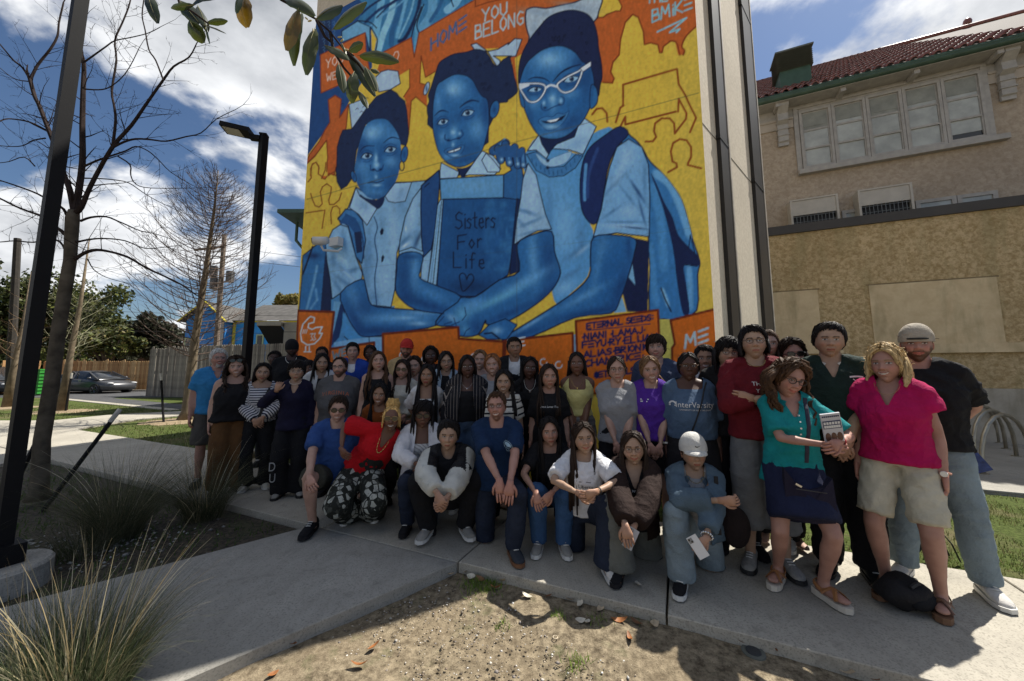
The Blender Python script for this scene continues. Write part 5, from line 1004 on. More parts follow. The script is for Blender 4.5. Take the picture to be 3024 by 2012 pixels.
def eye(z,c,w,h,rot=-.1,look=.1,lid=True,scale=1.):
 cx,cy=z(c)[0];w*=scale;h*=scale;C,S=math.cos(rot),math.sin(rot)
 T=lambda a,b:(cx+a*C-b*S,cy+a*S+b*C)
 o=[T(-w,h*.1),T(-w*.5,-h*.75),T(w*.1,-h),T(w*.65,-h*.6),T(w,h*.05),T(w*.5,h*.75),T(-w*.3,h*.8)]
 m=fill(smooth(o),(132,172,200));ic=T(look*w,-h*.1);q=[(ic[0]+h*.85*math.cos(t),ic[1]+h*.85*math.sin(t))for t in np.linspace(0,6.28,16)[:-1]];k=mask(q)
 if k:sl_,a_=k;a_=a_*full(m)[sl_];put((sl_,a_),(26,50,84))
 blob(ic,h*.4,h*.4,(6,10,24),1.,clip=m);blob((ic[0]-h*.35,ic[1]-h*.4),h*.22,h*.22,(220,235,245),.9)
 stroke(smooth([T(-w*1.1,h*.3),T(-w*.5,-h*.85),T(w*.1,-h*1.12),T(w*.65,-h*.7),T(w*1.12,h*.0)],False),NAV,2.8*scale);stroke(smooth([T(-w,h*.2),T(-w*.3,h*.9),T(w*.5,h*.85),T(w,h*.1)],False),SKD,1.6)
 if lid:stroke(smooth([T(-w*1.1,-h*.9),T(-w*.3,-h*2.),T(w*.5,-h*1.9),T(w*1.15,-h*.9)],False),SKD,2.);stroke(smooth([T(-w*.8,h*1.7),T(0,h*2.1),T(w*.9,h*1.4)],False),SKD,2.,al=.7)
eye(Z4,(612,1392),16,8.4,-.15,.15);eye(Z4,(822,1335),17,8.4,-.2,.1)
stroke(Z4((545,1370),(575,1320),(620,1300),(680,1302)),(18,42,80),4.2,sm=True,taper=True);stroke(Z4((760,1275),(810,1235),(850,1225),(905,1240)),(18,42,80),4.6,sm=True,taper=True)
def nose(z,pts,wing,hl):
 stroke(z(*pts),SKD,3.,sm=True,soft=2);
 for c in wing:blob(z(c)[0],5,3.6,(10,26,58),.95)
 for c,rx,ry in hl:blob(z(c)[0],rx,ry,SKX,.6)
nose(Z6,((612,20),(615,60),(640,50),(665,68),(700,48),(712,20)),((635,58),(690,55)),(((660,20),9,8),((655,-30),5,14)))
fill(smooth(Z6((590,158),(620,142),(650,125),(670,132),(690,125),(715,140),(700,170),(670,192),(640,190),(615,175)),True,4),(48,100,150));stroke(Z6((590,158),(630,152),(665,155),(715,138)),NAV,2.4,sm=True);blob(Z6((660,176))[0],14,4,SKX,.6);blob(Z6((655,112))[0],5,6,SKX,.5)
fill(smooth(Z6((530,245),(570,272),(620,285),(660,288),(715,262),(720,290),(700,335),(660,360),(600,310),(550,285)),True,3),(20,36,72))
m=fill(Z6((500,195),(530,262),(600,310),(662,355),(585,485),(520,400),(450,350)),SHL,line=NAV,lw=2.4);blob(Z6((560,330))[0],22,14,SHD,.4,.6,clip=m)
m=fill(Z6((725,262),(740,240),(800,160),(930,152),(880,300),(800,312),(750,300)),SHL,line=NAV,lw=2.4);blob(Z6((850,250))[0],18,30,SHD,.4,.3,clip=m)
ar=fill(smooth(Z6((380,1010),(545,900),(580,980),(620,1100),(770,1125),(950,1140),(1160,1170),(1115,1260),(900,1300),(700,1335),(560,1345),(500,1300),(430,1180)),True,3),SK,line=NAV,lw=3.4)
for c,rx,ry,cc_,al,ro in(((480,1040),20,60,SKL,.35,-.4),((560,1120),30,40,SKD,.55,-.4),((820,1200),110,16,SKL,.55,-.02),((980,1245),30,7,SKX,.5,0),((880,1200),30,5,SKX,.35,0),((700,1300),130,14,SKD,.9,.0),((500,1230),16,60,SKD,.8,-.5),((1000,1160),60,6,SKX,.3,.03)):blob(Z6(c)[0],rx,ry,cc_,al,ro,clip=ar)
sh2=fill(Z6((1000,200),(1040,140),(1150,60),(1150,130),(1130,300),(1090,640),(1050,960),(1000,900),(1010,740),(830,700),(840,600),(880,420),(940,280)),SH,line=NAV,lw=3.2)
for c,rx,ry,cc_,al,ro in(((930,400),14,80,SHL,.7,.15),((880,600),30,8,SHD,.8,-.8),((960,620),8,40,SHD,.8,.2),((985,580),5,30,NAV,.5,.4),((1030,820),12,50,SHL,.6,.1),((880,640),12,4,(200,215,225),.8,-.6),((885,510),3,8,(200,215,225),.8,0)):blob(Z6(c)[0],rx,ry,cc_,al,ro,clip=sh2)
fill(Z6((1005,180),(1140,60),(1148,140),(1130,340),(1105,560),(1080,670),(1018,735),(1005,560),(1000,350)),(28,66,116),line=NAV,lw=3.4);stroke(Z6((1030,190),(1065,160)),NAV,3)
fill(Z6((830,690),(930,655),(1020,690),(1020,718),(930,690),(835,722)),SH,line=NAV,lw=2.6)
bkk=fill(Z6((1148,130),(1640,95),(1640,275),(1155,290)),(76,132,178),line=NAV,lw=3.4);blob(Z6((1400,180))[0],90,24,(104,156,194),.5,clip=bkk)
fill(Z6((1150,290),(1180,285),(1120,955),(1055,925),(1095,640),(1130,330)),(120,164,196),line=NAV,lw=2.6);stroke(Z6((1160,300),(1095,940)),NAV,2.2);stroke(Z6((1145,330),(1075,930)),SHD,2.)
bok=fill(Z6((1175,285),(1700,272))+Z7((200,430),(165,800),(140,950),(95,980))+Z6((1420,1035),(1320,1035),(1125,955)),(26,74,126),line=NAV,lw=3.6)
for i in range(60):
 c=Z6((r_.uniform(1500,1720),r_.uniform(300,850)))[0];blob(c,r_.uniform(3,14),r_.uniform(4,16),(60,124,172),.28,clip=bok)
for i in range(30):c=Z6((r_.uniform(1200,1600),r_.uniform(300,950)))[0];blob(c,26,26,(30,82,136)if i%2 else(20,62,110),.35,clip=bok)
blob(Z6((1380,960))[0],60,24,(14,40,78),.8,clip=bok)
a=Z6((1268,515),(1575,505));text('Sisters',*a[0],*a[1],50,NAV,3.6,gap=.16);a=Z6((1285,672),(1470,655));text('For',*a[0],*a[1],42,NAV,3.6,gap=.2);a=Z6((1252,812),(1490,822));text('Life',*a[0],*a[1],46,NAV,3.6,gap=.3)
stroke(Z6((1355,905),(1345,870),(1320,855),(1300,875),(1305,920),(1325,995),(1380,950),(1410,900),(1395,865),(1370,870),(1355,905)),NAV,3.4,sm=True)
fill(Z6((1640,95),(1700,60))+Z7((120,150),(235,230),(245,300),(225,440),(108,425),(110,270)),(38,88,140),line=NAV,lw=3)
fill(Z7((200,430),(225,440),(190,700),(215,750),(220,920),(150,950),(165,780)),(16,34,72),line=NAV,lw=3)
fill(Z4((1540,400),(1590,385),(1690,460),(1780,440),(1880,380))+Z5((0,400),(60,345),(125,350),(70,500),(0,510))+Z4((1900,500),(1740,500),(1800,540),(1800,590),(1770,590),(1690,460),(1570,440)),PAPER,line=NAV,lw=3.)
fill(smooth(Z4((1230,640),(1260,560),(1330,510),(1400,480),(1500,465),(1590,440),(1680,470),(1760,590),(1830,530),(1900,500))+Z5((20,520),(40,600),(55,680),(85,790),(75,830),(30,870),(0,890))+Z4((1860,910),(1790,920),(1790,960),(1700,1130),(1650,1300),(1200,1150),(1160,1040),(1150,960),(1170,900),(1160,850),(1185,780),(1210,700)),True,3),HAIR,line=NAV,lw=2.8)
ear(Z4,(1145,790),7,20,.3,PAPER)
for i in range(22):p=Z4((r_.uniform(1260,1860),r_.uniform(500,860)))[0];stroke([(p[0]+5*math.cos(t)*t/7,p[1]+5*math.sin(t)*t/7)for t in np.linspace(0,9,10)],(12,20,46),1.6)
f2=fill(smooth(Z4((1240,760),(1290,720),(1340,690),(1400,665),(1480,670),(1550,710),(1600,800),(1640,860),(1690,900),(1700,1100),(1680,1200),(1640,1340),(1560,1440),(1440,1490),(1330,1450),(1260,1370),(1220,1250),(1200,1130),(1200,1000),(1210,880)),True,3),SK,line=NAV,lw=2.4)
ear(Z4,(1750,975),13,27,.25)
for c,rx,ry,cc_,al,ro in(((1400,780),36,32,SKL,.6,.2),((1380,800),18,16,SKX,.4,.2),((1600,1150),26,36,SKL,.5,0),((1250,930),12,40,SKL,.35,0),((1390,1180),12,24,SKL,.6,0),((1670,1000),12,60,SKD,.7,0),((1230,1250),12,60,SKD,.5,.1),((1500,1420),40,10,SKD,.6,-.2),((1540,1320),40,20,SKD,.35,-.3),((1290,1090),26,14,SKD,.6,-.2),((1500,1020),30,15,SKD,.6,-.3),((1290,1220),14,20,SKL,.4,0),((1330,1390),14,12,SKL,.4,0),((1600,760),22,30,SKD,.5,0)):blob(Z4(c)[0],rx,ry,cc_,al,ro,clip=f2)
eye(Z4,(1290,1088),16,8,-.25,.1);eye(Z4,(1512,1008),18,8.6,-.28,0)
stroke(Z4((1215,1035),(1250,1000),(1290,985),(1340,1000)),(18,42,80),5,sm=True,taper=True);stroke(Z4((1440,960),(1490,920),(1550,895),(1610,905)),(18,42,80),7,sm=True,taper=True)
nose(Z4,((1310,1200),(1310,1240),(1345,1255),(1395,1240),(1440,1230),(1470,1200),(1455,1160)),((1340,1250),(1430,1232)),(((1380,1180),7,7),((1440,1190),4,5)))
fill(smooth(Z4((1300,1350),(1350,1315),(1400,1320),(1440,1295),(1482,1300),(1460,1360),(1410,1400),(1360,1400)),True,4),(44,96,148),line=SKD,lw=2);fill(Z4((1325,1355),(1400,1330),(1455,1310),(1440,1335),(1390,1355),(1350,1362)),(190,210,222),line=NAV,lw=2);stroke(Z4((1388,1332),(1390,1352)),NAV,1.8);blob(Z4((1400,1385))[0],14,4,SKX,.6);blob(Z4((1380,1290))[0],5,8,SKX,.5)
fill(smooth(Z4((1280,1430),(1350,1470),(1440,1500),(1540,1470),(1640,1350),(1600,1480),(1480,1580),(1440,1560),(1400,1490)),True,3),(18,34,70))
fill(Z4((1275,1450),(1430,1530),(1435,1568))+Z6((1300,70),(1280,118),(1150,125),(1150,60)),SHL,line=NAV,lw=2.6)
m=fill(Z4((1640,1345),(1740,1390),(1800,1470),(1800,1510))+Z6((1620,50),(1570,95),(1380,95),(1330,105))+Z4((1480,1568),),(146,182,208),line=NAV,lw=2.8);blob(Z4((1640,1450))[0],30,18,SHL,.6,.6,clip=m)
bp=fill(smooth(Z7((900,0),(980,10),(1050,80),(1100,170),(1180,250),(1250,330),(1320,440),(1370,600),(1400,720),(1445,860),(1430,950),(1425,1190),(1290,1250),(1200,1250),(1100,1200),(1095,700)),True,3),(44,102,156),line=NAV,lw=4)
for pts,c,w in((((1150,260),(1250,340),(1330,520),(1380,680)),(92,148,192),26),(((1130,350),(1180,600),(1200,900)),(60,120,172),26),(((1190,1050),(1230,1160)),(130,178,206),9),(((1110,750),(1130,1000),(1150,1150)),(60,120,172),18),(((1370,900),(1380,1050),(1380,1180)),(84,140,184),16)):stroke(Z7(*pts),c,w,sm=True,soft=8,clip=bp,al=.75)
fill(smooth(Z7((1110,260),(1150,330),(1200,450),(1260,560),(1300,680),(1380,770),(1440,830),(1440,890),(1340,880),(1350,1000),(1375,1200),(1330,1215),(1290,1000),(1260,760),(1190,480)),True,3),(18,30,66));stroke(Z7((1180,1040),(1210,1120),(1250,1200)),NAV,4.5);stroke(Z7((1340,880),(1425,890)),NAV,4);stroke(Z7((1370,760),(1380,680),(1410,800)),NAV,3)
fill(Z7((1000,700),(1100,720),(1090,1200),(950,1200),(920,1080),(960,960)),(18,28,62));fill(Z7((985,870),(1005,1020),(955,960)),(100,150,186));fill(Z7((915,1100),(945,1200),(860,1210)),(100,150,186))
bd=fill(smooth(Z7((240,200),(260,120),(340,10),(450,60),(640,130),(700,0),(860,-40),(700,300),(640,500),(720,650),(700,820),(680,960),(560,1080),(470,1150),(430,1000),(400,650),(300,400)),True,3),(72,132,182))
for c,rx,ry,cc_,al,ro in(((400,350),60,60,(96,152,196),.4,0),((520,620),40,90,(116,166,204),.6,0),((420,500),12,90,SHD,.5,0),((600,800),60,10,SHD,.7,-.6),((560,950),50,9,SHD,.7,-.5),((640,700),14,50,SHD,.5,0),((520,1040),40,20,(120,168,204),.6,-.4),((650,780),30,6,SHL,.6,-.7)):blob(Z7(c)[0],rx,ry,cc_,al,ro,clip=bd)
sp=fill(smooth(Z7((700,80),(800,0),(900,-60),(960,-10),(880,80),(820,220),(790,400),(770,520),(735,600),(690,590),(640,500),(630,330),(650,180)),True,3),(22,38,84),line=NAV,lw=3.4);stroke(Z7((670,200),(660,350),(662,440)),(70,126,178),9,sm=True);stroke(Z7((750,90),(690,260),(680,420)),(36,62,116),8,soft=5,sm=True)
s3=fill(Z7((960,25),(1050,80),(1095,200),(1105,420),(1100,690),(1000,680),(880,665),(720,690),(745,600),(775,500),(795,380),(830,220),(880,80)),(100,150,192),line=NAV,lw=3.4)
for c,rx,ry,cc_,al,ro in(((950,130),30,40,SHL,.5,0),((930,620),60,8,SHL,.8,.05),((860,340),50,6,SHD,.8,-.8),((960,420),50,5,SHD,.7,.9),((1020,380),40,5,(20,50,96),.8,1.0),((1050,520),40,4,(20,50,96),.7,1.3),((850,520),40,5,SHD,.8,-.6),((940,590),60,4,SHD,.8,.0),((1000,630),40,3,(20,50,96),.8,.1),((1070,300),8,70,SHD,.6,0),((900,250),14,60,SHL,.5,.4),((960,520),30,20,SHL,.5,0)):blob(Z7(c)[0],rx,ry,cc_,al,ro,clip=s3)
sv=fill(Z7((275,190),(330,270),(360,400),(395,540),(435,640),(340,650),(260,690),(180,745),(195,600),(225,430),(240,300)),(124,162,192),line=NAV,lw=3)
for c,rx,ry,cc_,al,ro in(((290,400),24,60,(150,182,208),.6,0),((260,520),36,6,SHD,.8,.3),((300,590),40,5,SHD,.7,-.4),((230,600),20,6,SHD,.6,.8),((300,660),50,5,SHD,.6,-.25)):blob(Z7(c)[0],rx,ry,cc_,al,ro,clip=sv)
a3=fill(smooth(Z7((720,695),(860,680),(1005,705),(1000,800),(960,950),(900,1120),(840,1210),(600,1240),(300,1370),(100,1395),(200,1320),(330,1240),(560,1090),(690,960),(700,830)),True,3),SK,line=NAV,lw=4)
for c,rx,ry,cc_,al,ro in(((800,760),30,40,SKL,.2,.2),((750,900),12,90,SKL,.3,.2),((850,900),40,120,(24,78,134),.7,.2),((650,1100),80,12,SKL,.45,-.5),((900,1050),20,80,SKD,.8,.3),((700,1210),110,14,SKD,.9,-.2),((250,1350),90,10,SKD,.6,-.3),((300,1280),60,6,SKX,.4,-.55),((960,760),10,40,SKD,.7,0)):blob(Z7(c)[0],rx,ry,cc_,al,ro,clip=a3)
a2=fill(smooth(Z7((200,745),(300,680),(435,655),(455,790),(490,900),(490,960),(440,1050),(330,1150),(150,1260),(0,1290))+Z6((1500,1220),(1440,1330),(1300,1340),(1280,1270),(1115,1255),(1180,1150),(1300,1045),(1420,1038))+Z7((80,985),(215,925)),True,3),SK,line=NAV,lw=4)
for z,c,rx,ry,cc_,al,ro in((Z7,(310,830),16,80,SKL,.5,-.05),(Z7,(420,850),26,80,SKD,.7,-.1),(Z7,(250,1000),90,16,SKL,.55,-.5),(Z7,(60,1120),90,12,(100,170,196),.6,-.45),(Z7,(400,1080),60,16,SKD,.8,-.7),(Z7,(150,1210),90,12,SKD,.7,-.4),(Z6,(1400,1100),40,18,SKL,.5,-.4),(Z6,(1320,1170),26,24,(96,160,190),.6,.6),(Z6,(1240,1200),20,10,SKX,.4,.5),(Z6,(1350,1290),20,14,(96,160,190),.5,.5),(Z6,(1420,1280),20,30,SKD,.6,0)):blob(z(c)[0],rx,ry,cc_,al,ro,clip=a2)
for pts in(((1120,1255),(1180,1190)),((1255,1200),(1275,1260)),((1180,1250),(1240,1230)),((1340,1120),(1350,1180),(1320,1220)),((1330,1345),(1350,1300),(1380,1280)),((1240,1255),(1300,1230))):stroke(Z6(*pts),DK,2.6)
ar2=fill(smooth(Z6((830,720),(930,690),(1015,720),(1000,820),(995,895),(1130,955),(1310,1040),(1180,1150),(1160,1165),(960,1135),(850,1060),(805,980),(815,840)),True,3),SK,line=NAV,lw=3.4)
for c,rx,ry,cc_,al,ro in(((950,830),16,60,SKL,.5,0),((870,900),24,80,SKD,.7,0),((1080,1010),60,16,SKL,.25,.45),((1050,1100),90,14,SKD,.8,.3),((920,730),30,8,SKD,.7,0),((900,1040),26,26,SKD,.6,.6)):blob(Z6(c)[0],rx,ry,cc_,al,ro,clip=ar2)
hd3=fill(Z7((10,1290),(120,1250),(200,1290),(130,1390),(0,1390),(-60,1360)),SK,line=NAV,lw=3);blob(Z7((60,1330))[0],20,12,SKX,.5,clip=hd3);stroke(Z7((-20,1350),(30,1345),(80,1385)),NAV,5)
for(x0,y0,x1,y1,w)in((40,105,120,55,24),(70,90,90,170,19),(120,60,150,190,19),(185,80,205,205,18),(235,100,245,205,14)):
 stroke(Z7((x0,y0),(x1,y1)),NAV,w+5);stroke(Z7((x0,y0),(x1,y1)),(34,78,130),w)
 stroke(Z7((x0+6,y0+10),(x1-4,y1-30)),(70,124,172),5,soft=3)
fill(Z7((30,130),(110,60),(180,75),(250,110),(235,150),(110,150)),(34,78,130));
for c in((150,185),(205,195),(243,200),(95,165)):blob(Z7(c)[0],5,6,SKX,.8)
fill(Z7((-10,120),(40,170),(85,230),(80,250),(0,250),(-40,170)),(150,184,208),line=NAV,lw=2.8)
fill(Z7((265,130),(330,110),(420,220),(520,210),(600,130),(650,140),(600,220),(520,275),(420,285),(330,240)),(54,108,158),line=NAV,lw=2.4)
for i in range(12):f=i/11;x_=300+f*320;y_=170+math.sin(math.pi*f)*100-f*30;stroke(Z7((x_,y_-12),(x_+4,y_+14)),SKD,2)
fill(smooth(Z7((330,120),(400,170),(450,150),(570,110),(540,180),(470,210),(400,210),(350,170)),True,3),(130,170,200),line=SHD,lw=2)
for c in((410,172),(408,220)):blob(Z7(c)[0],5,5,NAV,1.,p=4)
fill(smooth(Z7((370,-40),(420,20),(520,-10),(640,-140),(600,20),(450,90),(420,130),(395,100),(350,10)),True,3),(18,32,68))
m=fill(Z7((350,-5),(270,105),(330,100),(400,160),(415,130),(370,60)),(146,182,206),line=NAV,lw=3)
m=fill(Z7((640,-130),(740,-60),(650,130),(560,100),(440,90),(470,60),(590,10)),(140,178,206),line=NAV,lw=3.2);blob(Z7((600,60))[0],40,18,SHD,.35,-.5,clip=m);blob(Z7((680,-40))[0],26,10,SHL,.6,.6,clip=m)
fill(smooth(Z5((180,80),(240,65),(340,75),(460,50),(600,20),(740,-40),(840,-20),(810,100),(770,190),(600,250),(220,360),(190,330),(160,220),(160,110)),True,3),(150,168,182),line=NAV,lw=4)
for c,rx,ry in(((300,120),60,10),((600,60),60,10),((230,260),10,40)):blob(Z5(c)[0],rx,ry,(120,144,166),.6,.2)
fill(smooth(Z5((300,220),(370,150),(480,105),(580,92),(680,115),(740,160),(775,230),(800,340),(805,420),(830,560),(838,680),(820,760),(800,860),(740,700),(560,560),(200,560),(150,700),(100,760),(95,640),(120,500),(190,360)),True,3),(22,32,66),line=NAV,lw=3.6)
for i in range(30):p=Z5((r_.uniform(220,770),r_.uniform(160,560)))[0];stroke([(p[0]+5*math.cos(t)*t/7,p[1]+5*math.sin(t)*t/7)for t in np.linspace(0,8,9)]if i%3==0 else[(p[0],p[1]),(p[0]-3,p[1]+9)],(10,14,38),1.8)
stroke(Z5((395,360),(390,325),(410,345),(425,320),(440,345),(460,318),(465,360),(395,362)),(10,14,38),2.)
f3=fill(smooth(Z5((170,560),(220,510),(300,450),(400,415),(500,415),(600,470),(660,550),(740,600),(770,760),(760,860),(730,960),(650,1100),(520,1210),(400,1240),(280,1210),(200,1100),(150,980),(110,860),(100,760),(130,640)),True,3),SK,line=NAV,lw=3)
fill(smooth(Z5((740,760),(790,790),(800,880),(780,940),(730,960)),True,3),SK,line=NAV,lw=3);fill(smooth(Z5((100,800),(140,880),(150,960),(115,930)),True,3),SK,line=NAV,lw=2.6)
for c,rx,ry,cc_,al,ro in(((390,530),60,34,SKL,.6,-.1),((360,530),26,18,SKX,.35,0),((600,900),40,40,(30,88,146),.6,0),((700,700),26,80,SKD,.6,0),((400,900),14,34,SKL,.6,0),((190,1000),14,50,SKD,.5,-.2),((560,1100),60,22,SKD,.6,-.6),((400,1200),60,12,SKL,.3,-.1),((250,800),40,20,SKD,.6,-.1),((560,720),44,22,SKD,.6,-.3),((640,560),30,20,SKD,.6,0),((230,920),20,20,SKL,.35,0),((560,840),26,14,SKL,.35,-.2)):blob(Z5(c)[0],rx,ry,cc_,al,ro,clip=f3)
stroke(Z5((180,710),(240,690),(320,700),(370,730)),(14,30,62),5,sm=True,taper=True);stroke(Z5((400,730),(470,650),(560,600),(650,575)),(14,30,62),6,sm=True,taper=True)
eye(Z5,(240,800),20,7,-.1,.2,True);eye(Z5,(562,708),22,8.5,-.25,.1,True)
nose(Z5,((300,930),(300,970),(340,985),(390,960),(440,940),(490,930),(500,880),(470,860)),((330,960),(460,930)),(((395,880),9,9),((470,900),6,9),((320,920),5,8)))
fill(smooth(Z5((270,1075),(330,1040),(400,1040),(440,1010),(500,1015),(545,990),(510,1070),(440,1140),(360,1165),(310,1130)),True,4),(50,104,154),line=SKD,lw=2);fill(Z5((290,1075),(350,1080),(430,1060),(520,1020),(480,1070),(400,1100),(330,1098)),(12,22,50));fill(Z5((345,1078),(425,1062),(460,1050),(430,1078),(380,1090)),(200,214,222));blob(Z5((390,1130))[0],24,7,SKX,.5)
GL=(186,198,208)
g1=Z5((105,765),(200,745),(300,750),(335,785),(300,860),(250,905),(190,905),(150,860));stroke(smooth(g1),NAV,7,closed=True);stroke(smooth(g1),GL,4.2,closed=True)
g2=Z5((440,770),(450,740),(520,690),(620,640),(660,620),(640,700),(590,790),(520,825),(470,810));stroke(smooth(g2),NAV,7,closed=True);stroke(smooth(g2),GL,4.2,closed=True)
stroke(Z5((335,785),(380,760),(440,775)),GL,6,sm=True);fill(Z5((640,610),(740,545),(740,590),(670,640)),GL,line=NAV,lw=2);fill(Z5((98,745),(200,738),(190,765),(110,800)),GL)
ORB=(176,88,22)
def sign(pts,t=0):m=fill(pts,ORB,line=(92,32,12),lw=7);
fill(DD((690,795),(1650,700),(1650,860),(690,880)),(26,60,108),al=.0)
fill(DD((1510,735),(1555,735),(1560,900),(1510,900)),(168,160,76));fill(DD((1318,770),(1330,770),(1335,900),(1312,900)),(110,152,176))
sign(Z6((50,1145),(330,1155),(300,1440),(300,1600),(40,1600)));sign(Z6((300,1440),(640,1390),(640,1700),(280,1700)));sign(Z6((708,1325),(1290,1272),(1295,1360),(1640,1385),(1630,1700),(710,1700)))
sign(Z7((120,1400),(580,1345),(585,1700),(110,1700)));sign(Z7((600,1265),(1160,1190),(1175,1500),(1180,1800),(620,1750)));sign(Z7((1245,1260),(1560,1180),(1560,1800),(1260,1800),(1255,1450),(1275,1420)))
for(x0,y0,x1,y1)in((860,915,2110,1200),):
 for i in range(160):
  cx_,cy_=r_.uniform(x0,x1),r_.uniform(930,y1);j=(int(cy_-MY0),int(cx_-MX0))
  if np.abs(IMG[min(j[0],MH-1),min(j[1],MW-1)]-np.array(ORB)).sum()<12:blob((cx_,cy_),14,14,(188,104,34)if i%2 else(158,74,18),.25)
WB=(176,192,196)
stroke(Z6((135,1200),(90,1250),(72,1320),(80,1380),(125,1410),(180,1400),(220,1360),(240,1320),(215,1320),(240,1270),(190,1275),(160,1290),(130,1275),(135,1245),(175,1235),(180,1200),(150,1190),(130,1205)),WB,3.6);stroke(Z6((112,1420),(110,1460)),WB,3);stroke(Z6((140,1418),(140,1460)),WB,3);stroke(Z6((98,1462),(152,1462)),WB,3)
for k in range(3):stroke(Z6((88+k*13,1320),(98+k*13,1290)),WB,2)
for k in range(2):stroke(Z6((145+k*22,1325),(165+k*22,1320),(155+k*22,1345),(168+k*22,1365),(148+k*22,1375)),WB,2)
a=Z6((320,1520),(440,1480));text('WE',*a[0],*a[1],22,(96,120,130),5)
NB_=(16,26,74)
a=Z7((675,1320),(1105,1258));text('ET3RNAL SE3DS:',a[0][0],a[0][1],a[1][0]+9,a[1][1],17,NB_,5.0,gap=.2);stroke(Z7((680,1330),(1105,1285)),NB_,3)
a=Z7((640,1395),(1070,1345));text('.NIANI .LAMAJ.',*a[0],*a[1],18,NB_,5.0,gap=.2);a=Z7((645,1450),(1150,1395));text('F3YU.RY.ELIJAH',*a[0],*a[1],19,NB_,5.2,gap=.2);a=Z7((655,1515),(1150,1450));text('ALIAS.BRIONICA',*a[0],*a[1],18,NB_,5.2,gap=.2)
a=Z7((665,1570),(1060,1520));text('CHANTRIC3.',a[0][0],a[0][1]+3,a[1][0],a[1][1],19,NB_,5.2,gap=.2);a=(1755,1117,1925,1095);text('@3T3RNALS33DS',*a,17,NB_,5.0,gap=.2)
a=Z7((1345,1450),(1500,1400));text('M3',*a[0],*a[1],38,(150,172,180),7)
for(x_,y_)in((1190,1050),(1255,1062),(1605,1070),(1650,1078),(1400,1055)):stroke([(x_+10*math.cos(t),y_+10*math.sin(t))for t in np.linspace(0,5.2,12)],WB,3)
a=(1500,1030,1550,1022);text('3',*a,26,WB,4)
for pts in(((906,589),(1500,426),(2064,275)),):stroke(pts,(70,66,46),1.8,al=.75)
stroke([(1526,-60),(1526,1150)],(60,60,60),1.3,al=.6);stroke([(868,815),(1500,742),(2095,668)],(60,60,60),1.2,al=.3)
nz=r_.normal(0,1,(MH//4+2,MW//4+2));nz=np.kron(nz,np.ones((4,4)))[:MH,:MW];nz2=r_.normal(0,1,(MH//14+2,MW//3+2));nz2=np.kron(nz2,np.ones((14,3)))[:MH,:MW]
def box(a,k):
 c=np.cumsum(np.cumsum(np.pad(a,((k+1,k),(k+1,k)),mode='edge'),0),1);n=2*k+1;return(c[n:,n:]-c[:-n,n:]-c[n:,:-n]+c[:-n,:-n])/(n*n)
tex=1+.03*box(nz,2)+.035*box(nz2,3);IMG=IMG*tex[...,None]
gy_=IMG.mean(-1,keepdims=True);IMG=gy_+(IMG-gy_)*.97;lin=s2l(np.clip(IMG,0,255)).astype(np.float32)
lin=np.stack([box(lin[...,i],1)for i in range(3)],-1)*2.0
u0,u1=-5.144,2.032
ug=[u0]
while ug[-1]<u1:Yd=7.18+(4.23-7.18)*(ug[-1]-u0)/(u1-u0);ug.append(ug[-1]+.0024*Yd)
ug[-1]=u1;ug=np.array(ug);zg_=np.concatenate([np.arange(-.08,1.25,.05),np.arange(1.25,8.9,.0145)])
U,Zg=np.meshgrid(ug,zg_);PX=UO[0]+U*UU[0]+2.2*NN[0];PY=UO[1]+U*UU[1]+2.2*NN[1]
d=PY*cP+(Zg-CAMH)*sP;v=-PY*sP+(Zg-CAMH)*cP;sx_=CXP+F_PX*PX/d-MX0-.5;sy_=CYP-F_PX*v/d-MY0-.5
sx_=np.clip(sx_,0,MW-2.001);sy_=np.clip(sy_,0,MH-2.001);ix=sx_.astype(int);iy=sy_.astype(int);fx=(sx_-ix)[...,None];fy=(sy_-iy)[...,None]
Cc=(lin[iy,ix]*(1-fx)+lin[iy,ix+1]*fx)*(1-fy)+(lin[iy+1,ix]*(1-fx)+lin[iy+1,ix+1]*fx)*fy
nr_,nc_=U.shape;V=np.stack([U,np.full(U.shape,2.2),Zg],-1).reshape(-1,3);i=np.arange(nr_-1)[:,None]*nc_+np.arange(nc_-1)[None];Fc=np.stack([i,i+1,i+nc_+1,i+nc_],-1)
vis=PX[:-1,:-1]*0+1
keep=(CYP-F_PX*v/d)[:-1,:-1]>-70
Fc=Fc[keep].reshape(-1,4)
m,t,b=new_mat('mural_paint');at=nn(t,'ShaderNodeAttribute',attribute_name='Col');n1=noise(t,38,4,.6);n2=noise(t,160,3)
t.links.new(mixc(t,ramp(t,n1,.35,.65,0,.05),at.outputs['Color'],(.02,.02,.02)),b.inputs['Base Color']);b.inputs['Roughness'].default_value=.75;b.inputs['Specular IOR Level'].default_value=.25
bump(t,b,M('ADD',n1,n2,tree=t),.45,.006)
print('mural verts',len(V))
mural=obj('mural_painting',mesh_from('mural_painting',V,Fc,[m],False,Cc.reshape(-1,3)),tower)
b_=MB();b_.box(-5.144,2.032,2.2035,2.2195,-.09,9.59);b_.build('render_coat',m_st_w,tower)
def MU(x,y,n=2.2):u,z=PL(x,y,n);return Vector((u,n,z))
sc_=empty('security_camera',OL,RZ,'white security camera on an arm fixed to the mural near its left edge','camera');mw_=flat_mat('white_plastic',(.62,.62,.6),.4)
p0=MU(1000,722);b=MB();b.box(p0.x-.12,p0.x+.12,2.08,2.198,p0.z-.06,p0.z+.10);b.build('junction_box',mw_,sc_)
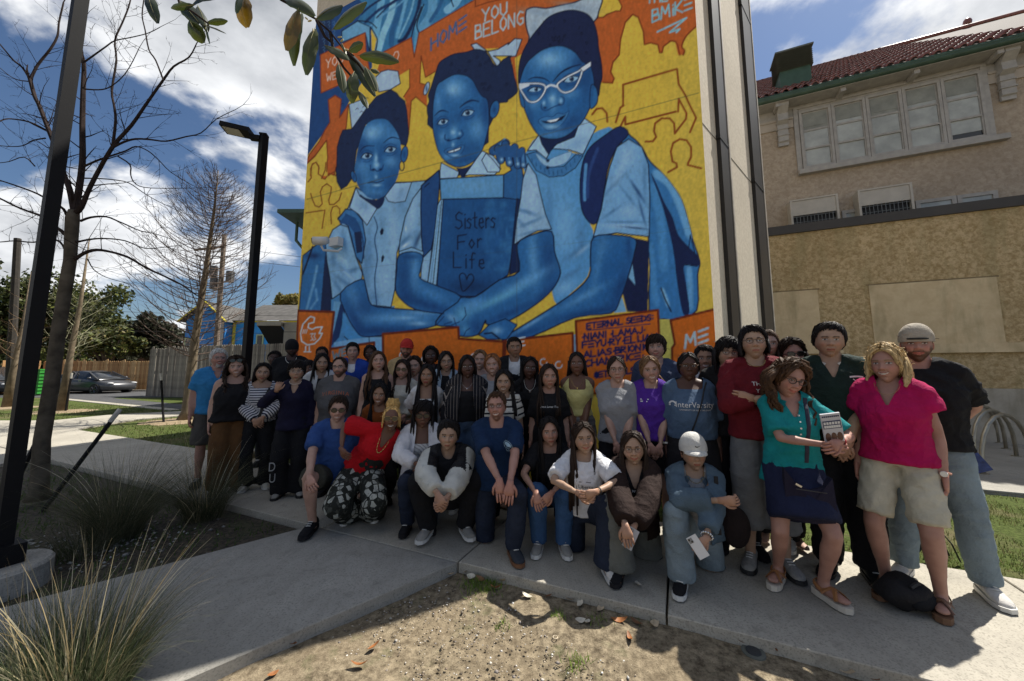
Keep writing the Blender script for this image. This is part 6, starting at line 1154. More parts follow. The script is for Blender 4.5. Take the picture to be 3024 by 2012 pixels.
p1=MU(1000,735,2.1);p2=MU(940,745,1.75);b=MB();b.tube([(p1.x+.05,2.12,p1.z),(p1.x+.05,2.05,p1.z-.07),(p2.x,1.85,p1.z-.09),(p2.x,1.8,p1.z-.02)],.022,8);b.build('arm',mw_,sc_)
b=MB();c=Vector((p2.x,1.8,p1.z+.06));b.tube([c+Vector((-.10,-.1,-.01)),c+Vector((.0,0,0)),c+Vector((.10,.05,.02))],[.07,.078,.062],14);b.build('housing',mw_,sc_,True);b=MB();b.tube([c+Vector((-.103,-.103,-.01)),c+Vector((-.11,-.11,-.011))],[.05,.045],12);b.build('lens',m_darkglass,sc_)
def skin_mat():
 m,t,b=new_mat('skin');a=nn(t,'ShaderNodeAttribute',attribute_name='Col');n1=noise(t,14,4);x=mixc(t,ramp(t,n1,.35,.7,0,.28),a.outputs['Color'],(.12,.04,.03));t.links.new(x,b.inputs['Base Color'])
 b.inputs['Roughness'].default_value=.52;b.inputs['Specular IOR Level'].default_value=.38;bump(t,b,noise(t,160,3),.12,.001);return m
M_SKIN=skin_mat()
def hair_mat(name,col,rough=.55):
 k='hair_'+name
 if k in MATS:return MATS[k]
 m,t,b=new_mat(k);n1=noise(t,70,4,.6,sc=(1,1,.12));t.links.new(mixc(t,ramp(t,n1,.35,.65),tuple(c*.55 for c in col),tuple(min(1,c*1.6)for c in col)),b.inputs['Base Color'])
 b.inputs['Roughness'].default_value=rough;b.inputs['Specular IOR Level'].default_value=.16;bump(t,b,n1,.9,.006);MATS[k]=m;return m
HAIRC=dict(black=(.010,.008,.008),dark=(.022,.013,.009),brown=(.055,.028,.014),ltbrown=(.14,.08,.04),ginger=(.20,.085,.035),blond=(.42,.30,.15),grey=(.42,.41,.39),golden=(.50,.31,.11),graybl=(.45,.38,.26))
def cloth(name,col,rough=.85,stripes=None,kind=None,bs=.35):
 if name in MATS:return MATS[name]
 m,t,b=new_mat(name);n1=noise(t,8,5,.6);c0=mixc(t,ramp(t,n1,.3,.7),tuple(c*.82 for c in col),tuple(min(1,c*1.14)for c in col))
 at=nn(t,'ShaderNodeAttribute',attribute_name='st')
 if stripes:
  c2,per,sh,ax=stripes;sp_=nn(t,'ShaderNodeSeparateXYZ');t.links.new(at.outputs['Vector'],sp_.inputs[0])
  f=M('FRACT',M('DIVIDE',sp_.outputs[ax],per,tree=t),tree=t);k=M('LESS_THAN',f,sh,tree=t);c0=mixc(t,k,c0,c2)
 if kind=='denim':
  n2=noise(t,3.2,4,.6);c0=mixc(t,ramp(t,n2,.45,.68,0,.45),c0,tuple(min(1,c*1.7+.01)for c in col));n3=noise(t,220,2,.5);c0=mixc(t,ramp(t,n3,.4,.6,0,.25),c0,tuple(c*1.5+.01 for c in col))
 if kind=='print':
  v=nn(t,'ShaderNodeTexVoronoi');v.inputs['Scale'].default_value=17;t.links.new(nn(t,'ShaderNodeTexCoord').outputs['Object'],v.inputs['Vector']);v2=nn(t,'ShaderNodeTexVoronoi',feature='DISTANCE_TO_EDGE');v2.inputs['Scale'].default_value=17
  t.links.new(nn(t,'ShaderNodeTexCoord').outputs['Object'],v2.inputs['Vector']);sp_=nn(t,'ShaderNodeSeparateXYZ');t.links.new(v.outputs['Color'],sp_.inputs[0])
  k=M('MULTIPLY',M('GREATER_THAN',sp_.outputs[0],.62,tree=t),M('GREATER_THAN',v2.outputs['Distance'],.09,tree=t),tree=t);c0=mixc(t,k,(.018,.02,.017),(.36,.37,.33));k2=ramp(t,noise(t,26,4),.55,.6);c0=mixc(t,M('MULTIPLY',k2,.5,tree=t),c0,(.1,.105,.09))
 if kind=='twotone':
  sp_=nn(t,'ShaderNodeSeparateXYZ');t.links.new(at.outputs['Vector'],sp_.inputs[0]);c0=mixc(t,M('MAXIMUM',M('GREATER_THAN',sp_.outputs[1],2.0,tree=t),M('LESS_THAN',sp_.outputs[2],.22,tree=t),tree=t),(.012,.012,.014),c0)
 if kind=='knit':
  w=nn(t,'ShaderNodeTexWave',wave_type='BANDS',bands_direction='DIAGONAL');w.inputs['Scale'].default_value=14;w.inputs['Distortion'].default_value=3;t.links.new(nn(t,'ShaderNodeTexCoord').outputs['Object'],w.inputs['Vector']);c0=mixc(t,ramp(t,w.outputs['Fac'],.5,.8,0,.6),c0,tuple(c*.35 for c in col))
 t.links.new(c0,b.inputs['Base Color']);b.inputs['Roughness'].default_value=rough;b.inputs['Specular IOR Level'].default_value=.2
 nb_=noise(t,11,5,.62,dist=.5);n4=noise(t,300,2);bump(t,b,M('ADD',nb_,M('MULTIPLY',n4,.10,tree=t),tree=t),bs*1.7,.045);MATS[name]=m;return m
def nonuni(segs):
 o=[]
 for a,b,n in segs:o+=list(np.linspace(a,b,n,endpoint=False))
 return np.array(o)
AZ=np.radians(nonuni([(-180,-80,12),(-80,80,44),(80,180,12)]));PH=np.radians(np.append(nonuni([(-89,-62,4),(-62,28,34),(28,89,9)]),89))
def sstep(x,a,b):t=np.clip((x-a)/(b-a),0,1);return t*t*(3-2*t)
def head_pts(a,p,jaw=1.,cheek=1.,feat=True,off=0.,mouth='closed',female=False):
 Wd,Df,Db,Hh=.0755*cheek,.088,.102,.116
 ca,sa,cp,sp_=np.cos(a),np.sin(a),np.cos(p),np.sin(p);z=Hh*np.sign(sp_)*np.abs(sp_)**.96;cp2=np.abs(cp)**.86
 low=sstep(-z,.015,.115);w=Wd*(1-low*(.40-.10*(jaw-1)*4))*(1+.04*sstep(z,0,.05));D=np.where(ca>0,Df,Db*(1-.42*low));x=w*np.sign(sa)*np.abs(sa)**.92*cp2;y=-D*np.sign(ca)*np.abs(ca)**.9*cp2
 y=y-.012*low*(ca>0)*np.abs(ca);fr=np.clip(ca,0,1)**.5
 if feat:
  g=lambda u,s:np.exp(-(u/s)**2)
  ax=np.abs(x);nose_=np.where((z<.022)&(z>-.034),sstep(.022-z,0,.046),0)*np.where(z<-.026,sstep(z+.036,0,.010),1);y-=fr*.021*nose_*g(x,.0095+.004*sstep(-z,0,.028));y-=fr*.009*g(ax-.0135,.007)*g(z+.026,.008)
  y+=fr*.010*g(ax-.031,.016)*g(z-.010,.013);y-=fr*.0045*g(z-.032,.009)*(ax<.055);y-=fr*.0055*g(ax-.040,.016)*g(z+.022,.016);y-=fr*.0045*g(ax-.031,.012)*g(z-.010,.007)
  y-=fr*.0075*g(x,.021)*(g(z+.052,.0055)+g(z+.064,.0062));y+=fr*.0035*g(x,.022)*g(z+.058,.0022);y-=fr*.007*g(x,.018)*g(z+.100,.014);y+=fr*.004*g(x,.022)*g(z+.080,.007)
  if mouth=='smile':y-=fr*.006*g(ax-.036,.012)*g(z+.040,.012)
 n=np.stack([x,y,z],-1);l=np.linalg.norm(n,axis=-1,keepdims=True);n=n/np.maximum(l,1e-6)*(l+np.asarray(off)[...,None]if np.ndim(off)else l+off);return n
def lerpang(a,xs,ys):return np.interp(np.abs(np.degrees(a)),xs,ys)
HL={'m':([0,35,55,75,95,130,180],[40,38,20,-2,-22,-34,-38]),'f':([0,30,50,70,90,120,180],[42,37,22,4,-18,-38,-42]),'bald':([0,30,50,75,95,130,180],[62,58,28,4,-20,-34,-38]),'bangs':([0,30,50,70,90,120,180],[20,17,8,-10,-28,-38,-42]),'part':([0,14,40,60,80,120,180],[43,41,27,0,-24,-40,-42])}
def make_head(s):
 """s: spec -> V, F, colours in head space (metres, centre between crown and chin)"""
 A,P=np.meshgrid(AZ,PH);smile=s.get('mouth','closed');V=head_pts(A,P,s.get('jaw',1.),s.get('cheek',1.),True,0.,'smile' if smile in('smile','grin')else 'closed');x,y,z=V[...,0],V[...,1],V[...,2];ax=np.abs(x);front=y<-.02
 sk=np.array(s['skin']);C=np.ones(V.shape)*sk;dark=sk.mean()<.13
 def lay(mask_,col,al=1.):nonlocal C;k=(np.clip(mask_,0,1)*al)[...,None];C=C*(1-k)+np.array(col)*k
 g=lambda u,q:np.exp(-(u/q)**2)
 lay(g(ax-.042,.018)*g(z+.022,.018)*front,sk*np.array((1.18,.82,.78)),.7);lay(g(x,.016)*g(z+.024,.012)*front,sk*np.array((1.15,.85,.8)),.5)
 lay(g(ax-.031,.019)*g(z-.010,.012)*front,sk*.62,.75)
 hc=np.array(HAIRC[s.get('hc','black')]);bc=hc*1.2 if s.get('hc')not in('blond','grey','golden','graybl')else hc*.45
 bz=.0305-.004*((ax-.032)/.018)**2;lay(sstep(.0042-np.abs(z-bz),-.0012,.0012)*(ax>.012)*(ax<.051)*front,bc,.9)
 ez=z-.0105;sq=s.get('squint',1.);el=1-((ax-.031)/.0145)**2-(ez/(.0062*sq))**2;lay(sstep(el,-.35,.0)*front,sk*.25,.95);lay(sstep(el,-.02,.25)*front,(.50,.49,.47),.9)
 lk=s.get('look',0.);ir=1-((np.where(x>0,ax-lk*.004,ax+lk*.004)-.031)/.0062)**2-(ez/.0062)**2;lay(sstep(ir,0,.35)*(el>.0)*front,(.012,.008,.006));lay(sstep(.0022-np.abs(ez-.0066*sq),-.0008,.0008)*(ax>.016)*(ax<.047)*front,(.012,.008,.008),.9)
 lip=sk*np.array((1.05,.52,.52))if not s.get('lips')else np.array(s['lips']);ml=1-(x/(.027 if smile in('smile','grin')else .022))**2;mz=z+.058-(.010*(ax/.027)**2 if smile in('smile','grin')else-.001)
 lay(sstep(ml,0,.15)*sstep(.0088-np.abs(mz),0,.0025)*front,lip,.9)
 if smile=='grin':lay(sstep(ml,.1,.3)*sstep(.0042-np.abs(mz),-.0003,.0012)*front,(.62,.58,.52));lay(sstep(.0014-np.abs(mz-.0050),-.0008,.0008)*(ml>.05)*front,lip*.35,.9)
 else:lay(sstep(.0018-np.abs(mz-.0),-.001,.001)*(ml>0)*front,lip*.25,.95)
 lay(g(ax-.009,.0035)*g(z+.033,.003)*front,sk*.2,.8);nl_=.018+(-.030-z)*.62;lay(sstep(.0028-np.abs(ax-nl_),-.002,.002)*(z<-.026)*(z>-.058)*front,sk*.55,.75 if smile in('smile','grin')else .4);lay(g(ax-.031,.016)*g(z+.004,.0028)*front,sk*.6,.45);lay(g(ax-.062,.010)*g(z+.03,.04)*front,sk*.7,.5);lay(g(x,.03)*g(z+.076,.004)*front,sk*.65,.45);lay(g(x,.0035)*g(z+.005,.018)*front,sk*1.25,.4);lay(g(x,.035)*g(z-.062,.018)*front,sk*1.18,.4)  # crease and cheek shading, nose and forehead highlights painted into the skin colour
 if s.get('beard'):
  c_,dn=s['beard'];bd=sstep(-z,.036,.052)*front;bd=np.maximum(bd,sstep(-z,.0,.03)*(ax>.052)*(y<.03));bd=bd*(1-sstep(el+3,3,4)*0);lp=(np.abs(mz)<.008)*(ml>.05);bd=bd*(1-lp);bd=bd*(1-.8*g(x,.016)*g(z+.040,.004)*0)
  if s.get('goatee'):bd=sstep(-z,.040,.046)*(ax<.030)*front*(1-lp)
  if s.get('mustache'):bd=np.maximum(bd,sstep(.0055-np.abs(z+.0445),-.001,.002)*(ax<.026)*front)
  lay(bd,HAIRC[c_],dn);V=V*(1+.03*(bd*dn)[...,None])
 sh=V.shape;nr,nc=sh[0],sh[1];Vv=V.reshape(-1,3).tolist();Cl=C.reshape(-1,3).tolist();Fc=[(r*nc+c,r*nc+(c+1)%nc,(r+1)*nc+(c+1)%nc,(r+1)*nc+c)for r in range(nr-1)for c in range(nc)]
 Fc+=[tuple(range(nc-1,-1,-1)),tuple(range((nr-1)*nc,nr*nc))]
 for sx__ in(-1,1):
  b=len(Vv);e=MB();e.ball((sx__*.0735*s.get('cheek',1.),.012,-.004),.010,.019,.031,8,6,Matrix.Rotation(sx__*.35,3,'Z'));Vv+=[tuple(v)for v in e.V];Fc+=[tuple(i+b for i in f)for f in e.F];Cl+=[(sk*np.array((1.08,.85,.82))).tolist()]*len(e.V)
 return np.array(Vv),Fc,np.array(Cl)
def make_hair(s,H2W,down,chest):
 """returns MB in world-of-person coordinates; H2W maps head space to person space"""
 st=s.get('hair','short');hl=HL[s.get('line','f' if s.get('fem')else 'm')];A,P=np.meshgrid(np.radians(np.arange(0,360,7.5)),np.radians(np.append(np.arange(-48,88,5.2),89.)))
 A=(A+np.pi)%(2*np.pi)-np.pi
 vol=s.get('vol',.012);rough_=s.get('messy',.004);line=lerpang(A,*hl);r=np.random.default_rng(s['seed']);m=sstep(np.degrees(P)-line,-3,12)*(1-.45*np.clip(np.cos(A),0,1)*(1-sstep(np.degrees(P)-line,0,45)))
 ph=r.uniform(0,6,6);nz_=(np.sin(A*9+ph[0]+2*P)+np.sin(A*17+ph[1]-3*P)*.7+np.sin(A*5+P*11+ph[2]))/2.7
 if st in('curly','afro'):nz_=(np.sin(A*13+ph[0])*np.sin(P*15+ph[1])+np.sin(A*23+ph[2])*np.sin(P*21+ph[3])+r.normal(0,.5,A.shape))/1.6
 t_=(vol*(.55+.45*sstep(P,0,1.2))+rough_*nz_);off=-.012+(t_+.012)*m;V=head_pts(A,P,1.,s.get('cheek',1.),False,off);nr,nc=A.shape;mb=MB();mb.add([H2W(Vector(v))for v in V.reshape(-1,3)],[(q*nc+c,q*nc+(c+1)%nc,(q+1)*nc+(c+1)%nc,(q+1)*nc+c)for q in range(nr-1)for c in range(nc)]+[tuple(range((nr-1)*nc,nr*nc))])
 lk_=0 if(s.get('cap')or s.get('line')=='bald' and False)else(s.get('strands')or(110 if st in('short','bob')or not s.get('fem')else 84))
 def sph(a_,p_):return Vector((math.sin(a_)*math.cos(p_),-math.cos(a_)*math.cos(p_),math.sin(p_)))
 if st!='updo':
  for i in range(lk_):
   if s.get('line')=='part' or(s.get('fem')and s.get('line')!='bangs'):
    q=random.choice((-1,1));u_=random.random();a0=math.radians(4)*q if u_<.45 else math.pi-q*math.radians(6);p0=math.radians(46+90*u_)if u_<.45 else math.radians(160-(60+120*(u_-.1)));p0=min(p0,math.radians(88));a1=q*math.radians(random.uniform(38,170));
   else:a1=random.uniform(-math.pi,math.pi);a0=a1*.5+random.uniform(-.5,.5)+(1.2 if s['seed']%2 else-1.2);p0=math.radians(random.uniform(58,86))
   p1=math.radians(float(np.interp(abs(math.degrees(a1)),*hl))+random.uniform(-5,7));A0,A1=sph(a0,p0),sph(a1,p1);pts=[];lift=random.uniform(.0,.005)+rough_*random.random()
   if A0.angle(A1)<.15:continue
   for j in range(6):
    f_=j/5;d_=A0.slerp(A1,f_);aa=math.atan2(d_.x,-d_.y);pq=math.asin(max(-1,min(1,d_.z)));v_=Vector(head_pts(np.array([[aa]]),np.array([[pq]]),1.,s.get('cheek',1.),False,(vol*(.55+.45*max(0,math.sin(pq)))+lift)*(1-.85*f_**2.2)+.0015)[0,0]);pts.append(H2W(v_+Vector((random.gauss(0,rough_*.5),random.gauss(0,rough_*.5),0))))
   w_=random.uniform(.0055,.0095);mb.tube(pts,[w_*.7,w_,w_*1.1,w_,w_*.8,w_*.25],5,ry=[w_*.5]*5+[w_*.2],cap=False)
 ln=s.get('len',0.)
 def lock(a,p,L_,w,th,front,wavy,out=.0,n=8):
  p0=Vector(head_pts(np.array([[a]]),np.array([[p]]),1.,1.,False,.002+vol*.6)[0,0]);k0=Vector(head_pts(np.array([[a]]),np.array([[p-.45]]),1.,1.,False,vol*.9+out)[0,0]);k0.z=min(k0.z,p0.z-.03);W0=H2W(p0);W1=H2W(k0);pts=[W0,W1];C_=chest['N'];e,f,t=chest['e'],chest['f'],chest['t'];si=1 if math.sin(a)>0 else-1
  if front:tgt=C_+e*(si*random.uniform(.05,.125))+f*(.112+chest['fat']*.035)-t*(.13)
  else:tgt=C_+e*(math.sin(a)*.13)-f*(.095+.02*random.random())-t*(.05)
  x_=W1.copy();rem=L_;steps=n-2;d=(tgt-W1)
  for i in range(steps):
   f_=(i+1)/steps;g_=W1+Vector((0,0,-L_*f_));prog=min(1.,(L_*f_)/max(.08,(W1-tgt).length));hz_=W1.lerp(tgt,prog**1.3);g_.x=hz_.x;g_.y=hz_.y
   if prog>=1:g_+=(f*.012 if front else-f*.01)*(f_-.3)
   if wavy:g_+=e*(wavy*math.sin(f_*13+a*7))+f*(wavy*.7*math.cos(f_*11+a*5))
   pts.append(g_)
  ws=[w*.55,w*.95]+[w*(1-.6*max(0,(i+1)/steps-.5)**1.2*1.3)for i in range(steps)];side_=(H2W(Vector((math.cos(a),math.sin(a),0)))-H2W(Vector((0,0,0)))).normalized();mb.tube(pts,ws,6,ry=[th]*2+[th*(1-.5*i/steps)for i in range(steps)],side=side_)
 if ln>0:
  N_=int(s.get('locks',24)*2.2);fr_lim=s.get('front',100)
  for i in range(N_):
   a=math.radians(78+(282-78)*(i+.5)/N_+random.uniform(-4,4));a=(a+math.pi)%(2*math.pi)-math.pi;ad=abs(math.degrees(a));lock(a,random.uniform(.05,.45),ln*random.uniform(.82,1.08),s.get('lw',.021)*.85,.012,ad<fr_lim,s.get('wavy',.0),out=s.get('out',.004))
 if st in('pony','bun'):
  p0=Vector(head_pts(np.array([[math.pi]]),np.array([[.15]]),1.,1.,False,.0)[0,0]);c=H2W(p0+Vector((0,.012,0)));mb.ball(c,.03,.03,.03,8,6)
  if st=='pony':
   for i in range(5):sd_=s.get('pside',0.);q0=c+chest['e']*(.01*(i-2));mb.tube([q0,q0+chest['e']*(sd_*.05)-chest['f']*.02+Vector((0,0,-.06)),q0+chest['e']*(sd_*.09+.012*(i-2))+Vector((0,0,-.14)),q0+chest['e']*(sd_*.10)+chest['f']*.02+Vector((0,0,-.22))],[.014,.02,.017,.005],6)
 if st=='braids':
  for i in range(s.get('nb',26)):
   a=random.uniform(-1.9,1.9)+math.pi;p=random.uniform(.2,1.25);a=(a+math.pi)%(2*math.pi)-math.pi;v0=Vector(head_pts(np.array([[a]]),np.array([[p]]),1.,1.,False,vol)[0,0]);v1=Vector(head_pts(np.array([[a]]),np.array([[p-.5]]),1.,1.,False,vol+.014)[0,0]);v2=Vector(head_pts(np.array([[a*.95]]),np.array([[p-1.0]]),1.,1.,False,vol+.012)[0,0])
   mb.tube([H2W(v0),H2W(v1),H2W(v2),H2W(v2+Vector((0,.0,-.06*random.random())))],[.006,.0065,.006,.003],5)
 if st=='updo':
  for i in range(60):
   a=random.uniform(0,6.28);q=H2W(Vector((.055*math.cos(a),.03+.05*math.sin(a),.075)));q2=H2W(Vector((.062*math.cos(a+.5),.035+.055*math.sin(a+.5),.125+.02*random.random())));q3=H2W(Vector((.045*math.cos(a+1.2),.035+.045*math.sin(a+1.2),.165+.02*random.random())));q4=H2W(Vector((.03*math.cos(a+2.4),.03+.03*math.sin(a+2),.15)));mb.tube([q,q2,q3,q4],[.007,.0075,.007,.004],5)
  for i in range(12):a=random.choice((-1,1))*random.uniform(.75,1.15);q=H2W(Vector((.07*math.sin(a),-.07*math.cos(a),.09)));mb.tube([q,H2W(Vector((.088*math.sin(a),-.085*math.cos(a),.03))),H2W(Vector((.09*math.sin(a),-.085*math.cos(a),-.03-.05*random.random())))],[.005,.0055,.003],5)
 nw=s.get('wisps',60);wl=s.get('wlen',.016)
 for i in range(nw):
  a=random.uniform(0,6.28);p=random.uniform(-.1,1.5);deg=math.degrees(p);a=(a+math.pi)%(2*math.pi)-math.pi
  if deg<np.interp(abs(math.degrees(a)),*hl)+6:continue
  v0=Vector(head_pts(np.array([[a]]),np.array([[p]]),1.,1.,False,vol*.8)[0,0]);v1=v0*(1+wl*random.uniform(.3,1.2)/v0.length)+Vector((random.gauss(0,wl*.5),random.gauss(0,wl*.5),random.gauss(0,wl*.4)));v2=v1+Vector((random.gauss(0,wl*.4),random.gauss(0,wl*.4),-wl*.6));mb.tube([H2W(v0),H2W(v1),H2W(v2)],[.0022,.0012,.0004],3)
 return mb
def ik(a,b,l1,l2,hint):
 d=b-a;L_=min(d.length,(l1+l2)*.998);d.normalize();b2=a+d*L_;x=(l1*l1-l2*l2+L_*L_)/(2*L_);h=math.sqrt(max(0.,l1*l1-x*x));hv=hint-d*hint.dot(d)
 if hv.length<1e-4:hv=d.orthogonal()
 return a+d*x+hv.normalized()*h,b2
E_,F_,U_=Vector((1,0,0)),Vector((0,-1,0)),Vector((0,0,1))
JOBS=[]
def skeleton(s):
 """person space: x = image right when facing the camera, -y = front, z up"""
 H=s['h'];k=H/1.72;pose=s.get('pose','stand');fat=s.get('fat',0.);fem=s.get('fem',False);lean=s.get('lean',0.);side=s.get('side',0.)
 J=dict(k=k,fat=fat);zc=s['zc'];hd=.245*k**.3
 t=Vector((math.sin(side),-math.sin(lean)*math.cos(side),math.cos(lean)*math.cos(side))).normalized();e=(E_-t*E_.dot(t)).normalized();e=Matrix.Rotation(s.get('twist',0.),3,t)@e;f=e.cross(t)
 head_c=Vector((s.get('hx',0.),s.get('hy',0.),zc-.012-hd/2));nk=s.get('neck',.088*k)
 N=head_c-Vector((0,0,hd/2))*.55-t*(nk*.75)+Vector((0,.022,0));Lt=.30*H*.97;P=N-t*Lt
 J.update(t=t,e=e,f=f,N=N,P=P,head=head_c,hd=hd)
 sw=(.136 if fem else .158)*k+fat*.024;shd=s.get('shrug',0.);J['S']=[N-t*(.055*k-shd)+e*(q*sw)-f*.005 for q in(-1,1)];hw=.088*k;J['Hp']=[P-t*.03+E_*(q*hw)for q in(-1,1)]
 ua,fa=.172*H,.150*H;th,sn=.250*H,.240*H;J['th'],J['sn']=th,sn;A_=s.get('arms','down');J['El']=[];J['Wr']=[];J['Hd']=[]
 for i,q in enumerate((-1,1)):
  a=A_ if isinstance(A_,str)else A_[i];S=J['S'][i];bel=.105+fat*.05
  if a=='down':w=S+e*(q*.07)-t*((ua+fa)*.97)+f*.03;hint=-f+e*q*.4;hd_=(-t+f*.15).normalized();pn=-e*q
  elif a=='clasp':w=P+e*(q*.045)+f*(bel+.06)+t*(.02+.015*q);hint=e*q-f*.3;hd_=(-e*q*.75-t*.6+f*.1).normalized();pn=-f
  elif a=='claspL':w=P+e*(q*.035)+f*(bel+.08)-t*(.07+.01*q);hint=e*q-f*.2;hd_=(-e*q*.5-t*.85).normalized();pn=-f
  elif a=='behind':w=P+e*(q*.07)-f*.16+t*.02;hint=e*q-f*.6;hd_=(-e*q).normalized();pn=f
  elif a=='cross':w=N-t*(.26*k)-e*(q*.06)+f*(bel+.075+.02*q);hint=e*q-t*.3;hd_=(-e*q+t*.15).normalized();pn=-f
  elif a=='hip':w=P+e*(q*.17)+f*.05+t*.03;hint=e*q-f*.5;hd_=(-e*q*.5+f*.8).normalized();pn=-t
  elif isinstance(a,(tuple,list)):w=Vector(a[0]);hint=Vector(a[1]);hd_=Vector(a[2]).normalized();pn=Vector(a[3])if len(a)>3 else-f
  el,w=ik(S,w,ua,fa,hint);J['El'].append(el);J['Wr'].append(w);J['Hd'].append((hd_,pn))
 L_=s.get('legs')
 if isinstance(L_,str):
  K_=L_;dw=lambda q:((P.x+q*.10,P.y+.36,.085),F_*.8-U_*1.0,(0,1,-.12));fw_=lambda q,o=.0:((P.x+q*.14+o,P.y-.34,.085),F_+U_+E_*(q*.25),(q*.25,-1,0))
  L_={'kneelR':[dw(-1),fw_(1)],'kneelL':[fw_(-1),dw(1)],'squat':[((P.x+q*.16,P.y-.22,.10),F_+U_*.9+E_*(q*.55),(q*.35,-1,0))for q in(-1,1)],'chair':[((P.x+q*.10,P.y-.30,.085),F_+U_+E_*(q*.1),(q*.2,-1,0))for q in(-1,1)]}[K_];s['legs']=L_
 sp_=.095*k;J['Kn']=[];J['An']=[];J['Ft']=[];oa=s.get('toe',.25)
 for i,q in enumerate((-1,1)):
  Hp=J['Hp'][i];am=.085*k if True else 0
  if L_ is None:am+=.028 if(s.get('shoes')or ' ')[0]=='sandal' else 0;an=Vector((P.x+q*(sp_+s.get('spread',.01)),P.y+.02+s.get('stag',0.)*q,am));hint=F_+E_*q*.2;ft=(F_+E_*q*oa).normalized()
  else:an=Vector(L_[i][0]);hint=Vector(L_[i][1]);ft=Vector(L_[i][2]).normalized()
  kn,an=ik(Hp,an,th,sn,hint);J['Kn'].append(kn);J['An'].append(an);J['Ft'].append(ft)
 return J
def torso_sections(J,d,fem,loose=0.,hem=None,chestf=1.):
 """rings up the trunk: (point, rx, ry)"""
 P,N,t,k,fat=J['P'],J['N'],J['t'],J['k'],J['fat'];f=J['f'];L_=(N-P).length;S=[]
 W_=dict(hip=.168,waist=.128 if fem else .145,chest=.150 if fem else .170,up=.150 if fem else .172);Dp=dict(hip=.115,waist=.092,chest=.112+(.016 if fem else 0),up=.088)
 fw,fd=fat*.055,fat*.075
 for fr,w,dd,o in((-.10,W_['hip']*.93,Dp['hip'],0),(.08,W_['hip'],Dp['hip'],0),(.36,W_['waist']+loose*.6,Dp['waist']+loose*.6,.006+.025*fat),(.60,W_['chest']+loose*.4,Dp['chest']+loose*.4,.012+.010*fat),(.80,W_['up'],Dp['up']+.012,.004),(.93,.115,.070,-.004)):
  ff=max(0,1-abs(fr-.3)*1.6);S.append((P+t*(L_*fr)+f*o,(w*k+fw*ff+.012*fat)+d,(dd*k+fd*ff)+d))
 return S
def body_mesh(s,J):
 mb=MB();k,fat,fem=J['k'],J['fat'],s.get('fem');e=J['e'];S=torso_sections(J,0,fem);mb.tube([p for p,_,_ in S],[a for _,a,_ in S],16,ry=[b for _,_,b in S],side=e)
 nr=(.052 if fem else .060)*k+.008*fat;mb.tube([J['N']-J['t']*.07,J['N'],J['head']+Vector((0,.018,-.045))],[nr*1.35,nr,nr*.95],12)
 for i,q in enumerate((-1,1)):
  Sh,El,Wr=J['S'][i],J['El'][i],J['Wr'][i];r=(.041 if fem else .047)*k+.012*fat;mb.tube([J['N']-J['t']*.03,Sh.lerp(J['N'],.45)+J['t']*.010,Sh+J['t']*.002],[.055,.052,.052*k],10);mb.ball(Sh-J['t']*.01,.058*k+.008*fat,.055*k+.008*fat,.058*k,12,8)
  mb.tube([Sh-J['t']*.005,Sh.lerp(El,.35),El,El.lerp(Wr,.25),El.lerp(Wr,.65),Wr],[r*1.12,r*1.08,r*.82,r*.86,r*.66,r*.54],12);mb.ball(El,r*.82,r*.82,r*.82,10,6)
  Hp,Kn,An=J['Hp'][i],J['Kn'][i],J['An'][i];rt=(.084 if fem else .082)*k+.018*fat;mb.tube([Hp+J['t']*.03,Hp.lerp(Kn,.3),Hp.lerp(Kn,.75),Kn,Kn.lerp(An,.3),Kn.lerp(An,.7),An,An-Vector((0,0,.04))],[rt,rt,rt*.76,rt*.66,rt*.68,rt*.48,rt*.42,rt*.45],12);mb.ball(Kn,rt*.67,rt*.67,rt*.67,10,6)
  ft=J['Ft'][i];sd_=ft.cross(U_);B=J['An'][i]-Vector((0,0,.085*k-.032));B.z=max(.028+J.get('fz',0),B.z)if not s.get('legs')else B.z
  mb.tube([B-ft*.055,B-ft*.02,B+ft*.06,B+ft*.13,B+ft*.165],[.026,.034,.040,.042,.025],10,ry=[.026,.040,.032,.020,.012],side=sd_)
 return mb
def hand_mb(mb,w,d,pn,q,curl=.35,sc=1.):
 """palm + four unequal bent fingers + thumb leaving the side"""
 d=d.normalized();pn=(pn-d*pn.dot(d));pn=(pn if pn.length>1e-3 else d.orthogonal()).normalized();sd_=d.cross(pn)*q;L_=.088*sc
 mb.tube([w-d*.02,w+d*.015,w+d*(L_*.6),w+d*L_],[.024*sc,.029*sc,.040*sc,.038*sc],10,ry=[.019*sc,.017*sc,.014*sc,.011*sc],side=sd_)
 for j,(o,ln)in enumerate(((.030,.066),(.010,.076),(-.010,.070),(-.029,.055))):
  p=w+d*(L_*.93)+sd_*(o*sc);c=curl*(1+.12*j);dd=(d+sd_*(o*1.6)).normalized();pts=[p];a=0
  for fr in(.45,.32,.23):a+=c*.75;v=dd*math.cos(a)+pn*math.sin(a);pts.append(pts[-1]+v*(ln*sc*fr))
  mb.tube(pts,[.0092*sc,.0086*sc,.0078*sc,.0052*sc],6)
 p=w+d*(.022*sc)+sd_*(.028*sc);v=(d*.75+sd_*.75+pn*.2).normalized();p1=p+v*.032*sc;v2=(d*.95+sd_*.25+pn*.35).normalized();p2=p1+v2*.028*sc;mb.tube([p-v*.01,p1,p2,p2+(d+pn*.4).normalized()*.022*sc],[.013*sc,.0105*sc,.0095*sc,.0055*sc],6)
def job(kind,s,mb,voxel,fn):JOBS.append((kind,s,mb,voxel,fn))
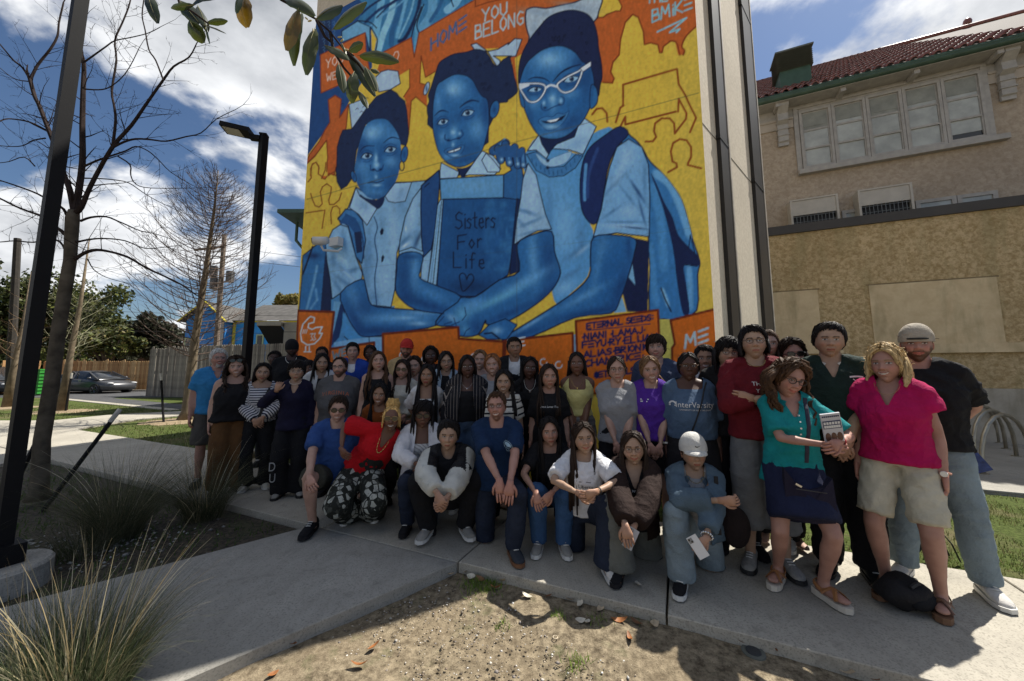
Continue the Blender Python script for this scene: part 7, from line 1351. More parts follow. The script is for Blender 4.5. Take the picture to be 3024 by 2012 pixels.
def top_mb(s,J,T):
 fem=s.get('fem');d=.012+T.get('d',0);lo=T.get('loose',.02)*.75;mb=MB();S=torso_sections(J,d,fem,lo);e,t=J['e'],J['t'];hem=T.get('hem',-.08);L_=(J['N']-J['P']).length
 fl=T.get('flare',.012);Sx=[(p,a,b)for p,a,b in S[1:]];zb=J['P']+t*(L_*hem)
 low=(zb,S[1][1]+fl,S[1][2]+fl)if hem<.05 else(J['P']+t*(L_*hem)+J['f']*.006,np.interp(hem,[.08,.36,.6],[S[1][1],S[2][1],S[3][1]]),np.interp(hem,[.08,.36,.6],[S[1][2],S[2][2],S[3][2]]))
 Sx=[low]+([S[1]]if hem<.0 else[])+[S[i]for i,fr in((2,.36),(3,.60),(4,.80),(5,.93))if fr>hem+.05]+[(J['N']+t*.012,.062+d,.058+d)]
 mb.tube([p for p,_,_ in Sx],[a for _,a,_ in Sx],18,ry=[b for _,_,b in Sx],side=e)
 sl=T.get('sleeve',.55);k=J['k'];fat=J['fat'];r=(.041 if fem else .047)*k+.012*fat+d
 for i,q in enumerate((-1,1)):
  Sh,El,Wr=J['S'][i],J['El'][i],J['Wr'][i];
  if sl>0 or T.get('yoke',True):mb.tube([J['N']-t*.03,Sh.lerp(J['N'],.45)+t*.012,Sh-e*(q*(.0 if sl>0 else .03))+t*.004],[.055+d,.053+d,.053*k+d*(1 if sl>0 else .3)],12)
  if sl>0:
   mb.ball(Sh-t*.008,.060*k+d+.008*fat,.057*k+d+.008*fat,.058*k+d*.6,12,8);sw=T.get('sw',.012)*.7
   if sl<=1:En=Sh.lerp(El,sl);mb.tube([Sh-t*.01,Sh.lerp(El,sl*.5),En],[r*1.15,r*1.12+sw*.6,r*1.02+sw+T.get('puff',0)*0],14);
   else:En=El.lerp(Wr,sl-1);mb.tube([Sh-t*.01,Sh.lerp(El,.5),El,El.lerp(Wr,(sl-1)*.5),En],[r*1.15,r*1.08+sw*.5,r*.92+sw,r*.86+sw,r*.66+sw*.8],14);mb.ball(El,r*.92+sw,r*.92+sw,r*.92+sw,10,6)
   if T.get('puff'):c=Sh.lerp(El,sl*.5);mb.ball(c,.075,.07,.07,12,8)
 return mb
def bottom_mb(s,J,B):
 fem=s.get('fem');d=.008;mb=MB();S=torso_sections(J,d-.002,fem);P,t,k,fat=J['P'],J['t'],J['k'],J['fat'];L_=(J['N']-P).length;kind=B.get('kind','pants')
 wst=B.get('waist',.22);mb.tube([S[0][0],S[1][0],P+t*(L_*wst)],[S[0][1]*.98,S[1][1],S[1][1]*.93],16,ry=[S[0][2]*.95,S[1][2],S[1][2]*.92],side=J['e'])
 rt=(.084 if fem else .082)*k+.018*fat+d;w=B.get('w',.012)
 if kind=='skirt':
  z1_=B.get('z',.5);c=P.copy();kx=(J['Kn'][0]+J['Kn'][1])/2;mb.tube([P+t*(L_*.15),P-t*.02,Vector(((P.x+kx.x)/2,(P.y+kx.y)/2-.01,(P.z+z1_)/2)),Vector((kx.x,kx.y-.0,z1_))],[S[1][1]*.95,S[1][1]+.01,S[1][1]+.02,S[1][1]+.03+B.get('fl',0)],20,ry=[S[1][2],S[1][2]+.01,S[1][2]+.025,S[1][2]+.035+B.get('fl',0)],side=E_);return mb
 fr=B.get('len',2.);fl=B.get('flare',.0)
 for i in(0,1):
  Hp,Kn,An=J['Hp'][i],J['Kn'][i],J['An'][i]
  if fr<=1:mb.tube([Hp+t*.03,Hp.lerp(Kn,.3),Hp.lerp(Kn,fr)],[rt*1.02,rt+w*.6,rt*.82+w+.01],14)
  else:
   En=Kn.lerp(An,min(1.0,(fr-1)));En=En-Vector((0,0,B.get('drop',.02)))if fr>=2 else En
   mb.tube([Hp+t*.03,Hp.lerp(Kn,.3),Hp.lerp(Kn,.75),Kn,Kn.lerp(An,.3),Kn.lerp(En,.7),En],[rt*1.02,rt+w*.5,rt*.80+w,rt*.72+w,rt*.72+w,rt*.60+w+fl*.6,rt*.56+w+fl],14);mb.ball(Kn,rt*.72+w,rt*.72+w,rt*.72+w,10,6)
 return mb
def folds(V,Nn,amp,seed,J=None):
 r=np.random.default_rng(seed);d=np.zeros(len(V))
 for i in range(6):
  kx=r.normal(0,1,3);kx/=np.linalg.norm(kx);kx[2]=kx[2]*.8+.5*np.sign(kx[2]);fq=r.uniform(28,70);k2=r.normal(0,1,3);w=np.sin(V@k2*14+r.uniform(0,6));msk=np.clip(np.sin(V@r.normal(0,1,3)*7+r.uniform(0,6))+.4,0,1);d+=msk*(1-np.abs(np.sin(V@kx*fq*.42+1.8*w+r.uniform(0,6))))**2.5*r.uniform(.5,1.2)
 for i in range(3):kx=r.normal(0,1,3)*9;d+=.5*np.sin(V@kx+r.uniform(0,6))
 return V+Nn*(np.clip(d/3-.06,-.12,1.1)*amp)[:,None]
def run_jobs():
 tmpc=bpy.data.collections.new('tmp');COL.children.link(tmpc);obs=[]
 for i,(kind,s,mb,voxel,fn)in enumerate(JOBS):
  me=mb.mesh('tmp');o=bpy.data.objects.new('tmp',me);tmpc.objects.link(o);md=o.modifiers.new('r','REMESH');md.mode='VOXEL';md.voxel_size=voxel;md.adaptivity=0
  sm=o.modifiers.new('s','SMOOTH');sm.factor=.5;sm.iterations=4;obs.append(o)
 dg=bpy.context.evaluated_depsgraph_get();dg.update()
 for o,(kind,s,mb,voxel,fn)in zip(obs,JOBS):
  ev=o.evaluated_get(dg);me=ev.to_mesh();n=len(me.vertices);V=np.empty(n*3,np.float32);me.vertices.foreach_get('co',V);V=V.reshape(-1,3).astype(float);Nn=np.empty(n*3,np.float32);me.vertex_normals.foreach_get('vector',Nn);Nn=Nn.reshape(-1,3)
  lt_=np.empty(len(me.polygons),np.int32);me.polygons.foreach_get('loop_total',lt_);li=np.empty(len(me.loops),np.int32);me.loops.foreach_get('vertex_index',li)
  if(lt_==4).all():Fc=li.reshape(-1,4)
  else:Fc=[tuple(p.vertices)for p in me.polygons if len(p.vertices)==4];Fc=np.array(Fc)
  ev.to_mesh_clear();fn(V,Nn,Fc)
 for o in obs:me=o.data;bpy.data.objects.remove(o);bpy.data.meshes.remove(me)
 bpy.data.collections.remove(tmpc)
def seg_coord(V,J,org):
 """stripe coordinates: x = across, y = around, z = along trunk or sleeve"""
 t=np.array(J['t']);P=np.array(J['P']);e=np.array(J['e']);out=np.stack([(V-P)@e,(V-P)@np.array(J['f']),(V-P)@t],-1);best=np.full(len(V),9.)
 for i,q in enumerate((-1,1)):
  for a,b,base in((J['S'][i],J['El'][i],0),(J['El'][i],J['Wr'][i],1)):
   a_=np.array(a);d=np.array(b)-a_;L_=np.linalg.norm(d);u=np.clip(((V-a_)@d)/L_**2,0,1);dist=np.linalg.norm(V-a_-u[:,None]*d,axis=1);outb=((V-np.array(J['S'][i]))@e)*q>(.0 if base==0 else-9);k=(dist<.105)&outb&(dist<best)&(u>.02);best[k]=dist[k];L0=(J['El'][i]-J['S'][i]).length;out[k,2]=.9-(u[k]*L_+(L0 if base else 0));out[k,0]=.15+dist[k];out[k,1]=5.
 return out
def shoe(s,J,i,par,kind,cols):
 An,ft=J['An'][i],J['Ft'][i];sd_=ft.cross(U_).normalized();up=sd_.cross(ft).normalized();up=up if up.z>0 or s.get('legs')else-up;k=J['k'];B=An-up*(.085*k)if not s.get('legs')else An-up*.075;upc,soc=cols
 if not s.get('legs'):B.z=0.004
 b=MB();fs=k*(.92 if s.get('fem')else 1.);prof=[(-.075,.030,.075),(-.06,.036,.095),(-.015,.040,.100),(.04,.042,.080),(.09,.047,.060),(.14,.047,.048),(.175,.036,.034),(.19,.015,.022)]
 if kind=='sandal':prof=[]
 K=12
 if prof:
  V=[]
  for y,w,h in prof:
   for j in range(K):q=2*math.pi*j/K;V.append(B+ft*(y*fs)+sd_*(fs*w*math.cos(q)*(1-.12*max(0,math.sin(q))))+up*(.014+h*(.5+.5*math.sin(q))*.98))
  n=len(prof);b.add(V,[(a*K+j,a*K+(j+1)%K,(a+1)*K+(j+1)%K,(a+1)*K+j)for a in range(n-1)for j in range(K)]+[tuple(range(K-1,-1,-1)),tuple(range((n-1)*K,n*K))]);o=b.build('shoe',upc,par,True)
 else:o=None
 outl=[(-.088,0),(-.078,.030),(-.03,.040),(.04,.043),(.10,.051),(.15,.050),(.19,.036),(.208,0),(.19,-.034),(.15,-.048),(.10,-.049),(.04,-.040),(-.03,-.038),(-.078,-.030)];th=.034 if kind=='sandal' else .026;b=MB();n=len(outl)
 V=[B+ft*(x*fs)+sd_*(y*fs)+up*.0 for x,y in outl]+[B+ft*(x*fs)+sd_*(y*fs)+up*(th*(1.25 if x<0 else 1))for x,y in outl];b.add(V,[tuple(range(n-1,-1,-1)),tuple(range(n,2*n))]+[(a,(a+1)%n,n+(a+1)%n,n+a)for a in range(n)])
 if kind=='sandal':
  o=b.build('sandal',soc,par);c=MB()
  for(xa,sa,xb,sb)in((.02,1,.12,-1),(.02,-1,.12,1)):
   pts=[B+ft*(xa+(xb-xa)*f_)+sd_*((sa+(sb-sa)*f_)*.046)+up*(.05+.045*math.sin(math.pi*f_))for f_ in np.linspace(0,1,7)];c.tube(pts,.014,5,ry=.004,side=ft)
  pts=[B-ft*(.055*math.cos(a))*1.0+sd_*(.040*math.sin(a))+up*(.07+.02*math.cos(a))for a in np.linspace(-1.9,1.9,9)];c.tube(pts,.004,5,ry=.012);c.build('strap',upc,o);return
 b.build('sole',soc,o)
 if kind=='sneaker':c=MB();[c.tube([B+ft*(.02+.022*j)-sd_*.02+up*(.102-.009*j),B+ft*(.03+.022*j)+up*(.108-.009*j),B+ft*(.02+.022*j)+sd_*.02+up*(.102-.009*j)],.0035,4)for j in range(4)];c.build('laces',flat_mat('lace_white',(.6,.6,.58),.8)if sum(soc.diffuse_color[:3])>=0 else soc,o)['kind']='stuff'
GLM={'black':flat_mat('frame_black',(.01,.01,.01),.3),'gold':flat_mat('frame_gold',(.45,.30,.12),.3,.9),'clear':flat_mat('frame_tortoise',(.12,.05,.02),.3),'silver':flat_mat('frame_silver',(.4,.4,.4),.3,.9)}
M_LENS=flat_mat('sunglass_lens',(.004,.004,.005),.12,spec=.7)
def glasses(s,H2W,par,kind,up=0.):
 b=MB();shp,col=kind;m=GLM[col];n=16;R=lambda v:H2W(Vector(v));rr=.0016 if shp in('round','thin','rect')else .0026
 rx,rz={'round':(.0225,.021),'thin':(.023,.018),'rect':(.024,.0145),'sun':(.026,.019),'cat':(.025,.017),'big':(.028,.022),'bold':(.024,.018)}[shp];rr={'bold':.0028,'sun':.0028,'cat':.003,'big':.0024}.get(shp,.0015)
 for q in(-1,1):b.tube([R((q*.0325+rx*math.cos(a),-.094+up*.0-.004*math.cos(a)*q*-1*0+abs(rx*math.cos(a)*q+.0)*.1,.010+up+rz*math.sin(a)))for a in np.linspace(0,2*math.pi,n+1)],rr,4,cap=False);b.tube([R((q*(.0325+rx),-.091,.016+up)),R((q*.074,-.06,.017+up)),R((q*.080,.0,.014+up))],rr,4)
 b.tube([R((-.0105,-.0985,.013+up)),R((0,-.101,.015+up)),R((.0105,-.0985,.013+up))],rr,4);g=b.build('glasses' if shp not in('sun',)else 'sunglasses',m,par,True)
 if shp=='sun' or s.get('tint'):
  b=MB()
  for q in(-1,1):b.add([R((q*.0325+rx*math.cos(a),-.0945,.010+up+rz*math.sin(a)))for a in np.linspace(0,2*math.pi,n+1)[:-1]],[tuple(range(n))])
  b.build('lenses',M_LENS if shp=='sun' else flat_mat('tinted_lens',(.06,.05,.03),.15),g)
def cap_geo(s,H2W,par,col,back=False,beanie=False):
 A,P=np.meshgrid(np.radians(np.arange(0,360,15)),np.radians(np.append(np.arange(4 if not beanie else-8,88,9),88.)));V=head_pts(A,P,1.,s.get('cheek',1.),False,.014+.012*np.sin(P));V[...,2]+=.012+.10*V[...,1]*(-.4 if not back else .3);nr,nc=A.shape;b=MB();b.add([H2W(Vector(v))for v in V.reshape(-1,3)],[(q*nc+c,q*nc+(c+1)%nc,(q+1)*nc+(c+1)%nc,(q+1)*nc+c)for q in range(nr-1)for c in range(nc)]+[tuple(range((nr-1)*nc,nr*nc))])
 m=cloth('cap_'+'_'.join('%02d'%int(c*99)for c in col),col);o=b.build('cap' if not beanie else 'beanie',m,par,True)
 if beanie:return o
 q=1 if back else-1;b=MB();V=[];n=12
 for j in range(n+1):
  a=math.pi*(-.36+.72*j/n);x0,y0=.083*math.sin(a),.098*math.cos(a);ex=.072*max(0,math.cos(a*1.3))**.6
  for(r_i,z_)in((0,.030),(ex*.6,.026),(ex,.012)):V.append(Vector((x0*(1+r_i*1.2),q*(y0+r_i),z_+.006*math.cos(a)-(.01 if back else 0))))
 Fc=[(j*3+i,j*3+i+1,(j+1)*3+i+1,(j+1)*3+i)for j in range(n)for i in range(2)];V2=[v-Vector((0,0,.005))for v in V];k=len(V);b.add([H2W(v)for v in V+V2],Fc+[(d_+k,c_+k,b_+k,a_+k)for a_,b_,c_,d_ in Fc]+[(j*3+2,j*3+2+k,j*3+5+k,j*3+5)for j in range(n)]);b.build('brim',m,o,True)
 if back:b=MB();b.tube([H2W(Vector((.052*math.sin(a)*1.0,-.106*math.cos(a*.6),.040)))for a in np.linspace(-1.1,1.1,9)],.0075,5);b.build('strap',flat_mat('cap_strap_black',(.01,.01,.01),.7),o)
 return o
CHEST={}
def text_on(bvh,J,txt,size,u,v,mat_,par,font=None,name='print',shear=0.,mesh=None,rot=0.,sxx=1.):
 """flat lettering laid on the chest: u across, v down from the neck"""
 if mesh is None:
  c=bpy.data.curves.new('t','FONT');c.body=txt;c.size=size;c.align_x='CENTER';c.shear=shear;c.resolution_u=2;o=bpy.data.objects.new('t',c);me=o.to_mesh();Vt=[v_.co.copy()for v_ in me.vertices];Ft=[tuple(p.vertices)for p in me.polygons];o.to_mesh_clear();bpy.data.objects.remove(o);bpy.data.curves.remove(c)
 else:Vt,Ft=mesh
 N,t,e,f=J['N'],J['t'],J['e'],J['f'];out_=[];last=None;C,S=math.cos(rot),math.sin(rot)
 for p in Vt:
  x_,y_=p[0]*C-p[1]*S,p[0]*S+p[1]*C;o_=N+e*(u+x_*sxx)-t*(v-y_)+f*.5;h=bvh.ray_cast(o_,-f,.8)
  q=h[0]+h[1]*.003+f*.002 if h[0]is not None else(last if last else o_-f*.36);last=q;out_.append(q)
 b=MB();b.add(out_,Ft);return b.build(name,mat_,par)
def rectm(w,h):return([(-w/2,-h/2),(w/2,-h/2),(w/2,h/2),(-w/2,h/2)],[(0,1,2,3)])
def ringm(r0,r1,n=20,a0=0,a1=6.2832):V=[];[V.extend([(r0*math.cos(a),r0*math.sin(a)),(r1*math.cos(a),r1*math.sin(a))])for a in np.linspace(a0,a1,n+1)];return(V,[(2*i,2*i+1,2*i+3,2*i+2)for i in range(n)])
PEOPLE={}
def person(pid,label,px,py,n,**s):
 """px, py: crown of the head in the photograph; n: distance from the walk's near edge"""
 r=(px-CXP)/F_PX;Y0=s.get('Y')or(n+2.79-.172)/(.912+.41*r);zc=hz(Y0,py);X0=AT(px,py,Y0)[0];turn=s.get('turn',0.)
 s['seed']=pid*37+5;random.seed(s['seed']);s['skin']=tuple(c*.84 for c in s['skin']);s.setdefault('roll',random.uniform(-.09,.09));s.setdefault('yaw',random.uniform(-.16,.16));s.setdefault('pitch',random.uniform(-.06,.08));s.setdefault('jaw',random.uniform(.93,1.1));s.setdefault('cheek',random.uniform(.94,1.05));
 H=s.get('h')or zc/s.get('hf',1.);s['h']=H;hx,hy=s.get('hx',0.),s.get('hy',0.)
 vd=math.atan2(X0,Y0);rot=-vd*.75+turn
 root=empty('person',(0,0,0),0,label,'person',s.get('group'));root.rotation_euler=(0,0,rot)
 off=Matrix.Rotation(rot,3,'Z')@Vector((hx,hy,0));root.location=(X0-off.x,Y0-off.y,s.get('gz',0.));s['zc']=zc-s.get('gz',0.)
 s['extra']=s.get('extra');J=skeleton(s);PEOPLE[pid]=(root,s,J);vox=max(.0125,.0043*Y0);hc=J['head'];k=J['hd']/.232*s.get('hs',1.)
 Rh=Matrix.Rotation(s.get('yaw',0.)-turn*.0,3,'Z')@Matrix.Rotation(s.get('roll',0.),3,'Y')@Matrix.Rotation(s.get('pitch',0.),3,'X');H2W=lambda v:hc+(Rh@v)*k
 s['H2W']=H2W;sk=np.array(s['skin'])
 def body_fn(V,Nn,Fc):
  HV,HF,HC=make_head(s);HV=np.array([tuple(H2W(Vector(v)))for v in HV]);hm=MB()
  for i,q in enumerate((-1,1)):hand_mb(hm,J['Wr'][i],J['Hd'][i][0],J['Hd'][i][1],q,s.get('curl',.45),(.92 if s.get('fem')else 1.05))
  b0=len(V);b1=b0+len(HV);AV=np.concatenate([V,HV,np.array([tuple(v)for v in hm.V])]);AF=[tuple(f)for f in Fc.tolist()]+[tuple(i+b0 for i in f)for f in HF]+[tuple(i+b1 for i in f)for f in hm.F]
  C=np.concatenate([np.ones((b0,3))*sk,HC,np.ones((len(hm.V),3))*sk*np.array((1.06,.94,.92))]);obj('body',mesh_from('body',AV,AF,[M_SKIN],True,C),root)
 job('body',s,body_mesh(s,J),vox*1.3,body_fn)
 if s.get('hair','short')!='none':
  random.seed(s['seed']+1);hm_=make_hair(s,H2W,None,J);hm_.build('hair',hair_mat(s.get('hc','black'),HAIRC[s.get('hc','black')]),root,True)
 for ti,T in enumerate(s.get('tops',[])):
  def top_fn(V,Nn,Fc,T=T,ti=ti):
   V=folds(V,Nn,T.get('fold',.021),s['seed']+ti);st_=seg_coord(V,J,None);N=np.array(J['N']);e,f,t=(np.array(J[q])for q in 'eft');D=V-N;a,b_,c=D@e,D@f,D@t;g=np.full(len(V),-9.);nk=T.get('neck','crew');mn,mxx,hp,ab=np.minimum,np.maximum,np.hypot,np.abs
   if nk=='crew':g=mxx(g,mn(.068-hp(a,(b_-.02)*.8),c+.035))
   elif nk=='wide':g=mxx(g,mn(.09-hp(a*.8,b_-.02),c+.06))
   elif nk=='vee':g=mxx(g,mn(.066-hp(a,(b_-.02)*.8),c+.035));g=mxx(g,mn(mn(b_,.058*(1+c/.15)-ab(a)),mn(-c+.01,c+.15)))
   elif nk=='square':g=mxx(g,mn(mn(b_+.02,.085-ab(a)),c+.12));g=mxx(g,mn(.085-ab(a),c+.06))
   elif nk=='tank':g=mxx(g,mn(.088-hp(a*.85,b_-.02),c+.085));g=mxx(g,mn(ab(a)-.135,c+.10))
   if T.get('open'):go=T['open'];g=mxx(g,mn(mn(b_-.02,.165+.075*J['fat']-b_),mn(go[0]+(go[1]-go[0])*np.clip(-c/.5,0,1)-ab(a+T.get('oshift',0)),.16-ab(a))))
   g=mxx(g,mn(c+.01,.07-hp(a,b_)));pos=g>0;keep=~pos[Fc].all(1);F2=Fc[keep];acc=np.zeros(V.shape);cn=np.zeros(len(V))
   for ia,ib in((0,1),(1,2),(2,3),(3,0),(0,2),(1,3)):
    for x_,y_ in((ia,ib),(ib,ia)):
     vi,vj=F2[:,x_],F2[:,y_];mk=pos[vi]&~pos[vj];vi,vj=vi[mk],vj[mk];fr=(g[vi]/(g[vi]-g[vj]))[:,None];np.add.at(acc,vi,V[vi]+(V[vj]-V[vi])*fr);np.add.at(cn,vi,1)
   k_=cn>0;V=V.copy();V[k_]=acc[k_]/cn[k_][:,None];used=np.unique(F2);mp_=np.full(len(V),-1);mp_[used]=np.arange(len(used));V2=V[used];F2=mp_[F2];me=mesh_from('top',V2,F2,[T['mat']],True);at_=me.attributes.new('st','FLOAT_VECTOR','POINT');at_.data.foreach_set('vector',st_[used].astype(np.float32).ravel());o=obj(T.get('name','shirt'),me,root)
   if T.get('dec')or ti==T.get('ti',0):CHEST[(pid,ti)]=BVHTree.FromPolygons([Vector(v)for v in V2],[tuple(q)for q in F2])
   if T.get('dec'):T['dec'](CHEST[(pid,ti)],J,o)
   if T.get('collar'):
    cb=MB();cm=T['collar'];Nk=J['N'];ee,ff,tt=J['e'],J['f'],J['t']
    for q in(-1,1):
     pts=[];n_=7
     for j in range(n_+1):an=math.pi*(1-.86*j/n_);pts.append((Nk+ee*(q*.066*math.sin(an)+q*.004)+ff*(.02+.066*math.cos(an))+tt*(.022-.050*(j/n_)**1.5),Nk+ee*(q*(.092)*math.sin(an)+q*(.030*(j/n_)**2+.006))+ff*(.022+.092*math.cos(an))+tt*(-.004-.095*(j/n_)**1.6)))
     V_=[x for p in pts for x in p];cb.add(V_,[(2*j,2*j+1,2*j+3,2*j+2)for j in range(n_)])
    cb.build('collar',cm,o,True)
  job('top',s,top_mb(s,J,T),vox,top_fn)
 B=s.get('bottom')
 if B:
  def bot_fn(V,Nn,Fc,B=B):
   V=folds(V,Nn,B.get('fold',.017),s['seed']+9);V[:,2]=np.maximum(V[:,2],.012)
   me=mesh_from('bottom',V,Fc,[B['mat']],True);at_=me.attributes.new('st','FLOAT_VECTOR','POINT');at_.data.foreach_set('vector',V.astype(np.float32).ravel());o=obj(B.get('name',{'skirt':'skirt'}.get(B.get('kind'),'trousers' if B.get('len',2)>1 else 'shorts')),me,root)
   if B.get('dec'):B['dec'](BVHTree.FromPolygons([Vector(v)for v in V],[tuple(q)for q in Fc]),J,o)
  job('bottom',s,bottom_mb(s,J,B),vox*1.2,bot_fn)
 sh_=s.get('shoes')
 if sh_:
  for i in(0,1):shoe(s,J,i,root,sh_[0],sh_[1])
 if s.get('glasses'):glasses(s,H2W,root,s['glasses'],s.get('gup',0.))
 if s.get('cap'):cap_geo(s,H2W,root,*s['cap'])
 if s.get('fn'):s['fn'](root,J,H2W,s)
 return root
LT,FA,RD,AS,TN,BR_,DKS,DK2=(.50,.31,.235),(.46,.265,.19),(.46,.25,.19),(.45,.29,.195),(.34,.195,.12),(.17,.085,.05),(.055,.027,.018),(.085,.042,.027)
BLK=cloth('black_cloth',(.010,.010,.012));BLK2=cloth('washed_black_cloth',(.016,.015,.017));NVY=cloth('navy_cloth',(.012,.013,.035));WHT=cloth('white_cloth',(.62,.62,.62));CRM=cloth('cream_cloth',(.55,.52,.44))
DN=cloth('mid_denim',(.055,.09,.15),kind='denim');DND=cloth('dark_denim',(.012,.018,.035),kind='denim');DNL=cloth('light_denim',(.16,.205,.235),kind='denim');DNB=cloth('blue_denim',(.03,.075,.17),kind='denim');DNJ=cloth('jacket_denim',(.065,.10,.135),kind='denim');DNG=cloth('grey_denim',(.11,.115,.105),kind='denim')
SH_B=(BLK,BLK2);W_S=flat_mat('white_sole',(.6,.59,.56),.6);B_S=flat_mat('black_sole',(.015,.015,.015),.7);G_S=cloth('grey_sneaker',(.26,.25,.23));BR_S=cloth('brown_shoe',(.06,.035,.02));WSN=cloth('white_sneaker',(.55,.53,.5));RSN=cloth('dark_red_sneaker',(.20,.012,.016))
m_inkw=flat_mat('print_white',(.6,.6,.6),.7);m_inkb=flat_mat('print_black',(.01,.01,.01),.7);m_inko=flat_mat('print_orange',(.38,.10,.04),.7)
m_strap=flat_mat('strap_black',(.01,.01,.012),.7);m_skinjewel=flat_mat('gold_jewel',(.6,.42,.15),.25,.9);m_pearl=flat_mat('pearl_white',(.7,.68,.62),.3);m_silverj=flat_mat('silver_jewel',(.6,.6,.6),.2,.9)
PT=lambda m=BLK,**k:dict(mat=m,len=2.,**k)
def strap(root,J,bvh_id,u0,v0,u1,v1,name='bag_strap',m=None,r=.013,w=None):
 """a strap lying over the chest from (u0,v0) to (u1,v1)"""
 def f():
  bv=CHEST.get(bvh_id);N,t,e,f_=J['N'],J['t'],J['e'],J['f'];pts=[]
  for i in range(13):
   a=i/12;o_=N+e*(u0+(u1-u0)*a)-t*(v0+(v1-v0)*a)+f_*.5;h=bv.ray_cast(o_,-f_,.8)if bv else(None,);pts.append((h[0]+f_*.006)if h[0]is not None else o_-f_*.36)
  b=MB();b.tube(pts,r,6,ry=.004,side=e);b.build(name,m or m_strap,root)
 LATE.append(f)
LATE=[]
def neck_chain(root,J,m,drop=.10,beads=0,r=.0016,pend=True,wide=.062):
 def f():
  N,t,e,f_=J['N'],J['t'],J['e'],J['f'];bv=None
  for k_ in CHEST:
   if PEOPLE[k_[0]][0]==root:bv=CHEST[k_]
  pts=[]
  for i in range(15):
   a=math.pi*(i/14);o_=N+e*(wide*math.cos(a))-t*(drop*math.sin(a)-.01)+f_*.5;h=bv.ray_cast(o_,-f_,.9)if bv else(None,);q=N+e*(wide*math.cos(a))-t*(drop*math.sin(a)-.01)+f_*(.03+.085*math.sin(a));pts.append(h[0]+f_*.008 if h[0]is not None and(h[0]-q).length<.09 else q)
  b=MB()
  if beads:[b.ball(p,beads,beads,beads,6,5)for p in pts]
  b.tube(pts,r,4,cap=False)
  if pend:b.ball(pts[7]+f_*.004-t*.01,.008,.004,.010,6,5)
  o=b.build('necklace',m,root,True);o['kind']='stuff' if beads else 'part'
 LATE.append(f)
def held(J,i):return J['Wr'][i]+J['Hd'][i][0]*.07
def wristband(root,J,i,m,name='wristwatch',r=.030,th=.008,face=None):
 w=J['Wr'][i];d=(J['Wr'][i]-J['El'][i]).normalized();a=d.orthogonal().normalized();c=d.cross(a);b=MB();b.tube([w-d*.03+a*(r*math.cos(q))+c*(r*math.sin(q))for q in np.linspace(0,6.2832,15)],th,5,ry=.003,side=d,cap=False);o=b.build(name,m,root,True)
 if face:f_=J['f'];b=MB();p=w-d*.03+f_*(r+.001)-f_*0;b.tube([p,p+f_*.008],[.018,.016],14);b.build('face',face,o)
def backpack_strap(pid,u,m=None):
 root,s,J=PEOPLE[pid];strap(root,J,(pid,len(s['tops'])-1),u,-.03,u*1.15,.42,'backpack_strap',m,.022)
P_=person
P_(1,'grey-haired bearded man in a bright blue polo at the far left of the group',648,1031,.42,skin=RD,hc='grey',line='m',vol=.014,fat=.35,beard=('grey',.9),goatee=True,mouth='smile',turn=.25,yaw=.1,arms='down',glasses=('thin','silver'),Y=4.95,tops=[dict(mat=cloth('azure_polo',(.03,.19,.42)),sleeve=.72,neck='vee',collar=cloth('azure_polo',(.03,.19,.42)),loose=.035,hem=-.14)],bottom=dict(mat=cloth('grey_cargo',(.07,.065,.06)),len=.98,w=.03),shoes=('sneaker',(BLK2,B_S)))
P_(2,'woman with big dark curls and sunglasses on her head, in a black sleeveless top',700,1056,.22,fem=True,skin=LT,hair='curly',hc='dark',len=.30,wavy=.018,lw=.030,locks=30,vol=.030,messy=.014,out=.02,mouth='grin',fat=.85,arms='down',turn=.2,glasses=('sun','black'),gup=.075,tops=[dict(mat=BLK,sleeve=0,neck='tank',loose=.03,hem=-.10,flare=.03)],bottom=PT(cloth('rust_brown_trousers',(.105,.050,.018)),w=.03,flare=.03),shoes=('sneaker',(BR_S,B_S)))
st1=cloth('striped_marine',(.60,.60,.62),stripes=((.016,.018,.05),.030,.45,2))
P_(3,'woman in a navy and white striped long-sleeved shirt with a crossbody strap',778,1072,.42,fem=True,skin=AS,hair='bob',hc='black',len=.12,lw=.022,locks=22,front=60,mouth='smile',lips=(.28,.05,.04),arms='clasp',turn=.1,tops=[dict(mat=st1,sleeve=1.88,neck='wide',loose=.035,hem=-.06,sw=.018)],bottom=PT(BLK,flare=.03),shoes=('sneaker',(CRM,W_S)),fn=lambda r,J,H,s:strap(r,J,(3,0),.10,-.02,-.02,.52,'bag_strap',m_strap,.016))
P_(4,'dark-skinned man in a black jacket standing behind the striped-shirt woman',812,1036,1.25,skin=DKS,hc='black',vol=.006,mouth='closed',fat=.3,turn=.1,tops=[dict(mat=BLK2,sleeve=1.95,neck='crew',loose=.04)],bottom=PT(),shoes=('sneaker',SH_B))
P_(5,'tall man in a backwards black cap and black hoodie by the grey fence',864,1006,1.35,skin=DKS,hc='black',vol=.004,beard=('black',.8),mustache=True,mouth='smile',fat=.4,cap=((.01,.01,.012),False,True),tops=[dict(mat=BLK,sleeve=1.95,neck='crew',loose=.05)],bottom=PT(),shoes=('sneaker',SH_B),fn=lambda r,J,H,s:neck_chain(r,J,m_pearl,.09,0,.004,False,.075))
def dec_lyrics(bv,J,o):
 pass
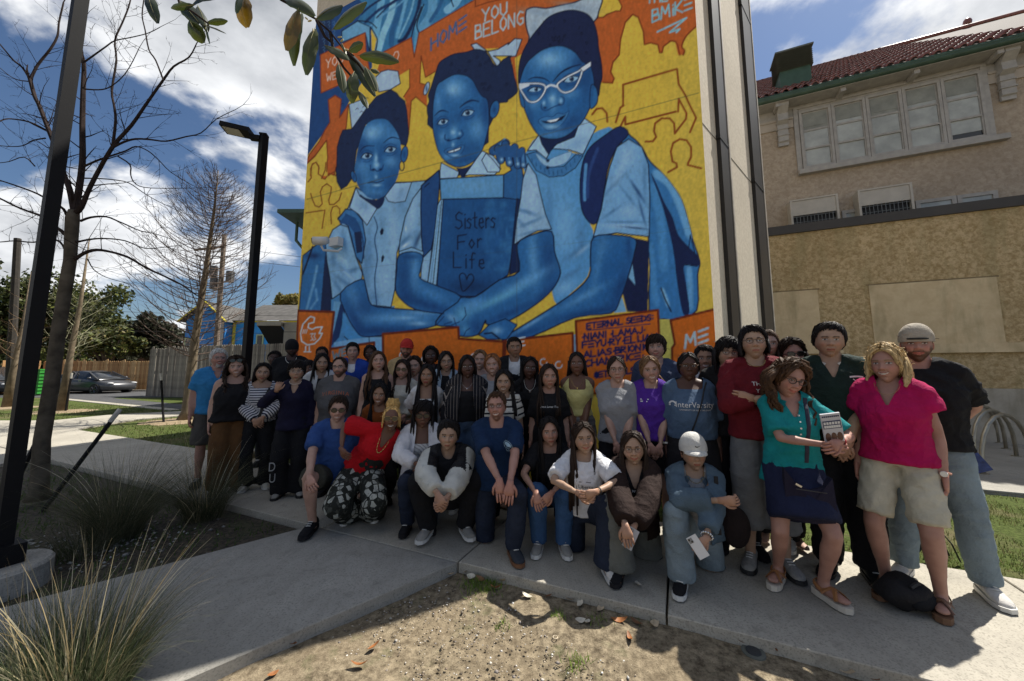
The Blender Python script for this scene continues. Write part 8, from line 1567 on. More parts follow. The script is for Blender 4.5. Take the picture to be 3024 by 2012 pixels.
def p6fn(r,J,H,s):
 neck_chain(r,J,m_pearl,.03,.0035,.001,False)
 def late():
  for ci,(ch,f_)in enumerate(zip('DU',(.42,.24))):
   Kn,An=J['Kn'][0],J['An'][0];Hp=J['Hp'][0];a=Hp.lerp(Kn,min(1,(1-f_)*2+.1))if f_>.5 else Kn.lerp(An,1-f_*2);c=bpy.data.curves.new('t','FONT');c.body=ch;c.size=.14;c.align_x='CENTER';c.extrude=.001;t_o=bpy.data.objects.new('t',c);me=t_o.to_mesh();b=MB();b.add([a+Vector((-.055+v.co.x*.7,-.105,v.co.y-.05))for v in me.vertices],[tuple(p.vertices)for p in me.polygons]);t_o.to_mesh_clear();bpy.data.objects.remove(t_o);bpy.data.curves.remove(c);b.build('leg_print',m_inkw,r)
 late()
P_(6,'person in a dark navy quarter-zip and glasses holding a raised fist by the shoulder',878,1066,.42,fem=True,skin=AS,hair='short',hc='black',line='bangs',vol=.018,messy=.008,mouth='closed',arms=[((-.16,-.16,1.24),(-1,.2,-1),(.3,-.2,1)),'down'],curl=1.1,turn=-.05,glasses=('round','silver'),tops=[dict(mat=cloth('deep_navy',(.010,.009,.028)),sleeve=1.9,neck='vee',collar=cloth('deep_navy',(.010,.009,.028)),loose=.05,hem=-.2,flare=.03,sw=.03)],bottom=PT(BLK,flare=.04,w=.03),shoes=('sneaker',(G_S,B_S)),fn=p6fn)
P_(7,'person with short dark hair mostly hidden behind the navy quarter-zip',912,1064,1.2,fem=True,skin=BR_,hc='black',line='bangs',vol=.012,tops=[dict(mat=BLK2,sleeve=1.9)],bottom=PT())
P_(8,'long-haired woman with an open white shirt left of the grey college tee',952,1044,0.8,fem=True,skin=AS,hc='black',line='part',len=.42,locks=26,mouth='closed',pitch=.05,arms='down',turn=.1,tops=[dict(mat=BLK,sleeve=0,neck='wide',hem=-.02),dict(mat=cloth('white_linen',(.60,.60,.60)),name='open_shirt',sleeve=1.9,d=.014,open=(.03,.09),oshift=.0,hem=-.42,flare=.05,sw=.03,collar=WHT)],bottom=PT(WHT,flare=.03),shoes=('sneaker',(RSN,W_S)))
P_(9,'man with a short fade whose forehead shows above the long-haired woman',953,1024,1.6,skin=BR_,hc='black',vol=.005,tops=[dict(mat=BLK2,sleeve=1.9)],bottom=PT())
def dec10(bv,J,o):
 for i,ch in enumerate('VIRGINIA'):
  u=-.135+i*.038;text_on(bv,J,ch,.062,u,.185-.0*abs(u)+.0+(u*u)*1.2,m_inko,o,name='lettering')
P_(10,'balding bearded man with glasses in a grey college tee',1005,1055,0.72,skin=LT,hc='dark',line='bald',vol=.005,beard=('dark',.8),mustache=True,mouth='closed',fat=1.0,arms='down',turn=-.12,glasses=('rect','black'),tops=[dict(mat=cloth('heather_charcoal',(.085,.085,.09)),sleeve=.8,neck='crew',loose=.05,hem=-.16,dec=dec10)],bottom=PT(DND),shoes=('sneaker',SH_B))
P_(11,'young man in a royal blue hoodie opened over a white tee in the back row',1043,1014,1.45,skin=LT,hc='black',vol=.018,messy=.007,mouth='closed',tops=[dict(mat=WHT,sleeve=0,neck='crew'),dict(mat=cloth('royal_blue',(.02,.06,.32)),name='hoodie',sleeve=1.9,d=.016,open=(.05,.05),loose=.04)],bottom=PT(DND))
P_(12,'dark-skinned woman half hidden behind the woman in the black tank',1095,1020,1.65,fem=True,skin=DKS,hair='short',hc='black',line='part',vol=.01,tops=[dict(mat=cloth('royal_blue',(.02,.06,.32)),sleeve=1.9)],bottom=PT())
P_(13,'woman with long wavy brown hair in a black tank top beside the college tee',1118,1038,0.85,fem=True,skin=LT,hc='brown',line='part',len=.42,wavy=.012,lw=.024,locks=28,mouth='closed',pitch=-.12,yaw=.15,arms='down',squint=.6,tops=[dict(mat=BLK,sleeve=0,neck='tank',hem=-.06)],bottom=PT(BLK))
P_(14,'bearded man in a red baseball cap in the back row',1201,1005,1.65,skin=FA,hc='dark',vol=.004,beard=('dark',.9),mustache=True,cap=((.42,.03,.025),),tops=[dict(mat=cloth('sand_shirt',(.45,.32,.16)),sleeve=.7,neck='crew',loose=.04)],bottom=PT())
P_(15,'smiling woman in small dark sunglasses and a cream cardigan',1190,1062,1.1,fem=True,skin=LT,hc='dark',line='part',len=.36,locks=26,wavy=.008,mouth='smile',glasses=('sun','black'),roll=.06,arms=['down','clasp'],tops=[dict(mat=CRM,sleeve=1.9,neck='wide',loose=.03)],bottom=PT(DN))
P_(16,'woman with tied wavy hair and round wire glasses in a pale top',1225,1054,1.35,fem=True,skin=LT,hair='bun',hc='dark',vol=.018,messy=.010,glasses=('round','silver'),mouth='closed',tops=[dict(mat=CRM,sleeve=1.9,neck='wide')],bottom=PT())
P_(17,'dark-skinned woman with short twisted braids in the back row',1273,1025,1.6,fem=True,skin=DKS,hair='braids',hc='black',nb=44,vol=.018,messy=.01,mouth='closed',tops=[dict(mat=BLK,sleeve=.6)],bottom=PT())
P_(18,'woman with very long straight black hair, red lips and a white puff-sleeved blouse',1263,1078,0.85,fem=True,skin=TN,hc='black',line='part',len=.60,locks=30,lw=.024,lips=(.33,.03,.04),mouth='closed',arms='behind',tops=[dict(mat=WHT,sleeve=.85,neck='square',puff=True,loose=.02,sw=.03)],bottom=PT(BLK))
P_(19,'woman with long black hair, thin glasses and a pale denim shirt over black',1318,1038,1.25,fem=True,skin=AS,hc='black',line='part',len=.40,locks=26,glasses=('thin','clear'),mouth='smile',tops=[dict(mat=BLK,sleeve=0,neck='crew'),dict(mat=cloth('pale_denim_shirt',(.30,.38,.46)),name='open_shirt',sleeve=1.9,d=.014,open=(.045,.07),collar=cloth('pale_denim_shirt',(.30,.38,.46)))],bottom=PT())
pin=cloth('pinstripe',(.014,.014,.018),stripes=((.24,.21,.19),.034,.12,0))
P_(20,'dark-skinned woman in a pinstriped blazer, black top and jeans',1381,1050,0.92,fem=True,skin=DK2,hc='black',line='part',len=.16,locks=22,front=50,mouth='smile',fat=.8,arms='down',tops=[dict(mat=BLK,sleeve=0,neck='square',hem=.12),dict(mat=pin,name='blazer',sleeve=1.9,d=.018,open=(.055,.10),loose=.03,hem=-.12,flare=.02)],bottom=PT(DN,w=.02),shoes=('sneaker',(WSN,W_S)),fn=lambda r,J,H,s:neck_chain(r,J,m_silverj,.10))
P_(21,'smiling woman with pulled-back light brown hair behind the ginger woman',1418,1034,1.5,fem=True,skin=LT,hc='ltbrown',line='part',mouth='grin',hair='pony',tops=[dict(mat=BLK2,sleeve=0,neck='wide')],bottom=PT())
P_(22,'ginger-haired woman in a grey tee with an easy smile',1455,1046,1.12,fem=True,skin=LT,hair='pony',hc='ginger',line='part',mouth='grin',roll=-.05,tops=[dict(mat=cloth('light_grey_tee',(.27,.28,.30)),sleeve=1.9,neck='crew',loose=.03)],bottom=PT(DN))
P_(23,'tall man with slicked-back black hair and a dark jacket over a white tee',1519,996,1.65,skin=TN,hc='black',vol=.006,mouth='closed',jaw=1.05,tops=[dict(mat=WHT,sleeve=0,neck='crew'),dict(mat=BLK,name='jacket',sleeve=1.9,d=.016,open=(.07,.07),loose=.04)],bottom=PT())
st2=cloth('striped_tee',(.60,.58,.52),stripes=((.02,.02,.025),.062,.28,2))
P_(24,'woman in a black and cream striped tee shading her eyes with one hand',1488,1092,0.8,fem=True,skin=AS,hc='black',line='part',len=.30,locks=26,mouth='grin',arms=[((-.085,-.155,.0),(-1,-.4,-1),(1,-.05,.18),(0,1,0)),'down'],curl=.15,fat=.1,tops=[dict(mat=st2,sleeve=.75,neck='crew',loose=.035,hem=-.06)],bottom=PT(BLK),fn=lambda r,J,H,s:wristband(r,J,0,m_strap,'hair_band',.027,.005))
P_(25,'dark-skinned woman with braided hair, white earrings and a black top',1564,1054,1.2,fem=True,skin=DK2,hair='braids',hc='black',nb=30,line='part',vol=.010,len=.20,locks=14,mouth='closed',tops=[dict(mat=BLK,sleeve=.5,neck='vee')],bottom=PT(),fn=lambda r,J,H,s:neck_chain(r,J,m_pearl,.11,0,.002))
P_(26,'smiling woman with long dark hair and a rust top peeking between the others',1124,1132,0.55,fem=True,skin=TN,hc='black',line='part',len=.34,locks=26,mouth='grin',hf=.86,lean=.35,tops=[dict(mat=cloth('rust_top',(.22,.06,.012)),sleeve=1.9,neck='crew')],bottom=PT(BLK),shoes=('sneaker',SH_B))
def dec27(bv,J,o):text_on(bv,J,'Jesus Loves You',.026,0,.165,m_inkw,o,name='lettering',shear=.4)
P_(27,'woman with long dark hair in a black tee with small white script',1620,1076,0.95,fem=True,skin=FA,hc='dark',line='part',len=.40,locks=26,mouth='closed',yaw=.15,arms='down',tops=[dict(mat=BLK,sleeve=.85,neck='crew',loose=.035,hem=-.10,sw=.02,dec=dec27)],bottom=PT(BLK),shoes=('sneaker',SH_B))
P_(28,'slim woman in a pale yellow square-necked tank with hands folded',1703,1040,1.2,fem=True,skin=BR_,hair='pony',hc='black',line='part',vol=.006,len=.25,locks=14,front=20,arms='claspL',turn=-.05,mouth='closed',tops=[dict(mat=cloth('pale_yellow',(.58,.53,.22)),sleeve=0,neck='square',yoke=False,hem=.20,loose=.0)],bottom=dict(kind='skirt',mat=cloth('grey_skirt',(.16,.16,.16),stripes=((.09,.09,.09),.06,.4,2)),z=.42),shoes=('sneaker',(WSN,W_S)),fn=lambda r,J,H,s:(neck_chain(r,J,m_skinjewel,.11),wristband(r,J,0,cloth('red_cord',(.3,.03,.03)),'bracelet',.026,.006)))
P_(29,'woman with pulled-back hair and round tortoise glasses in a plain grey tee',1820,1052,0.98,fem=True,skin=LT,hair='bun',hc='dark',line='part',vol=.004,glasses=('round','clear'),mouth='closed',arms='claspL',fat=.3,tops=[dict(mat=cloth('mid_grey_tee',(.24,.245,.26)),sleeve=.85,neck='crew',loose=.045,hem=-.12,sw=.02)],bottom=PT(BLK),shoes=('sneaker',SH_B))
P_(30,'tall young man with thick dark hair in a slate blue shirt in the back row',1936,992,1.6,skin=LT,hc='dark',vol=.022,messy=.006,line='bangs',mouth='smile',tops=[dict(mat=cloth('slate_shirt',(.04,.055,.10)),sleeve=.8,neck='vee',loose=.04)],bottom=PT())
def dec31(bv,J,o):text_on(bv,J,'',0,-.065,.13,m_inkw,o,name='print',mesh=rectm(.07,.009));text_on(bv,J,'',0,-.072,.148,m_inkw,o,name='print',mesh=rectm(.055,.009))
P_(31,'grimacing woman with tied light brown hair in a purple tee',1918,1052,1.05,fem=True,skin=LT,hair='pony',pside=1.,hc='ltbrown',line='part',vol=.010,mouth='grin',squint=.55,roll=-.10,arms='claspL',fat=.2,tops=[dict(mat=cloth('purple_tee',(.075,.022,.26)),sleeve=.85,neck='crew',loose=.04,hem=-.05,dec=dec31)],bottom=dict(mat=BLK,len=.7,w=.02),shoes=('sneaker',SH_B))
def dec32(bv,J,o):
 text_on(bv,J,'InterVarsity',.062,.02,.205,m_inkw,o,name='lettering');text_on(bv,J,'',0,-.145,.185,m_inkw,o,name='emblem',mesh=ringm(.016,.028,16,0,3.1416));text_on(bv,J,'',0,-.145,.193,m_inkw,o,name='emblem',mesh=rectm(.056,.008))
 text_on(bv,J,'UNIVERSITY OF NEW ORLEANS',.017,.02,.232,m_inkw,o,name='lettering')
P_(32,'dark-skinned woman with red-framed glasses in a dusty blue tee with white lettering',2030,1040,1.0,fem=True,skin=DK2,hair='bun',hc='black',line='part',vol=.003,glasses=('bold','clear'),mouth='closed',arms='down',fat=.5,tops=[dict(mat=cloth('dusty_blue',(.07,.115,.19)),sleeve=.95,neck='wide',loose=.07,hem=.02,sw=.04,dec=dec32)],bottom=dict(kind='skirt',mat=BLK2,z=.62),shoes=('sneaker',SH_B),fn=lambda r,J,H,s:(strap(r,J,(32,0),.13,0.,-.02,.42,'bag_strap',m_strap,.006),wristband(r,J,0,m_pearl,'wristwatch',.028,.010)))
P_(33,'man with short curly dark hair, open dark shirt over a white tee',2080,1022,1.4,skin=TN,hair='curly',hc='black',vol=.014,messy=.008,yaw=-.1,mouth='grin',tops=[dict(mat=WHT,sleeve=0,neck='crew',d=.004),dict(mat=BLK2,name='shirt',sleeve=.8,d=.010,neck='wide')],bottom=PT())
P_(34,'young man with shaggy black hair and thin glasses in a black shirt',2145,1002,1.1,skin=AS,hc='black',line='bangs',vol=.026,messy=.010,len=.10,locks=16,glasses=('thin','black'),mouth='closed',tops=[dict(mat=BLK,sleeve=.8,neck='crew',loose=.04)],bottom=PT(BLK),shoes=('sneaker',SH_B))
def dec35(bv,J,o):text_on(bv,J,'THROW',.042,.03,.185,m_inkw,o,name='lettering');text_on(bv,J,'YO',.040,.0,.235,m_inkw,o,name='lettering')
P_(35,'young man with glasses in a maroon sweatshirt and pale rolled trousers',2222,966,0.85,skin=AS,hc='black',vol=.017,messy=.010,line='m',len=.05,locks=12,glasses=('round','black'),mouth='closed',pitch=-.12,fat=.25,arms='cross',jaw=1.1,tops=[dict(mat=cloth('maroon_sweat',(.115,.008,.014)),sleeve=1.6,neck='crew',loose=.06,hem=-.10,sw=.03,dec=dec35)],bottom=dict(mat=cloth('grey_sweatpants',(.15,.155,.16)),len=1.55,w=.035,flare=.02),shoes=('sneaker',(G_S,B_S)),fn=lambda r,J,H,s:neck_chain(r,J,m_skinjewel,.05,0,.002,False))
P_(36,'man mostly hidden behind the maroon sweatshirt, one ear in the sun',2262,976,1.35,skin=LT,hc='brown',vol=.008,tops=[dict(mat=BLK2,sleeve=1.9)],bottom=PT())
P_(37,'laughing woman in black sunglasses with dark wavy hair behind the teal polo',2335,1004,1.3,fem=True,skin=RD,hair='curly',hc='dark',len=.26,wavy=.02,lw=.028,vol=.024,messy=.012,mouth='grin',glasses=('sun','black'),tops=[dict(mat=BLK,sleeve=1.9)],bottom=PT(BLK),shoes=('sneaker',(WSN,W_S)))
m_gr=cloth('bottle_green_rugby',(.012,.026,.022))
def dec38(bv,J,o):
 text_on(bv,J,'',0,.125,.13,m_inkw,o,name='badge',mesh=([(.038*i/4,.004*(1-(i/4)**2)+y)for i in range(-4,5)for y in(-.006,.006)],[(2*i,2*i+2,2*i+3,2*i+1)for i in range(8)]))
 for a in(.8,-.8):C,S=math.cos(a),math.sin(a);text_on(bv,J,'',0,.125,.165,m_inkw,o,name='crossed_oar',mesh=([(x*C-y*S,x*S+y*C)for x,y in((-.03,-.003),(.012,-.003),(.016,-.007),(.034,-.007),(.034,.007),(.016,.007),(.012,.003),(-.03,.003))],[(0,1,6,7),(2,3,4,5),(1,2,5,6)]))
P_(38,'tall young man in a dark green rugby shirt with white collar',2443,957,0.98,skin=AS,hc='black',vol=.015,messy=.007,mouth='closed',fat=.45,jaw=1.12,cheek=1.1,arms='claspL',turn=-.1,tops=[dict(mat=m_gr,sleeve=.95,neck='vee',collar=cloth('white_collar',(.55,.53,.48)),loose=.06,hem=-.14,sw=.035,dec=dec38)],bottom=PT(BLK,w=.03),shoes=('sneaker',SH_B))
m_teal=cloth('teal_polo',(.008,.21,.22))
def p39fn(r,J,H,s):
 strap(r,J,(39,0),.08,.0,.045,.42,'bag_strap',flat_mat('strap_navy',(.012,.012,.03),.7),.012)
 wristband(r,J,1,flat_mat('red_band',(.35,.02,.03),.5),'wristwatch',.026,.010)
def dec39(bv,J,o):
 for v in(.115,.155,.195,.235):b=ringm(.0,.006,8);text_on(bv,J,'',0,.018,v,m_pearl,o,name='button',mesh=b)
P_(39,'woman with windblown auburn-brown hair and dark glasses in a teal polo',2322,1064,.60,fem=True,skin=RD,hc='brown',line='part',vol=.020,messy=.012,len=.20,wavy=.016,lw=.019,locks=52,out=.035,wisps=70,wlen=.022,strands=150,mouth='smile',yaw=.35,pitch=.30,roll=.22,turn=.12,fat=.08,side=.02,hs=1.04,h=1.60,glasses=('bold','black'),arms=[((.10,-.26,1.02),(-1,.1,-.6),(1,-.1,.15),(0,1,0)),((.16,-.27,1.045),(1,.2,-.7),(-.5,-.5,-.2),(0,1,0))],curl=.8,tops=[dict(mat=m_teal,sleeve=.85,neck='vee',collar=m_teal,loose=.03,hem=-.26,flare=.03,sw=.02,dec=dec39)],bottom=dict(kind='skirt',mat=cloth('navy_denim_skirt',(.012,.016,.045),kind=None),z=.52,fl=.0),shoes=('sandal',(flat_mat('tan_leather',(.30,.13,.045),.5),flat_mat('cream_sole',(.55,.5,.42),.7))),fn=p39fn,toe=.55,spread=.02,stag=-.06)
m_pink=cloth('magenta_blouse',(.40,.006,.085))
P_(40,'blonde woman in a magenta ruffled blouse and cream shorts',2612,1020,.74,fem=True,skin=RD,hc='blond',line='part',vol=.020,messy=.008,len=.085,wavy=.004,lw=.013,strands=170,locks=46,out=.008,wisps=120,wlen=.02,mouth='grin',yaw=-.10,turn=-.35,fat=.12,spread=.03,arms='down',tops=[dict(mat=m_pink,d=.007,sleeve=.42,neck='vee',loose=.03,hem=-.06,flare=.015,sw=.045)],bottom=dict(mat=cloth('cream_shorts',(.47,.44,.35)),len=.86,w=.006),shoes=('sandal',(flat_mat('brown_leather',(.13,.06,.03),.5),flat_mat('brown_sole',(.16,.08,.04),.7))),toe=.1,fn=lambda r,J,H,s:(wristband(r,J,1,flat_mat('pink_band',(.5,.25,.18),.5),'wristwatch',.029,.007,m_pearl),neck_chain(r,J,m_skinjewel,.08,0,.001,False)))
P_(41,'bearded man in a backwards khaki cap, black tee and light jeans',2700,966,1.08,skin=RD,hc='brown',vol=.004,beard=('brown',.9),mustache=True,mouth='smile',squint=.6,fat=.4,arms=['down','behind'],turn=-.15,cap=((.36,.32,.26),True),tops=[dict(mat=BLK,sleeve=.85,neck='crew',loose=.05,hem=-.14,sw=.02)],bottom=PT(DNL,w=.012,flare=.01),shoes=('sneaker',(WSN,W_S)),spread=.09,toe=.3)
m_b42=cloth('denim_blue_tee',(.022,.06,.20))
P_(42,'kneeling man in sunglasses and a blue tee with one hand on his knee',1000,1172,.16,skin=LT,hc='dark',vol=.018,messy=.006,mouth='grin',glasses=('sun','black'),h=1.76,fat=.6,lean=.12,hx=.0,yaw=.1,legs='kneelL',arms=[((-.16,-.44,.50),(-1,.4,0),(.3,-.6,-.5)),'down'],tops=[dict(mat=m_b42,sleeve=.8,neck='crew',loose=.05,hem=-.1)],bottom=dict(mat=cloth('olive_shorts',(.045,.045,.035)),len=.85,w=.03),shoes=('sneaker',SH_B))
m_red=cloth('scarlet_top',(.42,.006,.012))
def dec43(bv,J,o):
 for(u,v,w,h)in((-.02,.30,.05,.07),(.05,.27,.05,.05),(.10,.31,.04,.06),(.03,.35,.07,.05),(-.06,.36,.04,.04)):text_on(bv,J,'',0,u,v,m_inkb,o,name='print',mesh=([(w*math.cos(a)*random.uniform(.6,1.1),h*math.sin(a)*random.uniform(.6,1.1))for a in np.linspace(0,6.28,14)[:-1]],[tuple(range(13))]))
def p43fn(r,J,H,s):
 neck_chain(r,J,m_skinjewel,.17,.007,.002,False,.05)
 for q in(-1,1):b=MB();c=Vector((q*.085,.0,-.055));b.tube([H(c+Vector((0,.026*math.cos(a),.028*math.sin(a))))for a in np.linspace(0,6.28,15)],.0024,5);b.build('earring',m_skinjewel,r,True)
P_(43,'laughing woman with piled golden braids bending forward in a red top',1158,1196,0.28,fem=True,skin=BR_,hair='updo',hc='golden',line='f',vol=.010,mouth='grin',glasses=('big','gold'),tint=True,h=1.66,side=.52,lean=.42,hx=.28,hy=-.18,roll=.05,fat=.3,arms=[((-.16,-.22,.74),(-1,.3,.2),(.5,-.5,-.5)),((.42,.10,.92),(1,.3,-.5),(.8,-.1,-.3))],tops=[dict(mat=m_red,sleeve=.85,neck='vee',loose=.05,hem=-.05,sw=.05,dec=dec43)],bottom=PT(cloth('patterned_trousers',(.1,.1,.09),kind='print'),w=.045,flare=.03),shoes=('sneaker',(RSN,W_S)),fn=p43fn)
P_(44,'woman in black sunglasses crouching in a white blazer over a knit top',1250,1188,0.5,fem=True,skin=BR_,hair='curly',hc='black',line='bangs',vol=.026,messy=.012,len=.14,locks=20,glasses=('sun','black'),mouth='closed',h=1.62,fat=.5,legs='chair',lean=.1,arms=[((-.02,-.34,.62),(-1,0,-.3),(.7,-.4,-.4)),((.06,-.34,.62),(1,0,-.3),(-.7,-.4,-.4))],tops=[dict(mat=cloth('white_knit',(.50,.49,.48),kind='knit'),sleeve=0,neck='square',hem=-.02),dict(mat=cloth('white_blazer',(.62,.61,.63)),name='blazer',sleeve=1.85,d=.018,open=(.06,.09),loose=.03,hem=-.2,flare=.04)],bottom=PT(DND),shoes=('sneaker',SH_B))
def p45fn(r,J,H,s):
 def f():
  bv=CHEST.get((45,1))or CHEST.get((45,0));m=cloth('ivory_leather',(.50,.50,.46));
  for(u,v,w,h,rot)in((.115,.215,.15,.030,.15),):text_on(bv,J,'',0,u,v,m,r,name='jacket_flap',mesh=([(-w/2+w*i/6,y)for i in range(7)for y in(-h/2,h/2)],[(2*i,2*i+2,2*i+3,2*i+1)for i in range(6)]),rot=rot)
  text_on(bv,J,'',0,.13,.262,m_inkb,r,name='round_patch',mesh=ringm(.0,.026,16));text_on(bv,J,'S',.035,.13,.273,m_inkw,r,name='patch_letter')
 LATE.append(f)
P_(45,'squatting young man in a black and ivory jacket with spiky black hair',1325,1245,.32,skin=AS,hc='black',vol=.024,messy=.006,line='m',jaw=1.08,cheek=1.06,mouth='closed',squint=.5,h=1.72,fat=.3,lean=.35,legs='squat',arms=[((-.06,-.42,.50),(-1,0,.2),(.4,-.5,-.6)),((.0,-.46,.44),(1,-.1,.2),(-.6,-.4,-.5))],curl=1.0,tops=[dict(mat=BLK,sleeve=0,neck='crew',d=.018,loose=.05,hem=-.05),dict(mat=cloth('ivory_and_black',(.50,.50,.46),.5,kind='twotone'),name='jacket',sleeve=1.85,neck='wide',d=.016,loose=.05,open=(.085,.12),sw=.03)],bottom=PT(BLK,w=.03),shoes=('sneaker',(G_S,W_S)),fn=p45fn)
def dec46(bv,J,o):
 mi=flat_mat('print_paleblue',(.35,.5,.6),.7);text_on(bv,J,'',0,.10,.155,mi,o,name='emblem',mesh=ringm(.033,.036,24));text_on(bv,J,'',0,.10,.155,mi,o,name='emblem',mesh=ringm(.0,.027,16,0,3.1416));text_on(bv,J,'C',.042,.10,.172,mi,o,name='emblem_letter')
P_(46,'kneeling man with glasses in a navy tee, hands crossed over his knee',1467,1157,.42,skin=RD,hc='brown',line='m',vol=.007,strands=60,mouth='grin',beard=('brown',.6),goatee=True,mustache=False,glasses=('rect','black'),h=1.80,lean=.10,legs='kneelR',arms=[((.04,-.42,.60),(-1,.1,.1),(.15,-.35,-1),(0,1,0)),((.11,-.43,.61),(1,.1,.1),(-.15,-.3,-1),(0,1,0))],curl=.15,fat=.1,tops=[dict(mat=cloth('ink_navy_tee',(.008,.025,.070)),sleeve=.85,neck='crew',loose=.035,hem=-.10,sw=.015,dec=dec46)],bottom=PT(DND),shoes=('sneaker',(cloth('charcoal_shoe',(.04,.045,.055)),flat_mat('gum_sole',(.16,.07,.03),.7))))
P_(47,'crouching woman in a black top and blue jeans with very long black hair',1622,1232,0.62,fem=True,skin=FA,hc='black',line='part',len=.50,locks=28,mouth='closed',yaw=.1,roll=-.08,h=1.64,legs='chair',lean=.2,arms=[((-.12,-.38,.52),(-1,0,-.2),(.2,-.5,-.7)),((.0,-.38,.52),(1,0,-.2),(-.6,-.4,-.5))],tops=[dict(mat=BLK,sleeve=.7,neck='crew')],bottom=PT(DNB,w=.02),shoes=('sneaker',(G_S,W_S)))
def dec48(bv,J,o):text_on(bv,J,'Liberty',.040,.005,.215,m_inkb,o,name='lettering');text_on(bv,J,'',0,.0,.26,m_inkb,o,name='print',mesh=([(.035*math.cos(a),.025*math.sin(a))for a in np.linspace(0,6.28,10)[:-1]],[tuple(range(9))]));text_on(bv,J,'',0,.0,.17,m_inkb,o,name='print',mesh=rectm(.09,.004))
P_(48,'kneeling woman in a white tee with waist-long brown hair',1722,1247,.48,fem=True,skin=AS,hc='dark',line='part',len=.50,locks=30,lw=.022,mouth='smile',squint=.6,h=1.66,legs='kneelR',lean=.15,arms=[((-.06,-.36,.60),(-1,.1,-.1),(.8,-.4,-.2)),((.06,-.38,.62),(1,.1,-.1),(-.8,-.4,-.2))],curl=.7,tops=[dict(mat=cloth('bright_white_tee',(.64,.64,.66)),sleeve=.85,neck='crew',loose=.04,hem=.04,sw=.02,dec=dec48)],bottom=PT(DND,flare=.03,w=.02),shoes=('sneaker',(WSN,W_S)),fn=lambda r,J,H,s:wristband(r,J,1,m_strap,'bracelet',.026,.006))
def phone(name,J,i,label,col,off=Vector((0,0,0)),rz=.3,rx=-.5):
 root=[PEOPLE[k][0]for k in PEOPLE if PEOPLE[k][2]is J][0];R=root.matrix_basis.to_3x3()if False else Matrix.Rotation(root.rotation_euler.z,3,'Z');w=root.location+R@(held(J,i)+off)
 o=empty('phone',w,root.rotation_euler.z,label,'phone');b=MB();Rm_=Matrix.Rotation(rz,3,'Y')@Matrix.Rotation(rx,3,'X');b.box(-.033,.033,-.005,.005,-.066,.066,Rm_);b.build('case',col,o);b=MB();b.box(-.029,-.002,-.0075,-.0055,.030,.060,Rm_);b.build('camera_bump',flat_mat('bump_grey',(.2,.2,.2),.3),o)
 for(x,z)in((-.022,.052),(-.010,.038)):b=MB();b.tube([Rm_@Vector((x,-.0075,z)),Rm_@Vector((x,-.0095,z))],.006,10);b.build('lens',M_LENS,o)
def dec49(bv,J,o):text_on(bv,J,'w S',.040,0,.155,m_inkw,o,name='lettering',shear=.3);text_on(bv,J,'JS',.085,.01,.235,m_inkw,o,name='lettering',sxx=.9);text_on(bv,J,'ES',.080,0,.290,m_inkw,o,name='lettering',sxx=1.2);text_on(bv,J,'',0,0,.305,m_inkw,o,name='print',mesh=rectm(.09,.004))
P_(49,'kneeling woman with round glasses in a dark brown jacket over a printed black tee',1868,1274,.52,fem=True,skin=AS,hc='dark',line='part',len=.46,locks=28,lw=.021,glasses=('round','clear'),mouth='smile',h=1.64,legs='kneelL',lean=.22,yaw=-.05,arms=[((-.10,-.42,.44),(-1,.1,.1),(.2,-.4,-1)),((-.04,-.36,.42),(1,.1,.1),(-.5,-.4,-.7))],curl=.35,tops=[dict(mat=BLK,sleeve=0,neck='vee',hem=-.05,dec=dec49),dict(mat=cloth('dark_brown_jacket',(.022,.012,.010)),name='jacket',sleeve=1.85,d=.018,open=(.06,.085),loose=.05,hem=-.16,sw=.035)],bottom=PT(DNG,w=.045,flare=.02),shoes=('sneaker',SH_B))
def dec50(bv,J,o):pass
def p50fn(r,J,H,s):
 b=MB();w=J['Wr'][1];d=(J['Wr'][1]-J['El'][1]).normalized();a=d.orthogonal().normalized();c=d.cross(a)
 for q in np.linspace(0,6.2832,15)[:-1]:b.ball(w-d*.02+a*(.033*math.cos(q))+c*(.033*math.sin(q)),.008,.008,.008,6,5)
 o=b.build('chain_bracelet',m_silverj,r,True);o['kind']='stuff';neck_chain(r,J,m_skinjewel,.07,.0035,.001,False)
 def f():
  bv=CHEST.get((50,0));text_on(bv,J,'',0,-.01,.185,flat_mat('name_tag_white',(.62,.62,.62),.6),r,name='name_tag',mesh=rectm(.075,.062));text_on(bv,J,'',0,-.014,.185,flat_mat('tag_ink',(.02,.03,.12),.6),r,name='tag_writing',mesh=rectm(.045,.008))
 LATE.append(f);strap(r,J,(50,1),.125,-.02,.135,.40,'bag_strap',m_strap,.014)
 c=Vector((0.004,-.108,.052));b=MB();pts=[(-.018,-.004),(-.010,-.010),(.002,-.009),(.024,.006),(.004,-.003),(-.008,-.003),(-.014,.003)];b.add([H(c+Vector((x,-.010-.002*abs(x)*20,y+.022)))for x,y in pts],[tuple(range(7))]);b.build('cap_logo',m_inkb,r)
P_(50,'squatting person in a white baseball cap and oversized denim jacket',2045,1286,.60,fem=True,skin=AS,hair='short',hc='black',vol=.006,line='m',mouth='closed',yaw=.12,h=1.66,legs='kneelL',lean=.12,cap=((.56,.55,.52),),arms=[((.12,-.30,.62),(-1,-.2,-.4),(1,-.1,.1)),((.0,-.42,.40),(1,0,.2),(-.6,-.4,-.5))],curl=.8,tops=[dict(mat=cloth('pale_grey_tee',(.26,.26,.27)),sleeve=0,neck='crew',hem=-.02),dict(mat=DNJ,name='denim_jacket',sleeve=1.75,d=.014,open=(.075,.085),loose=.03,hem=-.0,sw=.03,collar=DNJ)],bottom=PT(DNL,w=.025,flare=.02),shoes=('sneaker',(BLK,W_S)),fn=p50fn)
run_jobs()
for f_ in LATE:f_()
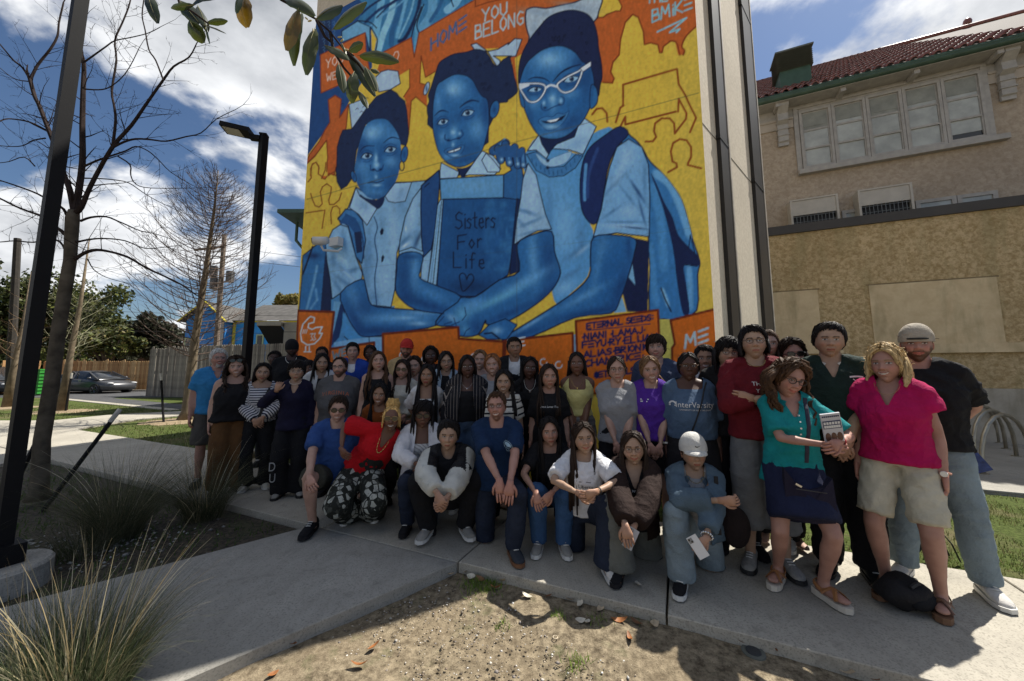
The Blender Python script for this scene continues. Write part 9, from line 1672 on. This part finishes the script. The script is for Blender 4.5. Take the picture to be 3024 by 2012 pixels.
phone('phone',PEOPLE[49][2],1,'pale grey phone held on the knee of the woman in the brown jacket',flat_mat('phone_grey',(.35,.35,.36),.3),Vector((.01,-.012,-.01)),.5,-.3)
phone('phone',PEOPLE[50][2],1,'white phone held by the squatting person in the denim jacket',flat_mat('phone_white',(.6,.6,.6),.3),Vector((-.01,-.012,.0)),-.6,-.2)
def at_person(pid,v):root=PEOPLE[pid][0];return root.location+Matrix.Rotation(root.rotation_euler.z,3,'Z')@Vector(v),root.rotation_euler.z
r39,s39,J39=PEOPLE[39];p,rz=at_person(39,J39['Wr'][1]+Vector((-.035,-.02,.085)));bk_=empty('booklet',p,rz,'illustrated booklet held upright against the teal polo','booklet');Rb=Matrix.Rotation(-.18,3,'Y')@Matrix.Rotation(.25,3,'X')
b=MB();b.box(-.05,.05,-.006,.006,-.085,.095,Rb);b.build('pages',flat_mat('booklet_cover',(.46,.46,.50),.4),bk_)
b=MB();b.box(-.046,.046,-.0075,-.0065,.0,.05,Rb);b.build('title_band',flat_mat('booklet_navy',(.02,.03,.09),.4),bk_)
def flat_text(txt,size,off,m,par,R,name='lettering',sx=1.):
 c=bpy.data.curves.new('t','FONT');c.body=txt;c.size=size;c.align_x='CENTER';o=bpy.data.objects.new('t',c);me=o.to_mesh();b=MB();b.add([R@Vector((v.co.x*sx+off[0],off[1],v.co.y+off[2]))for v in me.vertices],[tuple(q.vertices)for q in me.polygons]);o.to_mesh_clear();bpy.data.objects.remove(o);bpy.data.curves.remove(c);b.build(name,m,par)
[(lambda b:(b.box(x-.006,x+.005,-.0088,-.0078,z,z+h_,Rb),b.build('title_letter',m_inkw,bk_)))(MB())for z,h_,n_ in((.027,.016,6),(.005,.016,7))for x in[(-.036+.072*i/(n_-1))for i in range(n_)]];[(lambda b:(b.box(x-.004,x+.004,-.0070,-.0062,.072,.082,Rb),b.build('title_letter',flat_mat('booklet_navy',(.02,.03,.09)),bk_)))(MB())for x in[(-.04+.01*i)for i in range(9)]]
for i,x in enumerate((-.030,0,.030)):b=MB();b.ball(Rb@Vector((x,-.007,-.055)),.015,.0015,.030,10,6,Rb);b.ball(Rb@Vector((x,-.008,-.048)),.008,.0015,.012,8,5,Rb);b.build('portrait',mat('portrait_tone',(.10,.05,.035),.5),bk_)
p,rz=at_person(39,(J39['P'].x+.02,J39['P'].y-.20,J39['P'].z-.10));ps=empty('purse',p,rz,'dark navy crossbody purse hanging in front of the navy skirt','purse');b=MB()
V=[];prof=[(x*.80,z)for x,z in((-.16,.12),(-.11,.03),(0,.0),(.11,.02),(.155,.08),(.17,-.12),(.15,-.19),(0,-.205),(-.13,-.19),(-.165,-.10))]
n=len(prof);b.add([(x,-.035*(1-abs(x)*2),z)for x,z in prof]+[(x*.97,.035,z)for x,z in prof]+[(0,-.055,-.08)],[tuple(range(n,2*n))]+[(i,(i+1)%n,2*n)for i in range(n)]+[((i+1)%n,i,n+i,n+(i+1)%n)for i in range(n)]);m_purse=cloth('purse_navy',(.016,.014,.030));b.build('body',m_purse,ps)
b=MB();b.tube([(-.08,-.058,.005),(.08,-.058,-.005)],.003,5);z_=b.build('zip',flat_mat('zip_dark',(.03,.03,.035),.4),ps);b=MB();b.box(-.09,-.055,-.066,-.060,-.012,.0,Matrix.Rotation(.5,3,'Y'));b.build('zip_pull',m_silverj,z_)
def bag(px,py,sx,sy,sz,label,rz=0.,straps=0):
 g=G(px,py,.0);o=empty('backpack',(g[0],g[1],.01 if straps==0 else-.03),rz,label,'bag');b=MB();b.ball((0,0,sz*.5),sx,sy,sz*.52,18,12);V=np.array(b.V);V[:,2]=np.maximum(V[:,2],0);V+=.012*np.sin(V[:,[1,2,0]]*38);b.V=[tuple(v)for v in V];b.build('body',BLK2,o,True)
 b=MB();b.ball((sx*.1,-sy*.75,sz*.4),sx*.6,sy*.4,sz*.3,12,8);b.build('pocket',BLK,o,True);b=MB();b.tube([(-sx*.3,-sy*.6,sz*.86),(0,-sy*.65,sz*.97),(sx*.3,-sy*.6,sz*.86)],.012,6);b.build('handle',m_strap,o)
 for i in range(straps):b=MB();b.tube([(sx*.6,-.02+.06*i,sz*.7),(sx*1.2,-.1+.1*i,sz*.9),(sx*1.9,-.12+.1*i,sz*.45),(sx*2.3,-.1+.1*i,.02)],.016,6,ry=.004);b.build('strap',m_strap,o)
bag(2668,1792,.17,.12,.17,'black soft bag lying on the walk beside the blonde woman\'s sandals',.3)
bag(2660,1625,.14,.11,.34,'black backpack set down on the lawn behind the magenta blouse',-.2,2)
p,rz=at_person(50,(.27,.10,.34));o=empty('backpack',p,rz,'dark tote bag hanging behind the denim jacket','bag');b=MB();b.ball((0,0,-.02),.10,.06,.15,14,10);b.build('body',cloth('dark_tote',(.02,.014,.014)),o)
p,rz=at_person(41,(.20,.26,.88));o=tag(empty('water_bottle',p,rz),'blue patterned pouch held behind the back of the man in the khaki cap','pouch');b=MB();b.box(-.05,.05,-.03,.03,-.13,.08,Matrix.Rotation(-.5,3,'Y'));b.build('body',mat('blue_pouch',(.03,.05,.16),.6,.5,30),o)
